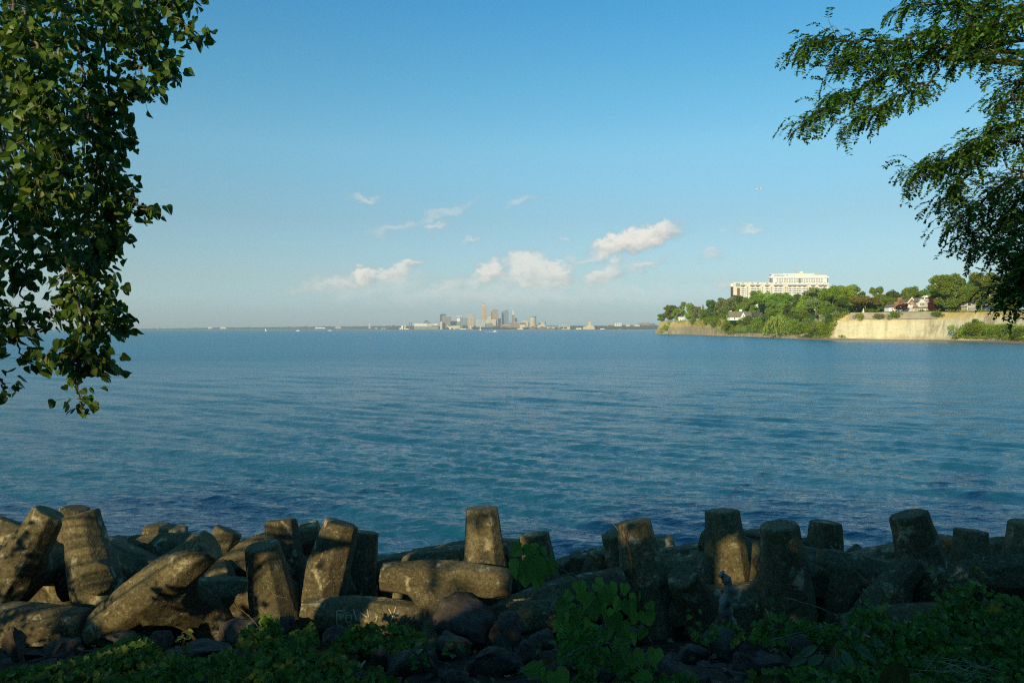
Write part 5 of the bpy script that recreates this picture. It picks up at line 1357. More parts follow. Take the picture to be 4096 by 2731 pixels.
BL = [
 # px, py, D, ang, tilt, phi, label, size, lying, end
 (50, 511, 13.6, 27, -8, 100, 'leaf-dappled block with a dark round top leaning right at the far left', 1.02, 0, 1),
 (80.5, 512, 13.3, -14, -4, 98, 'sunlit block leaning left, second tall one from the left', 1.06, 0, 1),
 (164, 580, 13.9, 106, 0, -180, 'dappled limb sloping down right from the second leaning block', .92, 1, 0),
 (75, 507, 15.2, 6, 0, 150, 'block whose flat lit top shows behind the second leaning block', 1.0, 0, 1),
 (10, 627, 12.3, 88, 4, 280, 'dark mottled block lying flat at the lower left corner', 1.05, 1, 0),
 (151, 589, 12.2, 53, 2, -225, 'long straight limb lying diagonally from lower left to upper right, sunlit along its top edge', .97, 1, 0),
 (156, 524, 16.2, -4, 0, 60, 'hexagonal lit stub, left one of the pair behind the diagonal limb', .96, 0, 1),
 (173.5, 526, 15.6, 4, 0, 100, 'lit stub with a flat top, right one of the pair behind the diagonal limb', 1.0, 0, 1),
 (152, 552, 14.9, 84, 6, 270, 'low block lying behind the diagonal limb under the pair of stubs', 1.0, 1, 0),
 (229, 529, 14.6, 22, -10, 200, 'half shaded block tilting right just above the end of the diagonal limb', .98, 0, 1),
 (240, 563, 14.9, 64, 8, 260, 'smooth rounded limb lying behind the pair of upright limbs, sunlit on top', 1.05, 1, 0),
 (281, 519, 13.9, -6, -8, 75, 'upright block with a sunlit cap and a dark shadowed lower half', 1.02, 0, 1),
 (262, 544, 12.8, -9, 6, 95, 'front upright block with a wide sunlit face', 1.06, 0, 1),
 (321, 532, 14.8, 72, -10, 240, 'block lying behind with its lit end showing between two upright limbs', 1.0, 1, 1),
 (342, 522, 13.4, 16, -6, 80, 'big sunlit block leaning right above the limb with scratched letters', 1.10, 0, 1),
 (368, 616, 12.6, 92, 2, -188, 'low lying limb with pale hand-scratched letters, under the big leaning block', .86, 1, 0),
 (364, 531, 14.3, 7, -8, 90, 'dark block standing right behind the big sunlit leaning block', 1.0, 0, 1),
 (393, 557, 15.8, -12, 8, 120, 'small dark stub poking up left of the lit square stub', .96, 0, 1),
 (421, 555, 15.9, 2, 0, 80, 'lit square stub in the low gap by the water', .96, 0, 1),
 (404, 572, 14.6, 76, 14, 270, 'dark limb lying low behind the spindle shaped limb', 1.0, 1, 0),
 (446, 579, 12.7, 91, 6, 285, 'spindle shaped limb lying level with patchy sunlight, the longest level one', .86, 1, 0),
 (482, 507, 13.7, -3, -3, 96, 'tallest upright block in the middle, behind the spindle limb', 1.06, 0, 1),
 (500, 624, 12.8, 76, 10, 300, 'dark block lying low above the boulders, below the end of the spindle limb', .9, 1, 0),
 (534, 533, 14.2, -8, -3, 120, 'dim block leaning left behind the tip of the leafy sapling branch', 1.0, 0, 1),
 (556, 603, 13.2, 72, 4, 280, 'rounded dark limb rising to the right behind the leafy sapling', 1.02, 1, 0),
 (563.5, 559, 15.6, -18, 0, 60, 'small broken-topped dark stub, leftmost of the three low stubs behind the sapling', .92, 0, 1),
 (582, 553, 15.4, -6, 4, 130, 'square dark stub, middle of the three low stubs behind the sapling', .96, 0, 1),
 (602, 551, 15.0, 14, 0, 60, 'slanting dark stub, rightmost of the three low stubs behind the sapling', .96, 0, 1),
 (633, 520, 13.6, -10, -6, 94, 'big upright block with a pale spot near its top behind the bare twig', 1.10, 0, 1),
 (615, 532, 14.7, -14, 4, 90, 'dark block peeping out left of the big block behind the bare twig', 1.0, 0, 1),
 (672, 572, 15.2, 74, 0, 260, 'dark hump lying low between the two tallest right-hand blocks', 1.0, 1, 0),
 (682, 574, 13.0, -24, 22, 40, 'dark block with angular facets turned to the viewer left of the driftwood', 1.0, 0, 1),
 (722, 509.5, 13.9, -4, -4, 95, 'tall upright block with a patch of sun low on its face', 1.10, 0, 1),
 (730, 605, 13.4, 82, 2, -184, 'wide dark limb lying level behind the grey driftwood', 1.0, 1, 0),
 (779, 524, 12.9, -8, 4, 92, 'broad upright block in full shade with a round top right of the tall sun-patched one', 1.14, 0, 1),
 (759, 531, 14.6, 0, 0, 90, 'narrow dark block peeping out left behind the broad shaded block', 1.0, 0, 1),
 (826, 521, 14.8, 4, -4, 90, 'trapezoid block standing alone right of the broad shaded block', 1.06, 0, 1),
 (837, 570, 13.8, 96, 16, 250, 'dark block lying with its facetted end to the right', 1.0, 1, 0),
 (866, 552, 15.6, 48, 0, 250, 'tilted cube-like block end near the water', .95, 1, 1),
 (870, 571, 14.7, 88, 22, 240, 'lower lying block with a rounded right end under the tilted one', .9, 1, 0),
 (908, 513, 13.3, -15, -4, 96, 'large dark block leaning left above two spread limbs, tallest at the right', 1.16, 0, 1),
 (892, 548, 14.6, 0, 0, 60, 'small dark stub left of the large block above spread limbs', .96, 0, 1),
 (922, 626, 12.4, 84, 6, 280, 'dark limb lying along the vines under the large block above spread limbs', 1.0, 1, 0),
 (944, 536, 15.0, 2, 0, 90, 'dark stub between the large block above spread limbs and its right neighbour', 1.0, 0, 1),
 (971, 529, 14.1, 5, -6, 60, 'dark block with a slanting top second from the right edge', 1.06, 0, 1),
 (1003, 540, 15.2, 2, 0, 110, 'low dark stub in front of the water close to the right edge', .98, 0, 1),
 (1000, 556, 15.0, 90, 0, 270, 'dark limb lying level under the low stub at the right', 1.0, 1, 0),
 (1024, 521, 14.6, 0, 0, 0, 'block cut off by the right edge of the picture', 1.02, 0, 1),
 (1010, 576, 12.8, 80, 14, 285, 'dark blunt block lying at the right edge above the vines', 1.0, 1, 0),
 (-6, 546, 14.6, 10, 0, 180, 'block cut off by the left edge of the picture', 1.0, 0, 1),
 (46, 600, 15.2, 86, 0, 268, 'shadowed block lying deep between the two leaning blocks at the left', 1.0, 1, 0),
 (226, 596, 13.3, 90, 0, -180, 'level limb with a leaf-flecked sunny end left of the front upright block', .90, 1, 0),
 (878, 604, 12.9, 44, -4, -182, 'dark limb slanting down left from the large leaning block', .78, 1, 0),
 (444, 566, 14.6, 82, 0, -176, 'low limb sloping up to the tallest middle block', 1.0, 1, 0),
 (742, 575, 15.0, 86, 0, 268, 'dark limb lying behind the tall sun-patched block', 1.0, 1, 0),
 (545, 612, 13.6, 88, 0, 265, 'shadowed block lying deep behind the sapling', 1.0, 1, 0),
]
BOBJ = {}
for k, (px, py, D, ang, tilt, phi, lab, sz, ly, en) in enumerate(BL):
    if ly: phi = -phi if phi < 0 else 180 + (-24, 14, -8, 26, 4)[k % 5]
    BOBJ[lab] = block(px, py, D, ang, tilt, phi, lab, sz, bool(ly), 0, bool(en), k)

# ------------------------------------------------------------------ boulders
M_rock = mat_rock("dark_limestone", (.042, .036, .027), (.095, .078, .057), (.17, .14, .10))
def rock_mesh(seed):
    r = np.random.default_rng(seed + 100)
    bm = bmesh.new()
    for p in nrm(r.normal(size=(15, 3))) * r.uniform(.78, 1.05, (15, 1)): bm.verts.new(p)
    bmesh.ops.convex_hull(bm, input=bm.verts)
    bmesh.ops.triangulate(bm, faces=bm.faces)
    bmesh.ops.subdivide_edges(bm, edges=bm.edges, cuts=5, use_grid_fill=True)
    bmesh.ops.smooth_vert(bm, verts=bm.verts, factor=.5, use_axis_x=True, use_axis_y=True, use_axis_z=True)
    bm.normal_update()
    for v in bm.verts:
        p = v.co * 1.7 + Vector((seed * 5.1, 0, 0))
        d = .15 * mnoise.noise(p) + .09 * mnoise.noise(v.co * 4.2 + Vector((0, seed, 0))) + .035 * mnoise.noise(v.co * 10)
        v.co += v.normal * d
    me = bpy.data.meshes.new('boulder'); bm.to_mesh(me); bm.free(); me.materials.append(M_rock)
    me.polygons.foreach_set("use_smooth", [True] * len(me.polygons)); return me
RM = [rock_mesh(k) for k in range(7)]
BO = [ # px, py, width px, height px, D, label
 (468, 619, 70, 36, 11.6, 'big dark boulder streaked with grey, tucked under the spindle limb'), (507, 634, 42, 38, 10.6, 'rounded dark boulder right of the streaked big one'), (454, 645, 48, 24, 10.0, 'low reddish boulder in front of the streaked big one'),
 (418, 668, 60, 36, 8.6, 'wide dark boulder at the bottom left of the middle, beside the vines'), (498, 665, 54, 30, 8.9, 'wide flat boulder at the bottom middle'), (378, 660, 24, 22, 8.9, 'small boulder at the right edge of the lit vines'),
 (454, 681, 28, 16, 7.9, 'small boulder cut by the bottom edge, left of the flat one'), (542, 641, 30, 20, 10.0, 'small dark boulder left of the leafy sapling'), (531, 655, 28, 28, 9.2, 'pale pointed boulder in front of the leafy sapling'),
 (571, 671, 32, 20, 8.6, 'brown boulder under the sapling stems'), (603, 679, 26, 18, 7.9, 'smooth pale brown boulder at the bottom edge under the heart leaves'), (718, 648, 66, 36, 9.8, 'very wide dark boulder below the driftwood'),
 (687, 657, 44, 24, 9.4, 'low dark boulder left of the very wide one'), (745, 667, 30, 22, 8.8, 'small mossy boulder right of the very wide one'), (680, 678, 56, 22, 8.0, 'dark boulder cut by the bottom edge below the low dark one'),
 (801, 654, 34, 32, 9.3, 'upright grey boulder behind the pale leaved plant'), (768, 664, 40, 20, 8.8, 'flat dark boulder left of the pale leaved plant'), (933, 659, 34, 20, 9.0, 'dark boulder among the vines left of the dry straw'),
 (962, 669, 38, 20, 8.6, 'low boulder under the dry straw'), (1008, 654, 38, 24, 9.0, 'boulder at the right edge behind the dry straw'), (905, 681, 50, 16, 7.8, 'dark boulder at the bottom edge under the drooping leaf'),
 (118, 642, 36, 24, 10.4, 'dark boulder left of the pointed one above the lit vines'), (161, 645, 26, 26, 10.2, 'small pointed dark boulder below the diagonal limb'), (200, 655, 62, 28, 9.6, 'bluish dark boulder sticking out of the lit vines'),
 (14, 644, 26, 30, 10.0, 'broken sunlit rock at the far left above the vines'), (62, 650, 40, 20, 9.8, 'low dark rock right of the broken sunlit one'), (286, 625, 22, 16, 11.2, 'small rock with a sunlit top below the front upright block'),
 (340, 640, 40, 22, 10.6, 'dark rock behind the vines below the chalk letters'), (240, 632, 46, 24, 11.2, 'dark rock in the hollow between diagonal limb and front upright block'), (620, 640, 60, 30, 10.6, 'shaded boulder hidden behind the sapling leaves'),
 (860, 640, 44, 24, 10.4, 'shaded boulder behind the vines left of the dry straw'),
]
for k, (px, py, w_, h_, D, lab) in enumerate(BO):
    o = link('boulder', RM[k % 7]); s = D / F
    o.location = P(px, py, D + w_ * s * .35); o.rotation_euler = (random.uniform(-.25, .25), random.uniform(-.2, .2), random.uniform(0, 6.28))
    o.scale = (w_ * s * .62, w_ * s * .56, h_ * s * .72); tag(o, lab, 'boulder', 'boulders on the bank')
def small_stones():
    r = np.random.default_rng(31); b = MB()
    for k in range(500):
        y = r.uniform(6.2, 13); x = r.uniform(-.72, .72) * y; r0 = r.uniform(.03, .13); z = bank_z(x, y)
        bm = bmesh.new()
        for p in nrm(r.normal(size=(9, 3))) * r0: bm.verts.new(p * (1.3, 1.2, .8))
        bmesh.ops.convex_hull(bm, input=bm.verts); bm.verts.index_update()
        b.add([tuple(np.array(v.co) + (x, y, z)) for v in bm.verts], [tuple(v.index for v in f.verts) for f in bm.faces]); bm.free()
    o = b.build('rubble', M_rock); tag(o, 'loose dark stones between the boulders', 'rubble', kind='stuff')
small_stones()
# ------------------------------------------------------------------ leaves close to the viewer
M_cot = mat_leaf("cottonwood_leaf", (.036, .100, .013), (.095, .205, .028), (.26, .33, .05), .38, .42, .3, .05)
M_loc = mat_leaf("locust_leaflet", (.044, .125, .020), (.11, .235, .030), (.23, .33, .05), .35, .5, .25, .05)
M_vine = mat_leaf("grapevine_leaf", (.040, .095, .014), (.12, .21, .028), (.24, .32, .05), .35, .5, .25, .05)
M_sap = mat_leaf("sapling_leaf", (.060, .19, .036), (.11, .31, .058), (.16, .36, .08), .45, .5, .25, .05)
M_pale = mat_leaf("pale_compound_leaf", (.060, .110, .045), (.10, .165, .07), (.14, .2, .08), .3, .5, .25, .05)
M_twig = mat_bark("grey_twig", (.10, .085, .06), (.26, .23, .17), 14)
M_twig_b = mat_bark("orange_brown_twig", (.10, .055, .025), (.26, .15, .06), 16)
M_drift = mat_bark("bleached_driftwood", (.15, .13, .11), (.36, .33, .28), 9)
M_straw = mat_plain("dry_straw", (.34, .28, .17), .9, .25, 8)
M_shade = mat_leaf("shade_tree_leaf", (.025, .05, .010), (.05, .09, .015), (.08, .12, .02), .12, .6, .2, .05)

def poly_in(x, y, pg):
    c = False; j = len(pg) - 1
    for i in range(len(pg)):
        if (pg[i][1] > y) != (pg[j][1] > y) and x < (pg[j][0] - pg[i][0]) * (y - pg[i][1]) / (pg[j][1] - pg[i][1] + 1e-9) + pg[i][0]: c = not c
        j = i
    return c
def smooth_path(pts, n):
    p = np.array(pts, float); m = len(p); out = []
    for t in np.linspace(0, m - 1, n):
        i = min(int(t), m - 2); u = t - i
        p0, p1, p2, p3 = p[max(i - 1, 0)], p[i], p[i + 1], p[min(i + 2, m - 1)]
        out.append(.5 * (2 * p1 + (p2 - p0) * u + (2 * p0 - 5 * p1 + 4 * p2 - p3) * u * u + (3 * p1 - p0 - 3 * p2 + p3) * u ** 3))
    return np.array(out)
def pxp(pts):  # [(px, py, D)] -> 3D
    return [tuple(P(*q)) for q in pts]

# ------------------------------------------------------------------ cottonwood hanging in from the left
def cottonwood():
    r = np.random.default_rng(17)
    base = Vector((-7.2, 4.6, bank_z(-7.2, 4.6) - .1))
    t = empty('cottonwood_tree', base); tag(t, 'cottonwood whose heart-shaped leaves hang in long strands down the left edge', 'tree')
    inv = -base
    # strands of the hanging crown: (px, py, D) down the twig, leaves per metre factor
    ST = [([(20, -30, 5.6), (16, 10, 5.6), (14, 50, 5.5), (19, 90, 5.5), (27, 130, 5.5), (36, 175, 5.5), (40, 215, 5.5), (46, 262, 5.6)], 1.3),
          ([(22, -10, 5.4), (30, 30, 5.4), (42, 62, 5.3), (46, 95, 5.4), (52, 125, 5.4), (55, 165, 5.5), (64, 205, 5.5)], 1.5),
          ([(-6, 60, 5.8), (4, 90, 5.8), (2, 140, 5.8), (10, 190, 5.8), (14, 230, 5.9), (22, 262, 5.9), (27, 280, 5.9)], 1.2),
          ([(60, -20, 5.9), (72, 15, 5.9), (80, 55, 5.8), (88, 100, 5.8), (94, 140, 5.8), (98, 185, 5.8), (104, 225, 5.8), (102, 262, 5.8)], 1.6),
          ([(95, -20, 6.1), (104, 20, 6.1), (106, 60, 6.0), (112, 110, 6.0), (110, 160, 6.0), (114, 205, 6.0), (107, 245, 6.0)], 1.5),
          ([(50, -20, 6.6), (58, 30, 6.6), (62, 80, 6.6), (70, 130, 6.6), (74, 190, 6.5), (80, 240, 6.5), (84, 275, 6.4)], 1.6),
          ([(30, -20, 6.8), (36, 40, 6.8), (30, 100, 6.8), (45, 160, 6.7), (60, 220, 6.7), (58, 265, 6.6)], 1.5),
          ([(5, -20, 6.8), (8, 50, 6.8), (0, 120, 6.8), (15, 180, 6.7), (25, 215, 6.7)], 1.4),
          ([(120, -25, 6.3), (140, 0, 6.3), (150, 25, 6.3), (158, 45, 6.3), (166, 62, 6.2), (168, 80, 6.2)], 1.35),
          ([(130, -10, 6.1), (138, 30, 6.1), (142, 55, 6.1), (140, 80, 6.0), (142, 95, 6.0)], 1.5),
          ([(100, -20, 6.5), (125, 5, 6.5), (138, 20, 6.5), (150, 35, 6.5)], 1.6),
          ([(70, -20, 6.4), (90, 0, 6.4), (110, 20, 6.4), (125, 40, 6.4)], 1.6),
          ([(108, 150, 5.9), (118, 178, 5.9), (126, 190, 5.9), (140, 205, 5.9), (148, 210, 5.9)], 1.3),
          ([(110, 90, 6.0), (114, 120, 6.0), (117, 140, 6.0)], 1.1),
          ([(150, -30, 6.2), (168, -10, 6.2), (176, 12, 6.2), (184, 24, 6.2), (196, 32, 6.2), (204, 38, 6.2)], .9),
          ([(140, -30, 6.3), (150, -8, 6.3), (165, -2, 6.3), (176, 2, 6.3)], 1.0), ([(170, -30, 6.3), (185, -6, 6.3), (192, 0, 6.3)], .9),
          ([(86, 235, 5.6), (92, 270, 5.6), (100, 300, 5.6), (108, 318, 5.6), (118, 330, 5.6)], 1.15),
          ([(64, 240, 5.5), (72, 280, 5.5), (80, 310, 5.4), (76, 345, 5.4), (84, 362, 5.4), (96, 368, 5.4)], 1.25),
          ([(100, 262, 5.7), (108, 285, 5.7), (112, 310, 5.7), (116, 330, 5.7)], .8), ([(90, 300, 5.5), (92, 330, 5.5), (97, 350, 5.5), (104, 366, 5.5)], 1.2),
          ([(78, 345, 5.4), (76, 370, 5.4), (78, 390, 5.4), (80, 402, 5.4), (84, 408, 5.4)], .62), ([(75, 345, 5.4), (66, 352, 5.4), (58, 356, 5.4), (45, 354, 5.4), (36, 362, 5.4)], .9),
          ([(70, 270, 5.6), (60, 300, 5.5), (50, 312, 5.5), (54, 320, 5.5)], .8), ([(-6, 300, 5.4), (4, 318, 5.4), (14, 334, 5.4), (20, 352, 5.4), (34, 366, 5.4)], .7),
          ([(-8, 285, 5.3), (4, 308, 5.3), (18, 320, 5.3), (10, 338, 5.3)], 1.0), ([(-10, 370, 5.3), (0, 380, 5.3), (8, 388, 5.3)], .9), ([(30, 230, 5.9), (28, 260, 5.9), (22, 290, 5.9), (24, 312, 5.9)], .35)]
    org, yd, nr, sz = [], [], [], []; tw = MB(); pet = MB()
    for pts, dens in ST:
        q = smooth_path(pxp(pts), 26); seg = np.linalg.norm(np.diff(q, axis=0), axis=1).sum()
        q2 = q + np.concatenate([[np.zeros(3)], r.normal(0, .012, (24, 3)), [np.zeros(3)]])
        tw.tube([Vector(p) + inv for p in q2], list(np.linspace(.013, .004, 26)), 6)
        n = int(seg * 128 * dens)
        for k in range(n):
            u = r.uniform(.03, 1) ** .9; p = q[min(25, int(u * 25))] + r.normal(0, .02, 3)
            a = r.uniform(0, 6.283); pl = r.uniform(.03, .15) * (1 if u < .95 else .6)
            d = np.array([math.cos(a), math.sin(a) * .9, r.uniform(-.9, .35)]); d /= np.linalg.norm(d)
            e = p + d * pl
            if k % 3 == 0: pet.tube([Vector(p) + inv, Vector((p + e) / 2 + (0, 0, .012)) + inv, Vector(e) + inv], .0014, 3, 0, False)
            dr = nrm(np.array([d[0] * .75 + r.normal(0, .40), d[1] * .6 + r.normal(0, .35), -.75 + r.normal(0, .5)]))
            org.append(e); yd.append(dr); nr.append(nrm(r.normal(size=3) + np.array([0, -.7, .3]))); sz.append(r.uniform(.042, .084))
    V, Fc = leaves_np('delta', np.array(org) + np.array(inv), np.array(yd), np.array(nr), np.array(sz), .30, .16, 1.0)
    V += rng.normal(0, .0022, V.shape)
    link('foliage', mesh_np('foliage', V, Fc, M_cot), t)
    tw.build('twigs', M_twig, t, True)['kind'] = 'stuff'; pet.build('leaf_stalks', M_straw, t)['kind'] = 'stuff'
    for pts in ([(60, -10, 5.1), (66, 30, 5.1), (72, 62, 5.1), (80, 90, 5.1)], [(22, 40, 5.1), (34, 75, 5.1), (44, 100, 5.1), (50, 128, 5.1)], [(16, 60, 5.1), (24, 96, 5.1), (34, 120, 5.1), (36, 150, 5.1), (42, 190, 5.1)], [(44, 36, 5.1), (56, 70, 5.1), (62, 100, 5.1)], [(-4, 130, 5.2), (6, 150, 5.2), (12, 180, 5.2), (24, 215, 5.2), (34, 235, 5.2)], [(92, 190, 5.2), (98, 215, 5.2), (108, 235, 5.2)], [(72, 290, 5.2), (78, 320, 5.2), (74, 350, 5.2)]):
        q = smooth_path(pxp(pts), 16) + r.normal(0, .006, (16, 3)); tw.tube([Vector(p) + inv for p in q], list(np.linspace(.0085, .003, 16)), 6)
    # catkins: small seed strings
    ck = MB()
    for (px, py, D) in [(78, 378, 5.4), (74, 372, 5.4), (60, 238, 5.5), (108, 312, 5.7), (40, 22, 5.6), (96, 40, 5.9), (90, 340, 5.4)]:
        p = P(px, py, D) + inv
        for k in range(9):
            c = p + Vector((r.normal(0, .006), r.normal(0, .006), -.012 * k)); ck.box(tuple(c), (.009, .009, .011), r.uniform(0, 1))
    ck.build('catkins', M_vine, t)['kind'] = 'stuff'
    # a low side branch, left of the picture, whose leaves fleck the nearest blocks with shadow
    so, sy_, sn, ss = [], [], [], []; sb = MB(); root = Vector((-.3, 0, 2.2)); l = np.array(LT)
    for k in range(34):
        if k < 17: tg = np.array(P(r.uniform(-4, 58), r.uniform(520, 632), 13.4))
        elif k < 29: tg = np.array(P(r.uniform(70, 165), r.uniform(574, 626), 13.0))
        else: tg = np.array(P(r.uniform(206, 246), r.uniform(585, 618), 12.6))
        c = tg - l * r.uniform(7.0, 9.5); a = r.uniform(0, 6.283); tip = c + np.array([math.cos(a), math.sin(a), -.5]) * .3
        if c[0] / max(c[1], .1) > -.80: continue
        sb.tube([root, (root + Vector(c) + inv) / 2 + Vector((0, 0, .35)), Vector(c) + inv, Vector(tip) + inv], [.03, .015, .008, .003], 5)
        for q in range(13):
            u = r.uniform(0, 1); o = c + (tip - c) * u + r.normal(0, .09, 3); so.append(o); sy_.append(nrm(np.array([r.normal(0, .5), r.normal(0, .5), -.8]))); sn.append(nrm(r.normal(size=3) + TO_SUN * 1.0)); ss.append(r.uniform(.07, .12))
    V, Fc = leaves_np('delta', np.array(so) + np.array(inv), np.array(sy_), np.array(sn), np.array(ss), .25, .15); link('side_branch_foliage', mesh_np('side_branch_foliage', V, Fc, M_cot), t); sb.build('side_branch', M_twig, t, True)
    # trunk and limbs out of frame
    tr = MB(); tr.tube([(0, 0, 0), (.05, 0, 1.6), (.1, .1, 3.4), (-.1, .2, 5.6), (-.3, 0, 8.0)], [.42, .34, .29, .22, .12], 12); tr.build('trunk', M_bark_dk, t, True)
    lb = MB()
    for tgt in ((20, -30, 5.6), (95, -20, 6.1), (60, -20, 6.0), (150, -30, 6.2), (-6, 60, 5.8), (5, -20, 6.8)):
        e = P(*tgt) + inv; lb.tube([(-.05, .1, 4.2), (e.x * .45, e.y * .5 + .1, 4.2 + (e.z - 4.2) * .75 + .4), (e.x * .8, e.y * .85, e.z + .35), tuple(e)], [.11, .075, .04, .013], 8)
    lb.build('limbs', M_bark_dk, t, True)
    # upper crown above the picture
    pts = []
    for k in range(150):
        c = np.array([r.uniform(-5.5, 9.0), r.uniform(-5.5, -2.0), r.uniform(4.0, 6.4)])
        for q in range(70): pts.append(c + r.normal(0, .38, 3))
    pts = np.array(pts); w_ = pts + np.array(base)
    # nothing of it in front of the lens: keep above the picture's top edge or left of it
    ok = (w_[:, 1] < -.9) | ((w_[:, 2] - CAMZ) / np.maximum(w_[:, 1], .1) * F > 390) | (w_[:, 0] / np.maximum(w_[:, 1], .1) * F < -640)
    pts = pts[ok & (np.linalg.norm(w_ - np.array([0, 0, CAMZ]), axis=1) > 1.6)]
    pts = keep_dark(pts, np.array(base))
    V, Fc = quads_np(pts, r.uniform(.14, .24, len(pts)), .85); link('upper_crown', mesh_np('upper_crown', V, Fc, M_cot), t)

# ------------------------------------------------------------------ where the sun gets through (light falls between the trees behind the viewer)
LIT = [  # polygon in picture columns and rows, distance, share of leaves kept inside it
 ([(12, 520), (40, 503), (62, 503), (64, 545), (50, 600), (0, 604), (-6, 560)], 13.4, .16), ([(62, 500), (98, 500), (122, 548), (160, 572), (150, 590), (112, 622), (84, 590)], 13.2, .06),
 ([(140, 515), (190, 515), (192, 556), (120, 556)], 15.8, .03), ([(116, 598), (200, 532), (212, 533), (126, 606)], 12.2, .2), ([(214, 518), (242, 518), (242, 555), (214, 545)], 14.6, .05),
 ([(204, 600), (212, 574), (250, 570), (288, 620), (280, 632), (210, 626)], 12.6, .10), ([(240, 536), (284, 540), (292, 622), (250, 622)], 12.7, .02), ([(262, 512), (298, 512), (300, 545), (264, 545)], 13.9, .05),
 ([(296, 518), (324, 518), (322, 540), (296, 540)], 14.6, .04), ([(328, 530), (352, 528), (350, 575), (330, 600), (306, 612), (304, 590)], 13.0, .04), ([(325, 604), (392, 600), (400, 618), (340, 628)], 12.8, .03),
 ([(382, 574), (416, 568), (420, 598), (384, 594)], 12.7, .08), ([(450, 574), (492, 570), (492, 602), (452, 602)], 12.7, .10), ([(472, 503), (494, 503), (494, 560), (474, 560)], 13.7, .14), ([(408, 548), (434, 548), (434, 566), (408, 566)], 15.9, .03),
 ([(712, 550), (738, 545), (742, 574), (714, 576)], 13.9, .05), ([(14, 630), (34, 626), (30, 660), (2, 660)], 10, .1), ([(0, 604), (60, 604), (70, 622), (0, 626)], 11.9, .35),
 ([(20, 660), (150, 632), (240, 640), (330, 616), (420, 622), (440, 652), (380, 682), (0, 690)], 8.8, .56), ([(620, 512), (646, 512), (644, 530), (622, 530)], 13.6, .4),
 ([(5, 20), (90, 15), (100, 130), (75, 175), (15, 170)], 5.4, .28), ([(68, 300), (120, 290), (122, 345), (70, 350)], 5.5, .25), ([(60, 388), (96, 388), (96, 415), (60, 415)], 5.4, .3), ([(20, 170), (70, 170), (70, 260), (20, 260)], 5.5, .7),
 ([(788, 30), (880, 28), (930, 60), (800, 130), (780, 128)], 9.0, .2), ([(900, 0), (960, 0), (960, 40), (900, 40)], 9.0, .4)]
# light-plane coordinates: two axes square to the sun's rays
_lu = np.cross(np.array(LT), (0, 0, 1.0)); _lu /= np.linalg.norm(_lu); _lv = np.cross(_lu, np.array(LT))
LM_RES = .04; LM_N = 1100; LM_O = np.array([-30.0, -16.0])
def light_map():
    """which rays must stay open, from the sunlit patches on the blocks, the bank and the near leaves"""
    from mathutils.bvhtree import BVHTree
    vs, fs = [], []
    for o in BOBJ.values():
        me = o.data; n = len(me.vertices); a = np.empty(n * 3, np.float32); me.vertices.foreach_get('co', a)
        M = np.array(o.matrix_world); a = a.reshape(-1, 3) @ M[:3, :3].T + M[:3, 3]
        f = np.empty(len(me.polygons) * 4, np.int32) if all(len(p.vertices) == 4 for p in me.polygons) else None
        off = len(vs)
        vs.extend(map(tuple, a.tolist())); fs.extend([tuple(i + off for i in p.vertices) for p in me.polygons])
    bv = BVHTree.FromPolygons(vs, fs); cam0 = Vector((0, 0, CAMZ))
    mp = np.full((LM_N, LM_N), 9.0)
    for pg, D, share in LIT:
        xs = [p[0] for p in pg]; ys = [p[1] for p in pg]
        for px in np.arange(min(xs), max(xs), 1.2):
            for py in np.arange(min(ys), max(ys), 1.2):
                if not poly_in(px, py, pg): continue
                q = P(px, py, D)
                if D > 9.5:
                    h = bv.ray_cast(cam0, (q - cam0).normalized())
                    if h[0] is None or abs(h[0].y - D) > 2.5: continue
                    q = h[0]
                q = np.array(q); iu = int((q @ _lu - LM_O[0]) / LM_RES); iv = int((q @ _lv - LM_O[1]) / LM_RES)
                if 1 < iu < LM_N - 2 and 1 < iv < LM_N - 2: mp[iu - 1:iu + 2, iv - 1:iv + 2] = np.minimum(mp[iu - 1:iu + 2, iv - 1:iv + 2], share)
    return mp
LMAP = {0: light_map()}
def keep_dark(pts, off=np.zeros(3), grow=.08):
    """drop the leaves that would stand in the sun's way to the lit patches"""
    k = int(round(grow / LM_RES))
    if k not in LMAP:
        m = LMAP[0]; o = m.copy()
        for dx in range(-k, k + 1):
            for dy in range(-k, k + 1):
                if dx * dx + dy * dy <= k * k + 1: o = np.minimum(o, np.roll(m, (dx, dy), (0, 1)))
        LMAP[k] = o
    m = LMAP[k]; w_ = pts + off; r = np.random.default_rng(91)
    iu = np.clip(((w_ @ _lu - LM_O[0]) / LM_RES).astype(int), 0, LM_N - 1); iv = np.clip(((w_ @ _lv - LM_O[1]) / LM_RES).astype(int), 0, LM_N - 1)
    sh = m[iu, iv]; keep = sh > 5
    for i in np.where(~keep)[0]:
        # clumped, so the light breaks into leaf-shaped flecks
        c = mnoise.noise(Vector((w_[i, 0] * 2.6, w_[i, 1] * 2.6, w_[i, 2] * 2.6))) * .5 + .5
        keep[i] = c < .16 + sh[i] * .55
    return pts[keep]
cottonwood()

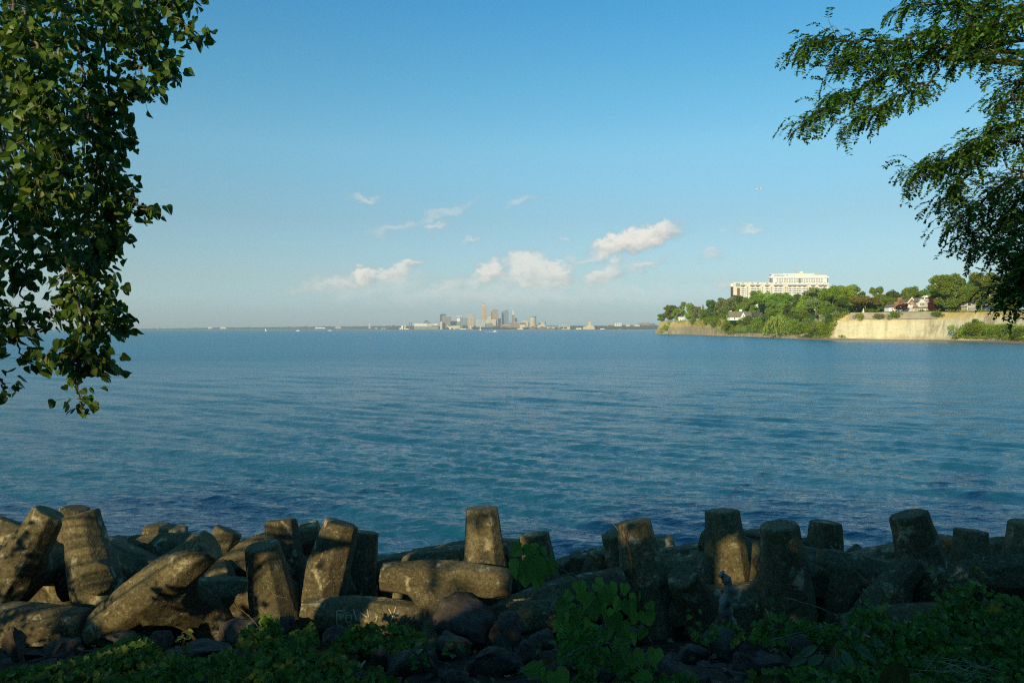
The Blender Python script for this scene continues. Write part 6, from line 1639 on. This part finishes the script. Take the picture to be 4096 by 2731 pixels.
# ------------------------------------------------------------------ park trees behind the viewpoint (they only throw the shade)
def shade_tree(x, y, span, z0, z1, label, seed, n=190, gap=0):
    r = np.random.default_rng(seed); base = np.array([x, y, bank_z(x, y) - .1])
    t = empty('shade_tree', base); tag(t, label, 'tree', 'park trees behind the viewpoint')
    tr = MB(); h = z1 - base[2]; tr.tube([(0, 0, 0), (.1, 0, h * .3), (0, .1, h * .6), (.1, 0, h * .9)], [.36, .28, .2, .06], 10)
    tr.build('trunk', M_bark_dk, t, True)
    pts = []
    for k in range(n):
        c = np.array([r.uniform(-span, span), r.uniform(-2.2, 2.0), r.uniform(z0, z1) - base[2]])
        pts.append(c + r.normal(0, .42, (95, 3)))
    pts = np.concatenate(pts); w_ = pts + base
    pts = pts[(w_[:, 1] < -1.2) & (w_[:, 2] > z0 - .8)]
    pts = keep_dark(pts, base, .12)
    lb = MB()
    for k in range(14):
        e = pts[r.integers(len(pts))]; lb.tube([(0, 0, h * r.uniform(.3, .6)), tuple(e * (.5, .5, 1) * (1, 1, .9)), tuple(e)], [.09, .05, .015], 6)
    lb.build('limbs', M_bark_dk, t, True)
    V, Fc = quads_np(pts, r.uniform(.13, .22, len(pts)), .8); link('crown', mesh_np('crown', V, Fc, M_shade), t)
shade_tree(-1.5, -6.5, 3.8, 6.2, 11.5, 'leafy park tree behind the viewpoint, nearest the locust', 1, 230)
shade_tree(-8.2, -6.5, 3.6, 6.2, 11.5, 'leafy park tree behind the viewpoint, in the middle', 2, 250)
shade_tree(-15.2, -6.5, 3.8, 6.0, 11.5, 'leafy park tree behind the viewpoint, nearest the cottonwood', 3, 250)
shade_tree(5.2, -6.5, 3.4, 6.2, 11.5, 'leafy park tree behind the viewpoint, farthest right', 4, 200)

def backdrop_wood():
    """the park wood behind the viewpoint: closes off the sky on that side"""
    r = np.random.default_rng(71)
    for j, (x, y, top) in enumerate([(-30, -10, 12), (-23, -14, 13), (-14, -15, 13), (-5, -14, 13), (4, -15, 13), (13, -13, 13), (15, -7, 11), (22, -4, 10), (-32, 0, 9.5), (24, 6, 9), (-26, 9, 8)]):
        base = np.array([x, y, bank_z(x, y) - .1]); t = empty('shade_tree', base)
        tag(t, 'tall leafy tree of the park wood behind the viewpoint, ' + ['far left', 'left, second row', 'left of the middle', 'just left behind', 'just right behind', 'right, second row', 'right, first row', 'outermost right', 'outermost left', 'beyond the locust', 'beyond the cottonwood'][j], 'tree', 'park trees behind the viewpoint')
        m = MB(); m.tube([(0, 0, 0), (0, .1, 6), (.1, 0, top - base[2] - 2)], [.4, .25, .06], 8); m.build('trunk', M_bark_dk, t, True)
        pts = np.concatenate([np.array([r.normal(0, 2.6), r.normal(0, 1.8), r.uniform(.4, top - base[2])]) + r.normal(0, .7, (40, 3)) for k in range(170)])
        w_ = pts + base; pts = pts[(w_[:, 2] > base[2]) & ((np.abs(w_[:, 0]) > np.maximum(w_[:, 1], 0) * .72 + 1.5) | (w_[:, 1] < -1.5))]
        pts = keep_dark(pts, base, .2)
        V, Fc = quads_np(pts, r.uniform(.30, .50, len(pts)), .8); link('crown', mesh_np('crown', V, Fc, M_shade), t)
backdrop_wood()

# ------------------------------------------------------------------ locust hanging in from the right
def locust():
    r = np.random.default_rng(29); base = Vector((9.2, 6.4, bank_z(9.2, 6.4) - .1))
    t = empty('locust_tree', base); tag(t, 'locust tree whose feathery dark branches reach in from the right edge', 'tree'); inv = -base
    BR = [([(1060, 36, 8.6), (1000, 43, 8.6), (960, 44, 8.7), (907, 47, 8.8), (860, 41, 8.9), (822, 42, 9.0), (796, 52, 9.0)], 26, .80), ([(1060, 60, 8.4), (990, 52, 8.6), (930, 56, 8.7), (885, 74, 8.8), (850, 90, 8.9), (820, 106, 8.9), (796, 126, 8.9)], 28, .85),
          ([(1000, 43, 8.6), (975, 30, 8.6), (955, 12, 8.7), (945, -6, 8.7)], 13, .8), ([(1050, 20, 8.2), (1010, 22, 8.3), (970, 30, 8.4), (925, 34, 8.5), (895, 46, 8.6)], 18, .9),
          ([(1060, 0, 8.6), (1010, 6, 8.6), (985, 10, 8.7), (930, 4, 8.8), (895, 10, 8.9)], 17, .75), ([(907, 47, 8.8), (880, 54, 8.8), (850, 62, 8.8), (832, 68, 8.8)], 12, .8), ([(930, 56, 8.7), (925, 80, 8.7), (900, 95, 8.7), (875, 108, 8.7), (850, 118, 8.7)], 15, .85),
          ([(1060, 50, 8.0), (1024, 58, 8.1), (985, 58, 8.2), (950, 60, 8.3)], 15, .7), 
          ([(1060, 118, 8.2), (1010, 122, 8.3), (983, 137, 8.4), (959, 152, 8.5), (935, 163, 8.6), (910, 175, 8.6)], 24, .95), ([(1060, 76, 8.2), (1030, 78, 8.2), (1010, 88, 8.2), (1000, 102, 8.2)], 12, .8), ([(983, 137, 8.4), (965, 170, 8.4), (950, 186, 8.4), (945, 196, 8.4)], 12, .8),
          ([(1060, 140, 8.0), (1024, 146, 8.0), (1000, 142, 8.1), (980, 148, 8.2)], 14, .6), ([(1060, 160, 8.0), (1024, 171, 8.0), (1007, 183, 8.1), (992, 194, 8.1), (975, 205, 8.2), (955, 216, 8.2), (950, 230, 8.2)], 19, .85),
          ([(1060, 190, 7.8), (1024, 206, 7.9), (1006, 216, 7.9), (992, 226, 8.0), (980, 240, 8.0), (972, 250, 8.0)], 19, .8), ([(1060, 214, 7.6), (1026, 222, 7.6), (1014, 234, 7.7), (1002, 246, 7.7), (994, 256, 7.7)], 15, .7), ([(1060, 180, 7.6), (1034, 190, 7.6), (1016, 200, 7.7)], 12, 1.0),
          ([(1066, 236, 7.4), (1040, 248, 7.4), (1024, 262, 7.4), (1014, 276, 7.4), (1010, 292, 7.4)], 20, .75), ([(1066, 256, 7.3), (1044, 268, 7.3), (1030, 284, 7.3), (1026, 300, 7.3)], 18, .75), ([(1060, 240, 7.3), (1036, 250, 7.3), (1020, 262, 7.3)], 14, 1.1)]
    org, yd, nr, sz = [], [], [], []; br = MB(); ra = MB()
    def compound(p, d, Lc):
        """one feather leaf: a drooping stalk with paired oval leaflets"""
        n = int(r.integers(6, 10)); side = nrm(np.cross(d, (0, 0, 1)) + r.normal(0, .15, 3)); q = p.copy(); dd = d.copy(); pts = [q.copy()]
        for k in range(n):
            dd = nrm(dd + np.array([0, 0, -.16])); q = q + dd * Lc / n; pts.append(q.copy())
            for sg in (-1, 1):
                if r.uniform() < .06: continue
                ly = nrm(side * sg + dd * .35 + r.normal(0, .12, 3)); org.append(q + ly * .004); yd.append(ly); nr.append(nrm(np.array([0, 0, 1.]) + r.normal(0, .35, 3))); sz.append(r.uniform(.032, .050))
        org.append(q); yd.append(dd); nr.append(np.array([0, 0, 1.])); sz.append(.04)
        ra.tube([Vector(x_) + inv for x_ in pts[::3] + [pts[-1]]], .0016, 3, 0, False)
    for pts, n, dens in BR:
        q = smooth_path(pxp([(a_ + 6, b_ - 1, c_) for a_, b_, c_ in pts]), 24); q[1:-1] += r.normal(0, .02, (22, 3)); r0 = .030 if n > 22 else .016
        br.tube([Vector(p) + inv for p in q], list(np.linspace(r0, .004, 24)), 6)
        for k in range(int(n * (11.5 if pts[0][2] > 8.15 else 9.0) * dens)):
            u = r.uniform(.10, 1) ** .85; i = min(22, int(u * 23)); p = q[i]; ax = nrm(q[i + 1] - q[i])
            sd = nrm(np.cross(ax, (0, 0, 1))) * (1 if r.uniform() < .5 else -1)
            d0 = nrm(ax * r.uniform(.3, 1) + sd * r.uniform(.2, 1) + np.array([0, 0, r.uniform(-.35, .55)])); st = r.uniform(.02, .26)
            s_end = p + d0 * st
            if st > .1 and k % 2: br.tube([Vector(p) + inv, Vector(s_end) + inv], [.005, .002], 4)
            compound(s_end, nrm(d0 + r.normal(0, .4, 3) + np.array([0, 0, -.25])), r.uniform(.12, .22))
    h = np.array([(0, 0), (.21, .14), (.27, .45), (.20, .82), (0, 1.0), (-.20, .82), (-.27, .45), (-.21, .14)])
    O = np.array(org) + np.array(inv); y = nrm(np.array(yd)); x = nrm(np.cross(y, np.array(nr))); S = np.array(sz)[:, None]
    V = np.stack([O + S * (x * a + y * b) for a, b in h], 1).reshape(-1, 3); Fc = np.arange(len(V)).reshape(-1, 8)
    link('foliage', mesh_np('foliage', V, Fc, M_loc), t); br.build('branches', M_bark_dk, t, True)['kind'] = 'stuff'; ra.build('leaf_stalks', M_loc, t)['kind'] = 'stuff'
    bt = MB()
    for pts in ([(1024, 171, 8.0), (1010, 168, 8.0), (1000, 172, 8.0), (996, 170, 8.0)], [(1014, 172, 8.0), (1006, 166, 8.0), (1004, 160, 8.0)], [(1005, 184, 8.1), (994, 188, 8.1), (988, 186, 8.1), (987, 182, 8.1)], [(1013, 176, 8.0), (1004, 178, 8.0)]):
        bt.tube([P(*p) + inv for p in pts], [.007, .005, .004, .003][:len(pts)], 5)
    bt.build('bare_twig', M_bark_dk, t, True)
    tr = MB(); tr.tube([(0, 0, 0), (-.1, 0, 1.8), (.1, 0, 4), (.3, .2, 7)], [.34, .27, .22, .12], 12); tr.build('trunk', M_bark_dk, t, True)
    lb = MB()
    for pts, n, dens in BR:
        e = P(*pts[0]) + inv
        if n >= 15: lb.tube([(.1, .1, 2.2 + (e.z - 1.0) * .3), (e.x * .5 + .3, e.y * .5, e.z * .8 + .6), tuple(e)], [.09, .06, .026], 7)
    lb.build('limbs', M_bark_dk, t, True)
    pts = []
    for k in range(150):
        c = np.array([r.uniform(-9, 4.5), r.uniform(-8, -3.5), r.uniform(3.4, 6.4)]); pts += list(c + r.normal(0, .4, (70, 3)))
    pts = np.array(pts); w_ = pts + np.array(base)
    ok = ((w_[:, 2] - CAMZ) / np.maximum(w_[:, 1], .1) * F > 390) | (w_[:, 0] / np.maximum(w_[:, 1], .1) * F > 640) | (w_[:, 1] < -.9)
    pts = keep_dark(pts[ok & (np.linalg.norm(w_ - np.array([0, 0, CAMZ]), axis=1) > 1.6)], np.array(base))
    V, Fc = quads_np(pts, r.uniform(.14, .24, len(pts)), .7); link('upper_crown', mesh_np('upper_crown', V, Fc, M_loc), t)
locust()

# ------------------------------------------------------------------ vines over the bank
def vines(name, label, regions, n, seed, mat):
    r = np.random.default_rng(seed); org, yd, nr, sz = [], [], [], []; st = MB()
    for pg, share, D0, D1, lift in regions:
        xs = [p[0] for p in pg]; ys = [p[1] for p in pg]; k = 0; want = int(n * share)
        while k < want:
            px, py = r.uniform(min(xs), max(xs)), r.uniform(min(ys), max(ys))
            if not poly_in(px, py, pg): continue
            u = (max(ys) - py) / (max(ys) - min(ys)); c = mnoise.noise(Vector((px * .03, py * .05, seed)))
            k += 1
            if c < -.28 and r.uniform() < .75: continue
            D = D0 + (D1 - D0) * u + r.uniform(-.35, .15) + .3 * c; p = np.array(P(px, py, D))
            org.append(p); a = r.uniform(0, 6.283)
            yd.append(nrm(np.array([math.cos(a) * .7, math.sin(a) * .5 - .35, -.55 + r.normal(0, .3)]))); nr.append(nrm(np.array([r.normal(0, .35), -.55 + r.normal(0, .3), .8]))); sz.append(r.uniform(.045, .105))
            if k % 7 == 0:
                q = p + np.array([r.normal(0, .15), r.normal(0, .1), r.uniform(-.3, -.05)]); st.tube([tuple(q), tuple((p + q) / 2 + r.normal(0, .03, 3)), tuple(p)], .003, 4, 0, False)
    V, Fc = leaves_np('lobed', np.array(org), np.array(yd), np.array(nr), np.array(sz), .28, .2); V += rng.normal(0, .003, V.shape)
    o = link(name, mesh_np(name, V, Fc, mat)); tag(o, label, 'vines', kind='stuff')
    s = st.build('vine_stems', M_twig_b, o); s['kind'] = 'stuff'
vines('vine_cover', 'bright dappled vine leaves covering the bank at the bottom left', [
    ([(0, 690), (0, 668), (60, 662), (100, 652), (140, 640), (160, 650), (200, 660), (235, 645), (250, 622), (275, 640), (300, 628), (315, 650), (345, 655), (380, 668), (400, 690)], .58, 7.7, 9.6, .2), ([(330, 650), (345, 628), (372, 622), (405, 624), (424, 634), (426, 645), (400, 652), (370, 650)], .15, 9.6, 10.5, .2),
    ([(100, 650), (130, 636), (155, 640), (140, 655)], .04, 9.2, 9.5, .2), ([(262, 648), (262, 612), (276, 618), (284, 640)], .03, 9.6, 10.2, .2), ([(300, 640), (312, 622), (318, 640)], .02, 9.6, 10, .2)], 5200, 41, M_vine)
vines('vine_cover', 'dark shaded vine leaves sprawling over the bank at the right', [
    ([(900, 690), (840, 672), (838, 645), (850, 610), (875, 606), (900, 620), (930, 612), (945, 590), (975, 580), (1000, 592), (1030, 598), (1030, 690)], .48, 8.0, 10.4, .2), ([(745, 640), (770, 612), (800, 618), (840, 625), (850, 645), (800, 650)], .10, 9.6, 10.4, .2), ([(690, 640), (700, 624), (730, 620), (745, 632), (735, 645)], .05, 10, 10.6, .2),
    ([(740, 690), (760, 668), (850, 664), (920, 676), (930, 690)], .08, 7.6, 8.2, .2), ([(560, 690), (590, 655), (640, 660), (700, 672), (700, 690)], .05, 7.8, 8.8, .2)], 5200, 43, M_vine)

# ------------------------------------------------------------------ the big-leaved sapling in the middle
def sapling():
    r = np.random.default_rng(53); base = P(618, 672, 9.0)
    t = empty('broadleaf_sapling', base); tag(t, 'big-leaved green sapling in the middle, one branch reaching left over the blocks', 'sapling'); inv = -base
    zc = lambda x, y: (475 + x * .1246, 487.5 + y * .1246)
    LV = [(1280, 1390, 190, 8.2, -80), (1440, 1350, 140, 8.3, -100), (1160, 1280, 140, 8.4, -120), (1130, 1080, 150, 8.4, -60), (1060, 870, 140, 8.5, -80), (930, 930, 160, 8.4, -130), (840, 800, 120, 8.6, -90), (690, 940, 120, 8.6, -140), (700, 1050, 130, 8.4, -110),
          (815, 1010, 120, 8.5, -90), (760, 1090, 130, 8.4, -90), (1240, 960, 140, 8.6, -80), (1385, 1040, 140, 8.5, -70), (1060, 1170, 110, 8.3, -110), (960, 1010, 120, 8.5, -80), (1100, 810, 110, 8.7, -60), (1200, 810, 100, 8.7, -90), (1000, 780, 110, 8.7, -30), (1340, 1170, 110, 8.4, -100), (1200, 1130, 120, 8.5, -70),
          (1170, 1450, 110, 8.1, -150), (1300, 1060, 110, 8.7, -60), (880, 1100, 110, 8.6, -70), (1010, 930, 120, 8.7, -100), (1290, 880, 100, 8.7, -80), (740, 870, 100, 8.7, -150), (870, 880, 110, 8.8, -60), (1150, 930, 120, 8.8, -110), (1060, 1020, 120, 8.8, -90), (1250, 1200, 120, 8.6, -60), (930, 1180, 100, 8.6, -120), (1410, 950, 90, 8.6, -60),
          (450, 1460, 150, 8.0, 175), (560, 1500, 120, 8.0, -110), (680, 1540, 190, 7.7, -60), (1350, 1540, 180, 7.7, 150), (770, 980, 110, 8.7, -60), (660, 1100, 90, 8.6, -100), (800, 1180, 90, 8.5, -80), (1120, 1360, 100, 8.3, -70),
          (340, 500, 120, 8.6, -150), (440, 505, 120, 8.6, -80), (340, 650, 160, 8.5, -105), (490, 650, 190, 8.4, -75), (400, 730, 120, 8.5, -95), (590, 640, 120, 8.6, -85), (540, 520, 90, 8.7, -60), (610, 570, 80, 8.7, -50), (630, 650, 90, 8.7, -75), (500, 760, 110, 8.5, -100), (430, 600, 90, 8.7, -110), (470, 470, 80, 8.7, 150)]
    org, yd, nr, sz = [], [], [], []; st = MB()
    hub = [zc(820, 760), zc(1000, 960), zc(1180, 900), zc(1300, 1120), zc(1120, 1230), zc(560, 560)]
    for x, y, s, D, ang in LV:
        px, py = zc(x, y); Ls = s * 1.02 * .1246 / F * D
        d = np.array([math.cos(R(ang)), r.uniform(-.5, -.1), math.sin(R(ang))]); d = nrm(d); c = np.array(P(px, py, D)); o = c - d * Ls * .45
        org.append(o); yd.append(d); nr.append(nrm(np.array([r.normal(0, .35), -1 + r.normal(0, .2), .55 + r.normal(0, .2)]))); sz.append(Ls)
        h = min(hub, key=lambda q: (q[0] - px) ** 2 + (q[1] - py) ** 2); hp = np.array(P(h[0], h[1], 8.75)); mid = (hp + o) / 2 + np.array([0, .05, .05])
        st.tube([Vector(hp) + inv, Vector(mid) + inv, Vector(o) + inv], [.006, .005, .004], 5)
    V, Fc = leaves_np('heart', np.array(org) + np.array(inv), np.array(yd), np.array(nr), np.array(sz), .22, .22, .98); V += rng.normal(0, .003, V.shape)
    link('leaves', mesh_np('leaves', V, Fc, M_sap), t)
    for pts, rr in ([(618, 672, 9.0), (612, 650, 8.9), (606, 640, 8.85), (604, 625, 8.8), (598, 605, 8.75), (590, 592, 8.7), (580, 580, 8.7)], .022), ([(606, 640, 8.85), (622, 626, 8.75), (638, 622, 8.7), (637, 600, 8.75)], .014), ([(590, 592, 8.7), (578, 578, 8.7), (565, 571, 8.65), (555, 566, 8.65), (545, 558, 8.65)], .012), ([(622, 626, 8.75), (630, 640, 8.5), (640, 650, 8.4)], .008):
        st.tube([Vector(p) + inv for p in smooth_path(pxp(pts), 14)], list(np.linspace(rr, rr * .5, 14)), 6)
    st.build('stems', M_twig, t, True)['kind'] = 'stuff'
    # small underleaves
    k = 420; px = 555 + 60 * r.beta(1.6, 2.2, k); py = r.uniform(622, 668, k); o = np.array([P(a, b, 8.9 + r.normal(0, .15)) for a, b in zip(px, py)]) + np.array(inv); yy = nrm(np.stack([r.normal(0, .5, k), r.normal(-.3, .3, k), -np.ones(k) * .7], 1)); nn = nrm(np.stack([r.normal(0, .4, k), -np.ones(k), np.ones(k) * .6], 1))
    V, Fc = leaves_np('heart', o, yy, nn, r.uniform(.035, .07, k)); link('small_leaves', mesh_np('small_leaves', V, Fc, M_sap), t)
    base = P(640, 624, 8.6); t2 = empty('bare_twig', base); tag(t2, 'bare orange-brown twig standing upright with a forked curling tip', 'twig'); inv = -base
    m = MB(); m.tube([Vector(p) + inv for p in smooth_path(pxp([(640, 624, 8.6), (638.5, 606, 8.6), (637, 590, 8.6), (633.5, 570, 8.6), (630.5, 555, 8.6), (627, 543, 8.6)]), 16)], [.017 * (1 - .04 * i) * (1.22 if i % 3 == 0 else 1) for i in range(16)], 7); m.build('stem', M_twig_b, t2, True)
    for pts in ([(627, 543, 8.6), (620, 532, 8.6), (613, 523, 8.6), (606, 520, 8.6), (600, 519.5, 8.6)], [(627, 543, 8.6), (622, 534, 8.62), (622, 524, 8.62), (623, 520, 8.62)], [(627, 543, 8.6), (625, 534, 8.55), (625, 525, 8.55)], [(627, 543, 8.6), (627, 535, 8.6), (629, 527, 8.6)]):
        b = MB(); b.tube([Vector(p) + inv for p in smooth_path(pxp(pts), 8)], list(np.linspace(.006, .0025, 8)), 5); b.build('fork', M_twig, t2, True)
sapling()

def bits():
    r = np.random.default_rng(61)
    # driftwood
    base = P(729, 624, 11.4); t = empty('driftwood_branch', base); tag(t, 'twisted grey driftwood branch leaning against the wide dark limb', 'driftwood'); inv = -base
    m = MB(); m.tube([Vector(p) + inv for p in smooth_path(pxp([(730, 626, 11.4), (726, 612, 11.35), (725, 602, 11.3), (729, 590, 11.3), (727, 580, 11.3), (721, 573, 11.3)]), 18)], [.105 - .003 * i + .014 * math.sin(i * 1.9) for i in range(18)], 9)
    m.build('trunk', M_drift, t, True); 
    # dead leaves caught between stones
    k = 500; yy = r.uniform(6.4, 12.5, k); xx = r.uniform(-.66, .66, k) * yy; o = np.array([(x_, y_, bank_z(x_, y_) + r.uniform(.02, .10)) for x_, y_ in zip(xx, yy)])
    V, Fc = leaves_np('delta', o, nrm(np.stack([r.normal(size=k), r.normal(size=k), r.normal(0, .2, k)], 1)), nrm(np.stack([r.normal(0, .4, k), r.normal(0, .4, k), np.ones(k)], 1)), r.uniform(.05, .10, k), .3, .3)
    lo = link('leaf_litter', mesh_np('leaf_litter', V, Fc, mat_leaf("dead_leaf", (.10, .06, .03), (.22, .15, .07), (.30, .24, .12), .2, .7, .2, .05))); tag(lo, 'brown dead leaves caught between the stones', 'dead leaves', kind='stuff')
    # dry sticks
    for pts, rr, lab in (([(786, 597, 9.6), (822, 608, 9.5), (850, 623, 9.4), (862, 625, 9.3)], .012, 'long pale bare branch lying over the shaded limbs right of the driftwood'), ([(770, 640, 9.2), (800, 632, 9.2), (839, 623, 9.2)], .011, 'bare branch lying low from left to right above the pale leaved plant'), ([(831, 545, 11), (850, 565, 10.6), (878, 592, 10.2)], .007, 'thin straight twig slanting over the facetted block end'),
                         ([(749, 580, 11), (790, 584, 10.8), (800, 580, 10.6)], .005, 'thin twig crossing the broad shaded block'), ([(232, 590, 10.2), (236, 606, 10.2), (247, 613, 10.1), (262, 630, 10)], .006, 'thin reddish twig curving in front of the front upright block'), ([(895, 635, 9.4), (915, 642, 9.3), (935, 650, 9.2), (962, 658, 9.1)], .016, 'brown root-like stick lying among the right-hand vines'), ([(668, 664, 8.6), (690, 672, 8.4), (706, 682, 8.2)], .006, 'thin reddish stick on the boulders at the bottom'), ([(268, 587, 10.4), (276, 594, 10.4), (288, 598, 10.4)], .005, 'thin dark twig in front of the front upright block')):
        b0 = P(*pts[0]); q = smooth_path(pxp(pts), 14) + r.normal(0, .006, (14, 3)); m = MB(); m.tube([Vector(p) - b0 for p in q], list(np.linspace(rr, rr * .45, 14)), 6); o = m.build('dry_stick', M_twig if 'red' not in lab else M_twig_b, None, True, b0); tag(o, lab, 'stick', 'dry sticks on the bank')
    # plants: (px, py, D) of the foot, height px, kind
    def herb(name, label, px, py, D, hpx, n, kind, lsz, mat, spread, group):
        base = P(px, py, D); t = empty(name, base); tag(t, label, 'plant', group); s = D / F; org, yd, nr, sz = [], [], [], []; st = MB()
        top = Vector((r.normal(0, .05), r.normal(0, .03), hpx * s)); st.tube([(0, 0, 0), tuple(top * .5 + Vector((.02, 0, 0))), tuple(top)], [.006, .005, .002], 5)
        for k in range(n):
            u = (k + 1) / n; p = np.array(top) * u; a = r.uniform(0, 6.283); d = nrm(np.array([math.cos(a), math.sin(a) * .7 - .3, r.uniform(-.5, .4)])); e = p + d * spread * s * r.uniform(.3, 1)
            st.tube([tuple(p), tuple(e)], [.003, .002], 4); org.append(e); yd.append(nrm(d + np.array([0, 0, -.4]))); nr.append(nrm(np.array([r.normal(0, .3), -.5, .9]))); sz.append(lsz * r.uniform(.7, 1.2))
        V, Fc = leaves_np(kind, np.array(org), np.array(yd), np.array(nr), np.array(sz)); link('leaves', mesh_np('leaves', V, Fc, mat), t); st.build('stem', M_twig_b, t)
    herb('pale_plant', 'pale green plant with long oval leaves before the upright grey boulder', 826, 664, 8.2, 22, 30, 'lance', .20, M_pale, 26, 'small plants on the bank')
    herb('pale_plant', 'small pale pointed-leaved plant right of the larger pale one', 866, 658, 8.6, 16, 12, 'heart', .10, M_pale, 12, 'small plants on the bank')
    for px, py, D, h, lab in ((697, 640, 10, 34, 'thin weed with a tall bare tip left of the driftwood'), (766, 622, 9.8, 26, 'leafy weed directly right of the driftwood foot'), (944, 606, 9.6, 36, 'taller vine shoot under the right dark block'), (978, 590, 9.4, 26, 'yellowish vine shoot with a bare brown stem near the right edge'), (862, 612, 9.8, 20, 'small yellow-leaved shoot below the facetted block end'), (878, 616, 9.6, 18, 'two-leaved heart shaped shoot under the large leaning block'), (548, 668, 8.8, 26, 'small leafy shoot at the left foot of the sapling'), (136, 655, 9.2, 22, 'red-stemmed vine shoot rising above the lit vines'), (186, 655, 9.2, 24, 'lone vine shoot before the bluish boulder'), (420, 668, 8.6, 20, 'small vine shoot on the wide dark boulder'), (453, 655, 8.8, 14, 'three-leaved shoot between the dark boulders'), (760, 632, 9.4, 22, 'feathery grey weed left of the pale leaved plant')):
        herb('vine_shoot', lab, px, py, D, h, 9, 'heart', .075, M_vine, 8, 'small plants on the bank')
    # drooping big leaf at the bottom right
    base = P(886, 690, 7.2); t = empty('drooping_plant', base); tag(t, 'large drooping brown-green leaf bending over the bottom edge', 'plant', 'small plants on the bank')
    V, Fc = leaves_np('lance', np.array([P(895, 662, 7.2) - base, P(893, 664, 7.15) - base, P(770, 676, 7.3) - base, P(776, 674, 7.3) - base]), np.array([(.5, -.2, -.75), (-.35, -.2, -.8), (-.8, -.2, -.4), (.6, -.2, -.5)]), np.array([(.3, -1, .5), (-.3, -1, .5), (0, -1, .7), (0, -1, .7)]), np.array([.26, .24, .20, .2]), .2, .3, 1.3)
    link('leaves', mesh_np('leaves', V, Fc, mat_leaf("brownish_leaf", (.045, .055, .018), (.07, .085, .025), (.1, .1, .03), .3, .5, .25, .05)), t); m = MB(); m.tube([(0, 0, 0), tuple(P(884, 676, 7.2) - base), tuple(P(895, 662, 7.2) - base)], [.008, .007, .005], 6); m.tube([tuple(P(760, 690, 7.3) - base), tuple(P(773, 675, 7.3) - base)], [.006, .004], 6); m.build('stem', M_twig_b, t)
    # straw
    st = MB()
    for k in range(60):
        px, py = r.uniform(915, 990), r.uniform(660, 682); p = P(px, py, r.uniform(7.7, 8.5)); a = r.normal(0, .6); l = r.uniform(.12, .4); d = Vector((math.cos(a), r.normal(0, .5), math.sin(a) * .5)) * l
        st.tube([tuple(p - d * .5), tuple(p + Vector((0, 0, r.normal(0, .04)))), tuple(p + d * .5)], .0032, 4, 0, False)
    o = st.build('dry_grass', M_straw); tag(o, 'dry straw-coloured grass stalks lying at the bottom right', 'dry grass', kind='stuff')
    # floating driftwood piece and the aeroplane
    base = P(698.7, 547.2, 25.3); base.z = .02; m = MB(); m.tube([(-.30, 0, 0), (-.12, .03, .05), (.1, 0, .08), (.28, -.02, .02)], [.03, .09, .08, .02], 7); m.tube([(.02, 0, .1), (.0, 0, .2)], [.03, .01], 5); o = m.build('floating_log', M_bark_dk, None, True, base); tag(o, 'small dark piece of wood floating on the water left of the tall sun-patched block', 'driftwood')
    D = 2500; base = P(758.5, 188.6, D); t = empty('aeroplane', base, R(10)); tag(t, 'tiny white aeroplane low in the sky above the apartment blocks', 'aeroplane')
    part('fuselage', M_white, t, lambda b: b.tube([(-9, 0, -.3), (-7, 0, 0), (5, 0, .2), (9, 0, .8)], [.3, 1.2, 1.2, .2], 8)); part('wing', M_white, t, lambda b: b.add([(-2, -10, .1), (0, -10, .1), (2, 0, -.2), (2, 0, .1), (0, 10, .1), (-2, 10, .1), (-2, 0, -.2), (-2, 0, .1)], [(0, 1, 2, 6), (4, 5, 7, 3), (0, 6, 7), (1, 2, 3)])); part('tail_fin', M_white, t, lambda b: b.prism([(6, .8), (9, .9), (9.2, 3.8), (8, 3.8)], -.1, .1))
    D = 5000
bits()

# ------------------------------------------------------------------ chalk letters on the lower arm
def chalk():
    o = BOBJ['low lying limb with pale hand-scratched letters, under the big leaning block']
    bpy.context.view_layer.update()
    m, nt, out = new_mat("chalk_scratches"); f = tex_noise(nt, objco(nt), 60, 3, .7); principled(nt, out, ramp(nt, f, [(.3, (.26, .22, .13)), (.6, (.50, .44, .28))]), .95, .1)
    me = o.data; mw = o.matrix_world; inv = mw.inverted()
    from mathutils.bvhtree import BVHTree
    bv = BVHTree.FromPolygons([mw @ v.co for v in me.vertices], [tuple(p.vertices) for p in me.polygons])
    S = [[(280, 370), (285, 700)], [(285, 465), (440, 470)], [(290, 370), (450, 360)], [(490, 480), (490, 600), (560, 650), (620, 610), (625, 480), (500, 470)], [(670, 330), (745, 600)], [(830, 410), (830, 560)], [(830, 410), (1000, 520)], [(1000, 330), (1030, 520)], [(1180, 520), (1240, 480), (1200, 610)], [(1500, 310), (1590, 500)], [(1670, 270), (1600, 500), (1560, 600), (1480, 700)]]
    group = ['F', 'F', 'F', 'O', 'I', 'N', 'N', 'N', 'Y', 'V', 'V']; MBs = {}
    for s_, g_ in zip(S, group):
        b = MBs.setdefault(g_, MB())
        pts = []
        for i in range(len(s_) - 1):
            for u in np.linspace(0, 1, 7, endpoint=(i == len(s_) - 2)):
                x = s_[i][0] + (s_[i + 1][0] - s_[i][0]) * u; y = s_[i][1] + (s_[i + 1][1] - s_[i][1]) * u
                cam0 = Vector((0, 0, CAMZ)); q = P(325 + x * .04252, 594.5 + y * .04252, 1.0)
                h = bv.ray_cast(cam0, (q - cam0).normalized())
                if h[0] is not None: pts.append(inv @ (h[0] + h[1] * .001))
        if len(pts) > 2: b.tube(pts, .0055, 5)
    for g_, b in MBs.items():
        if b.v: b.build('scratched_letter', m, o)
chalk()
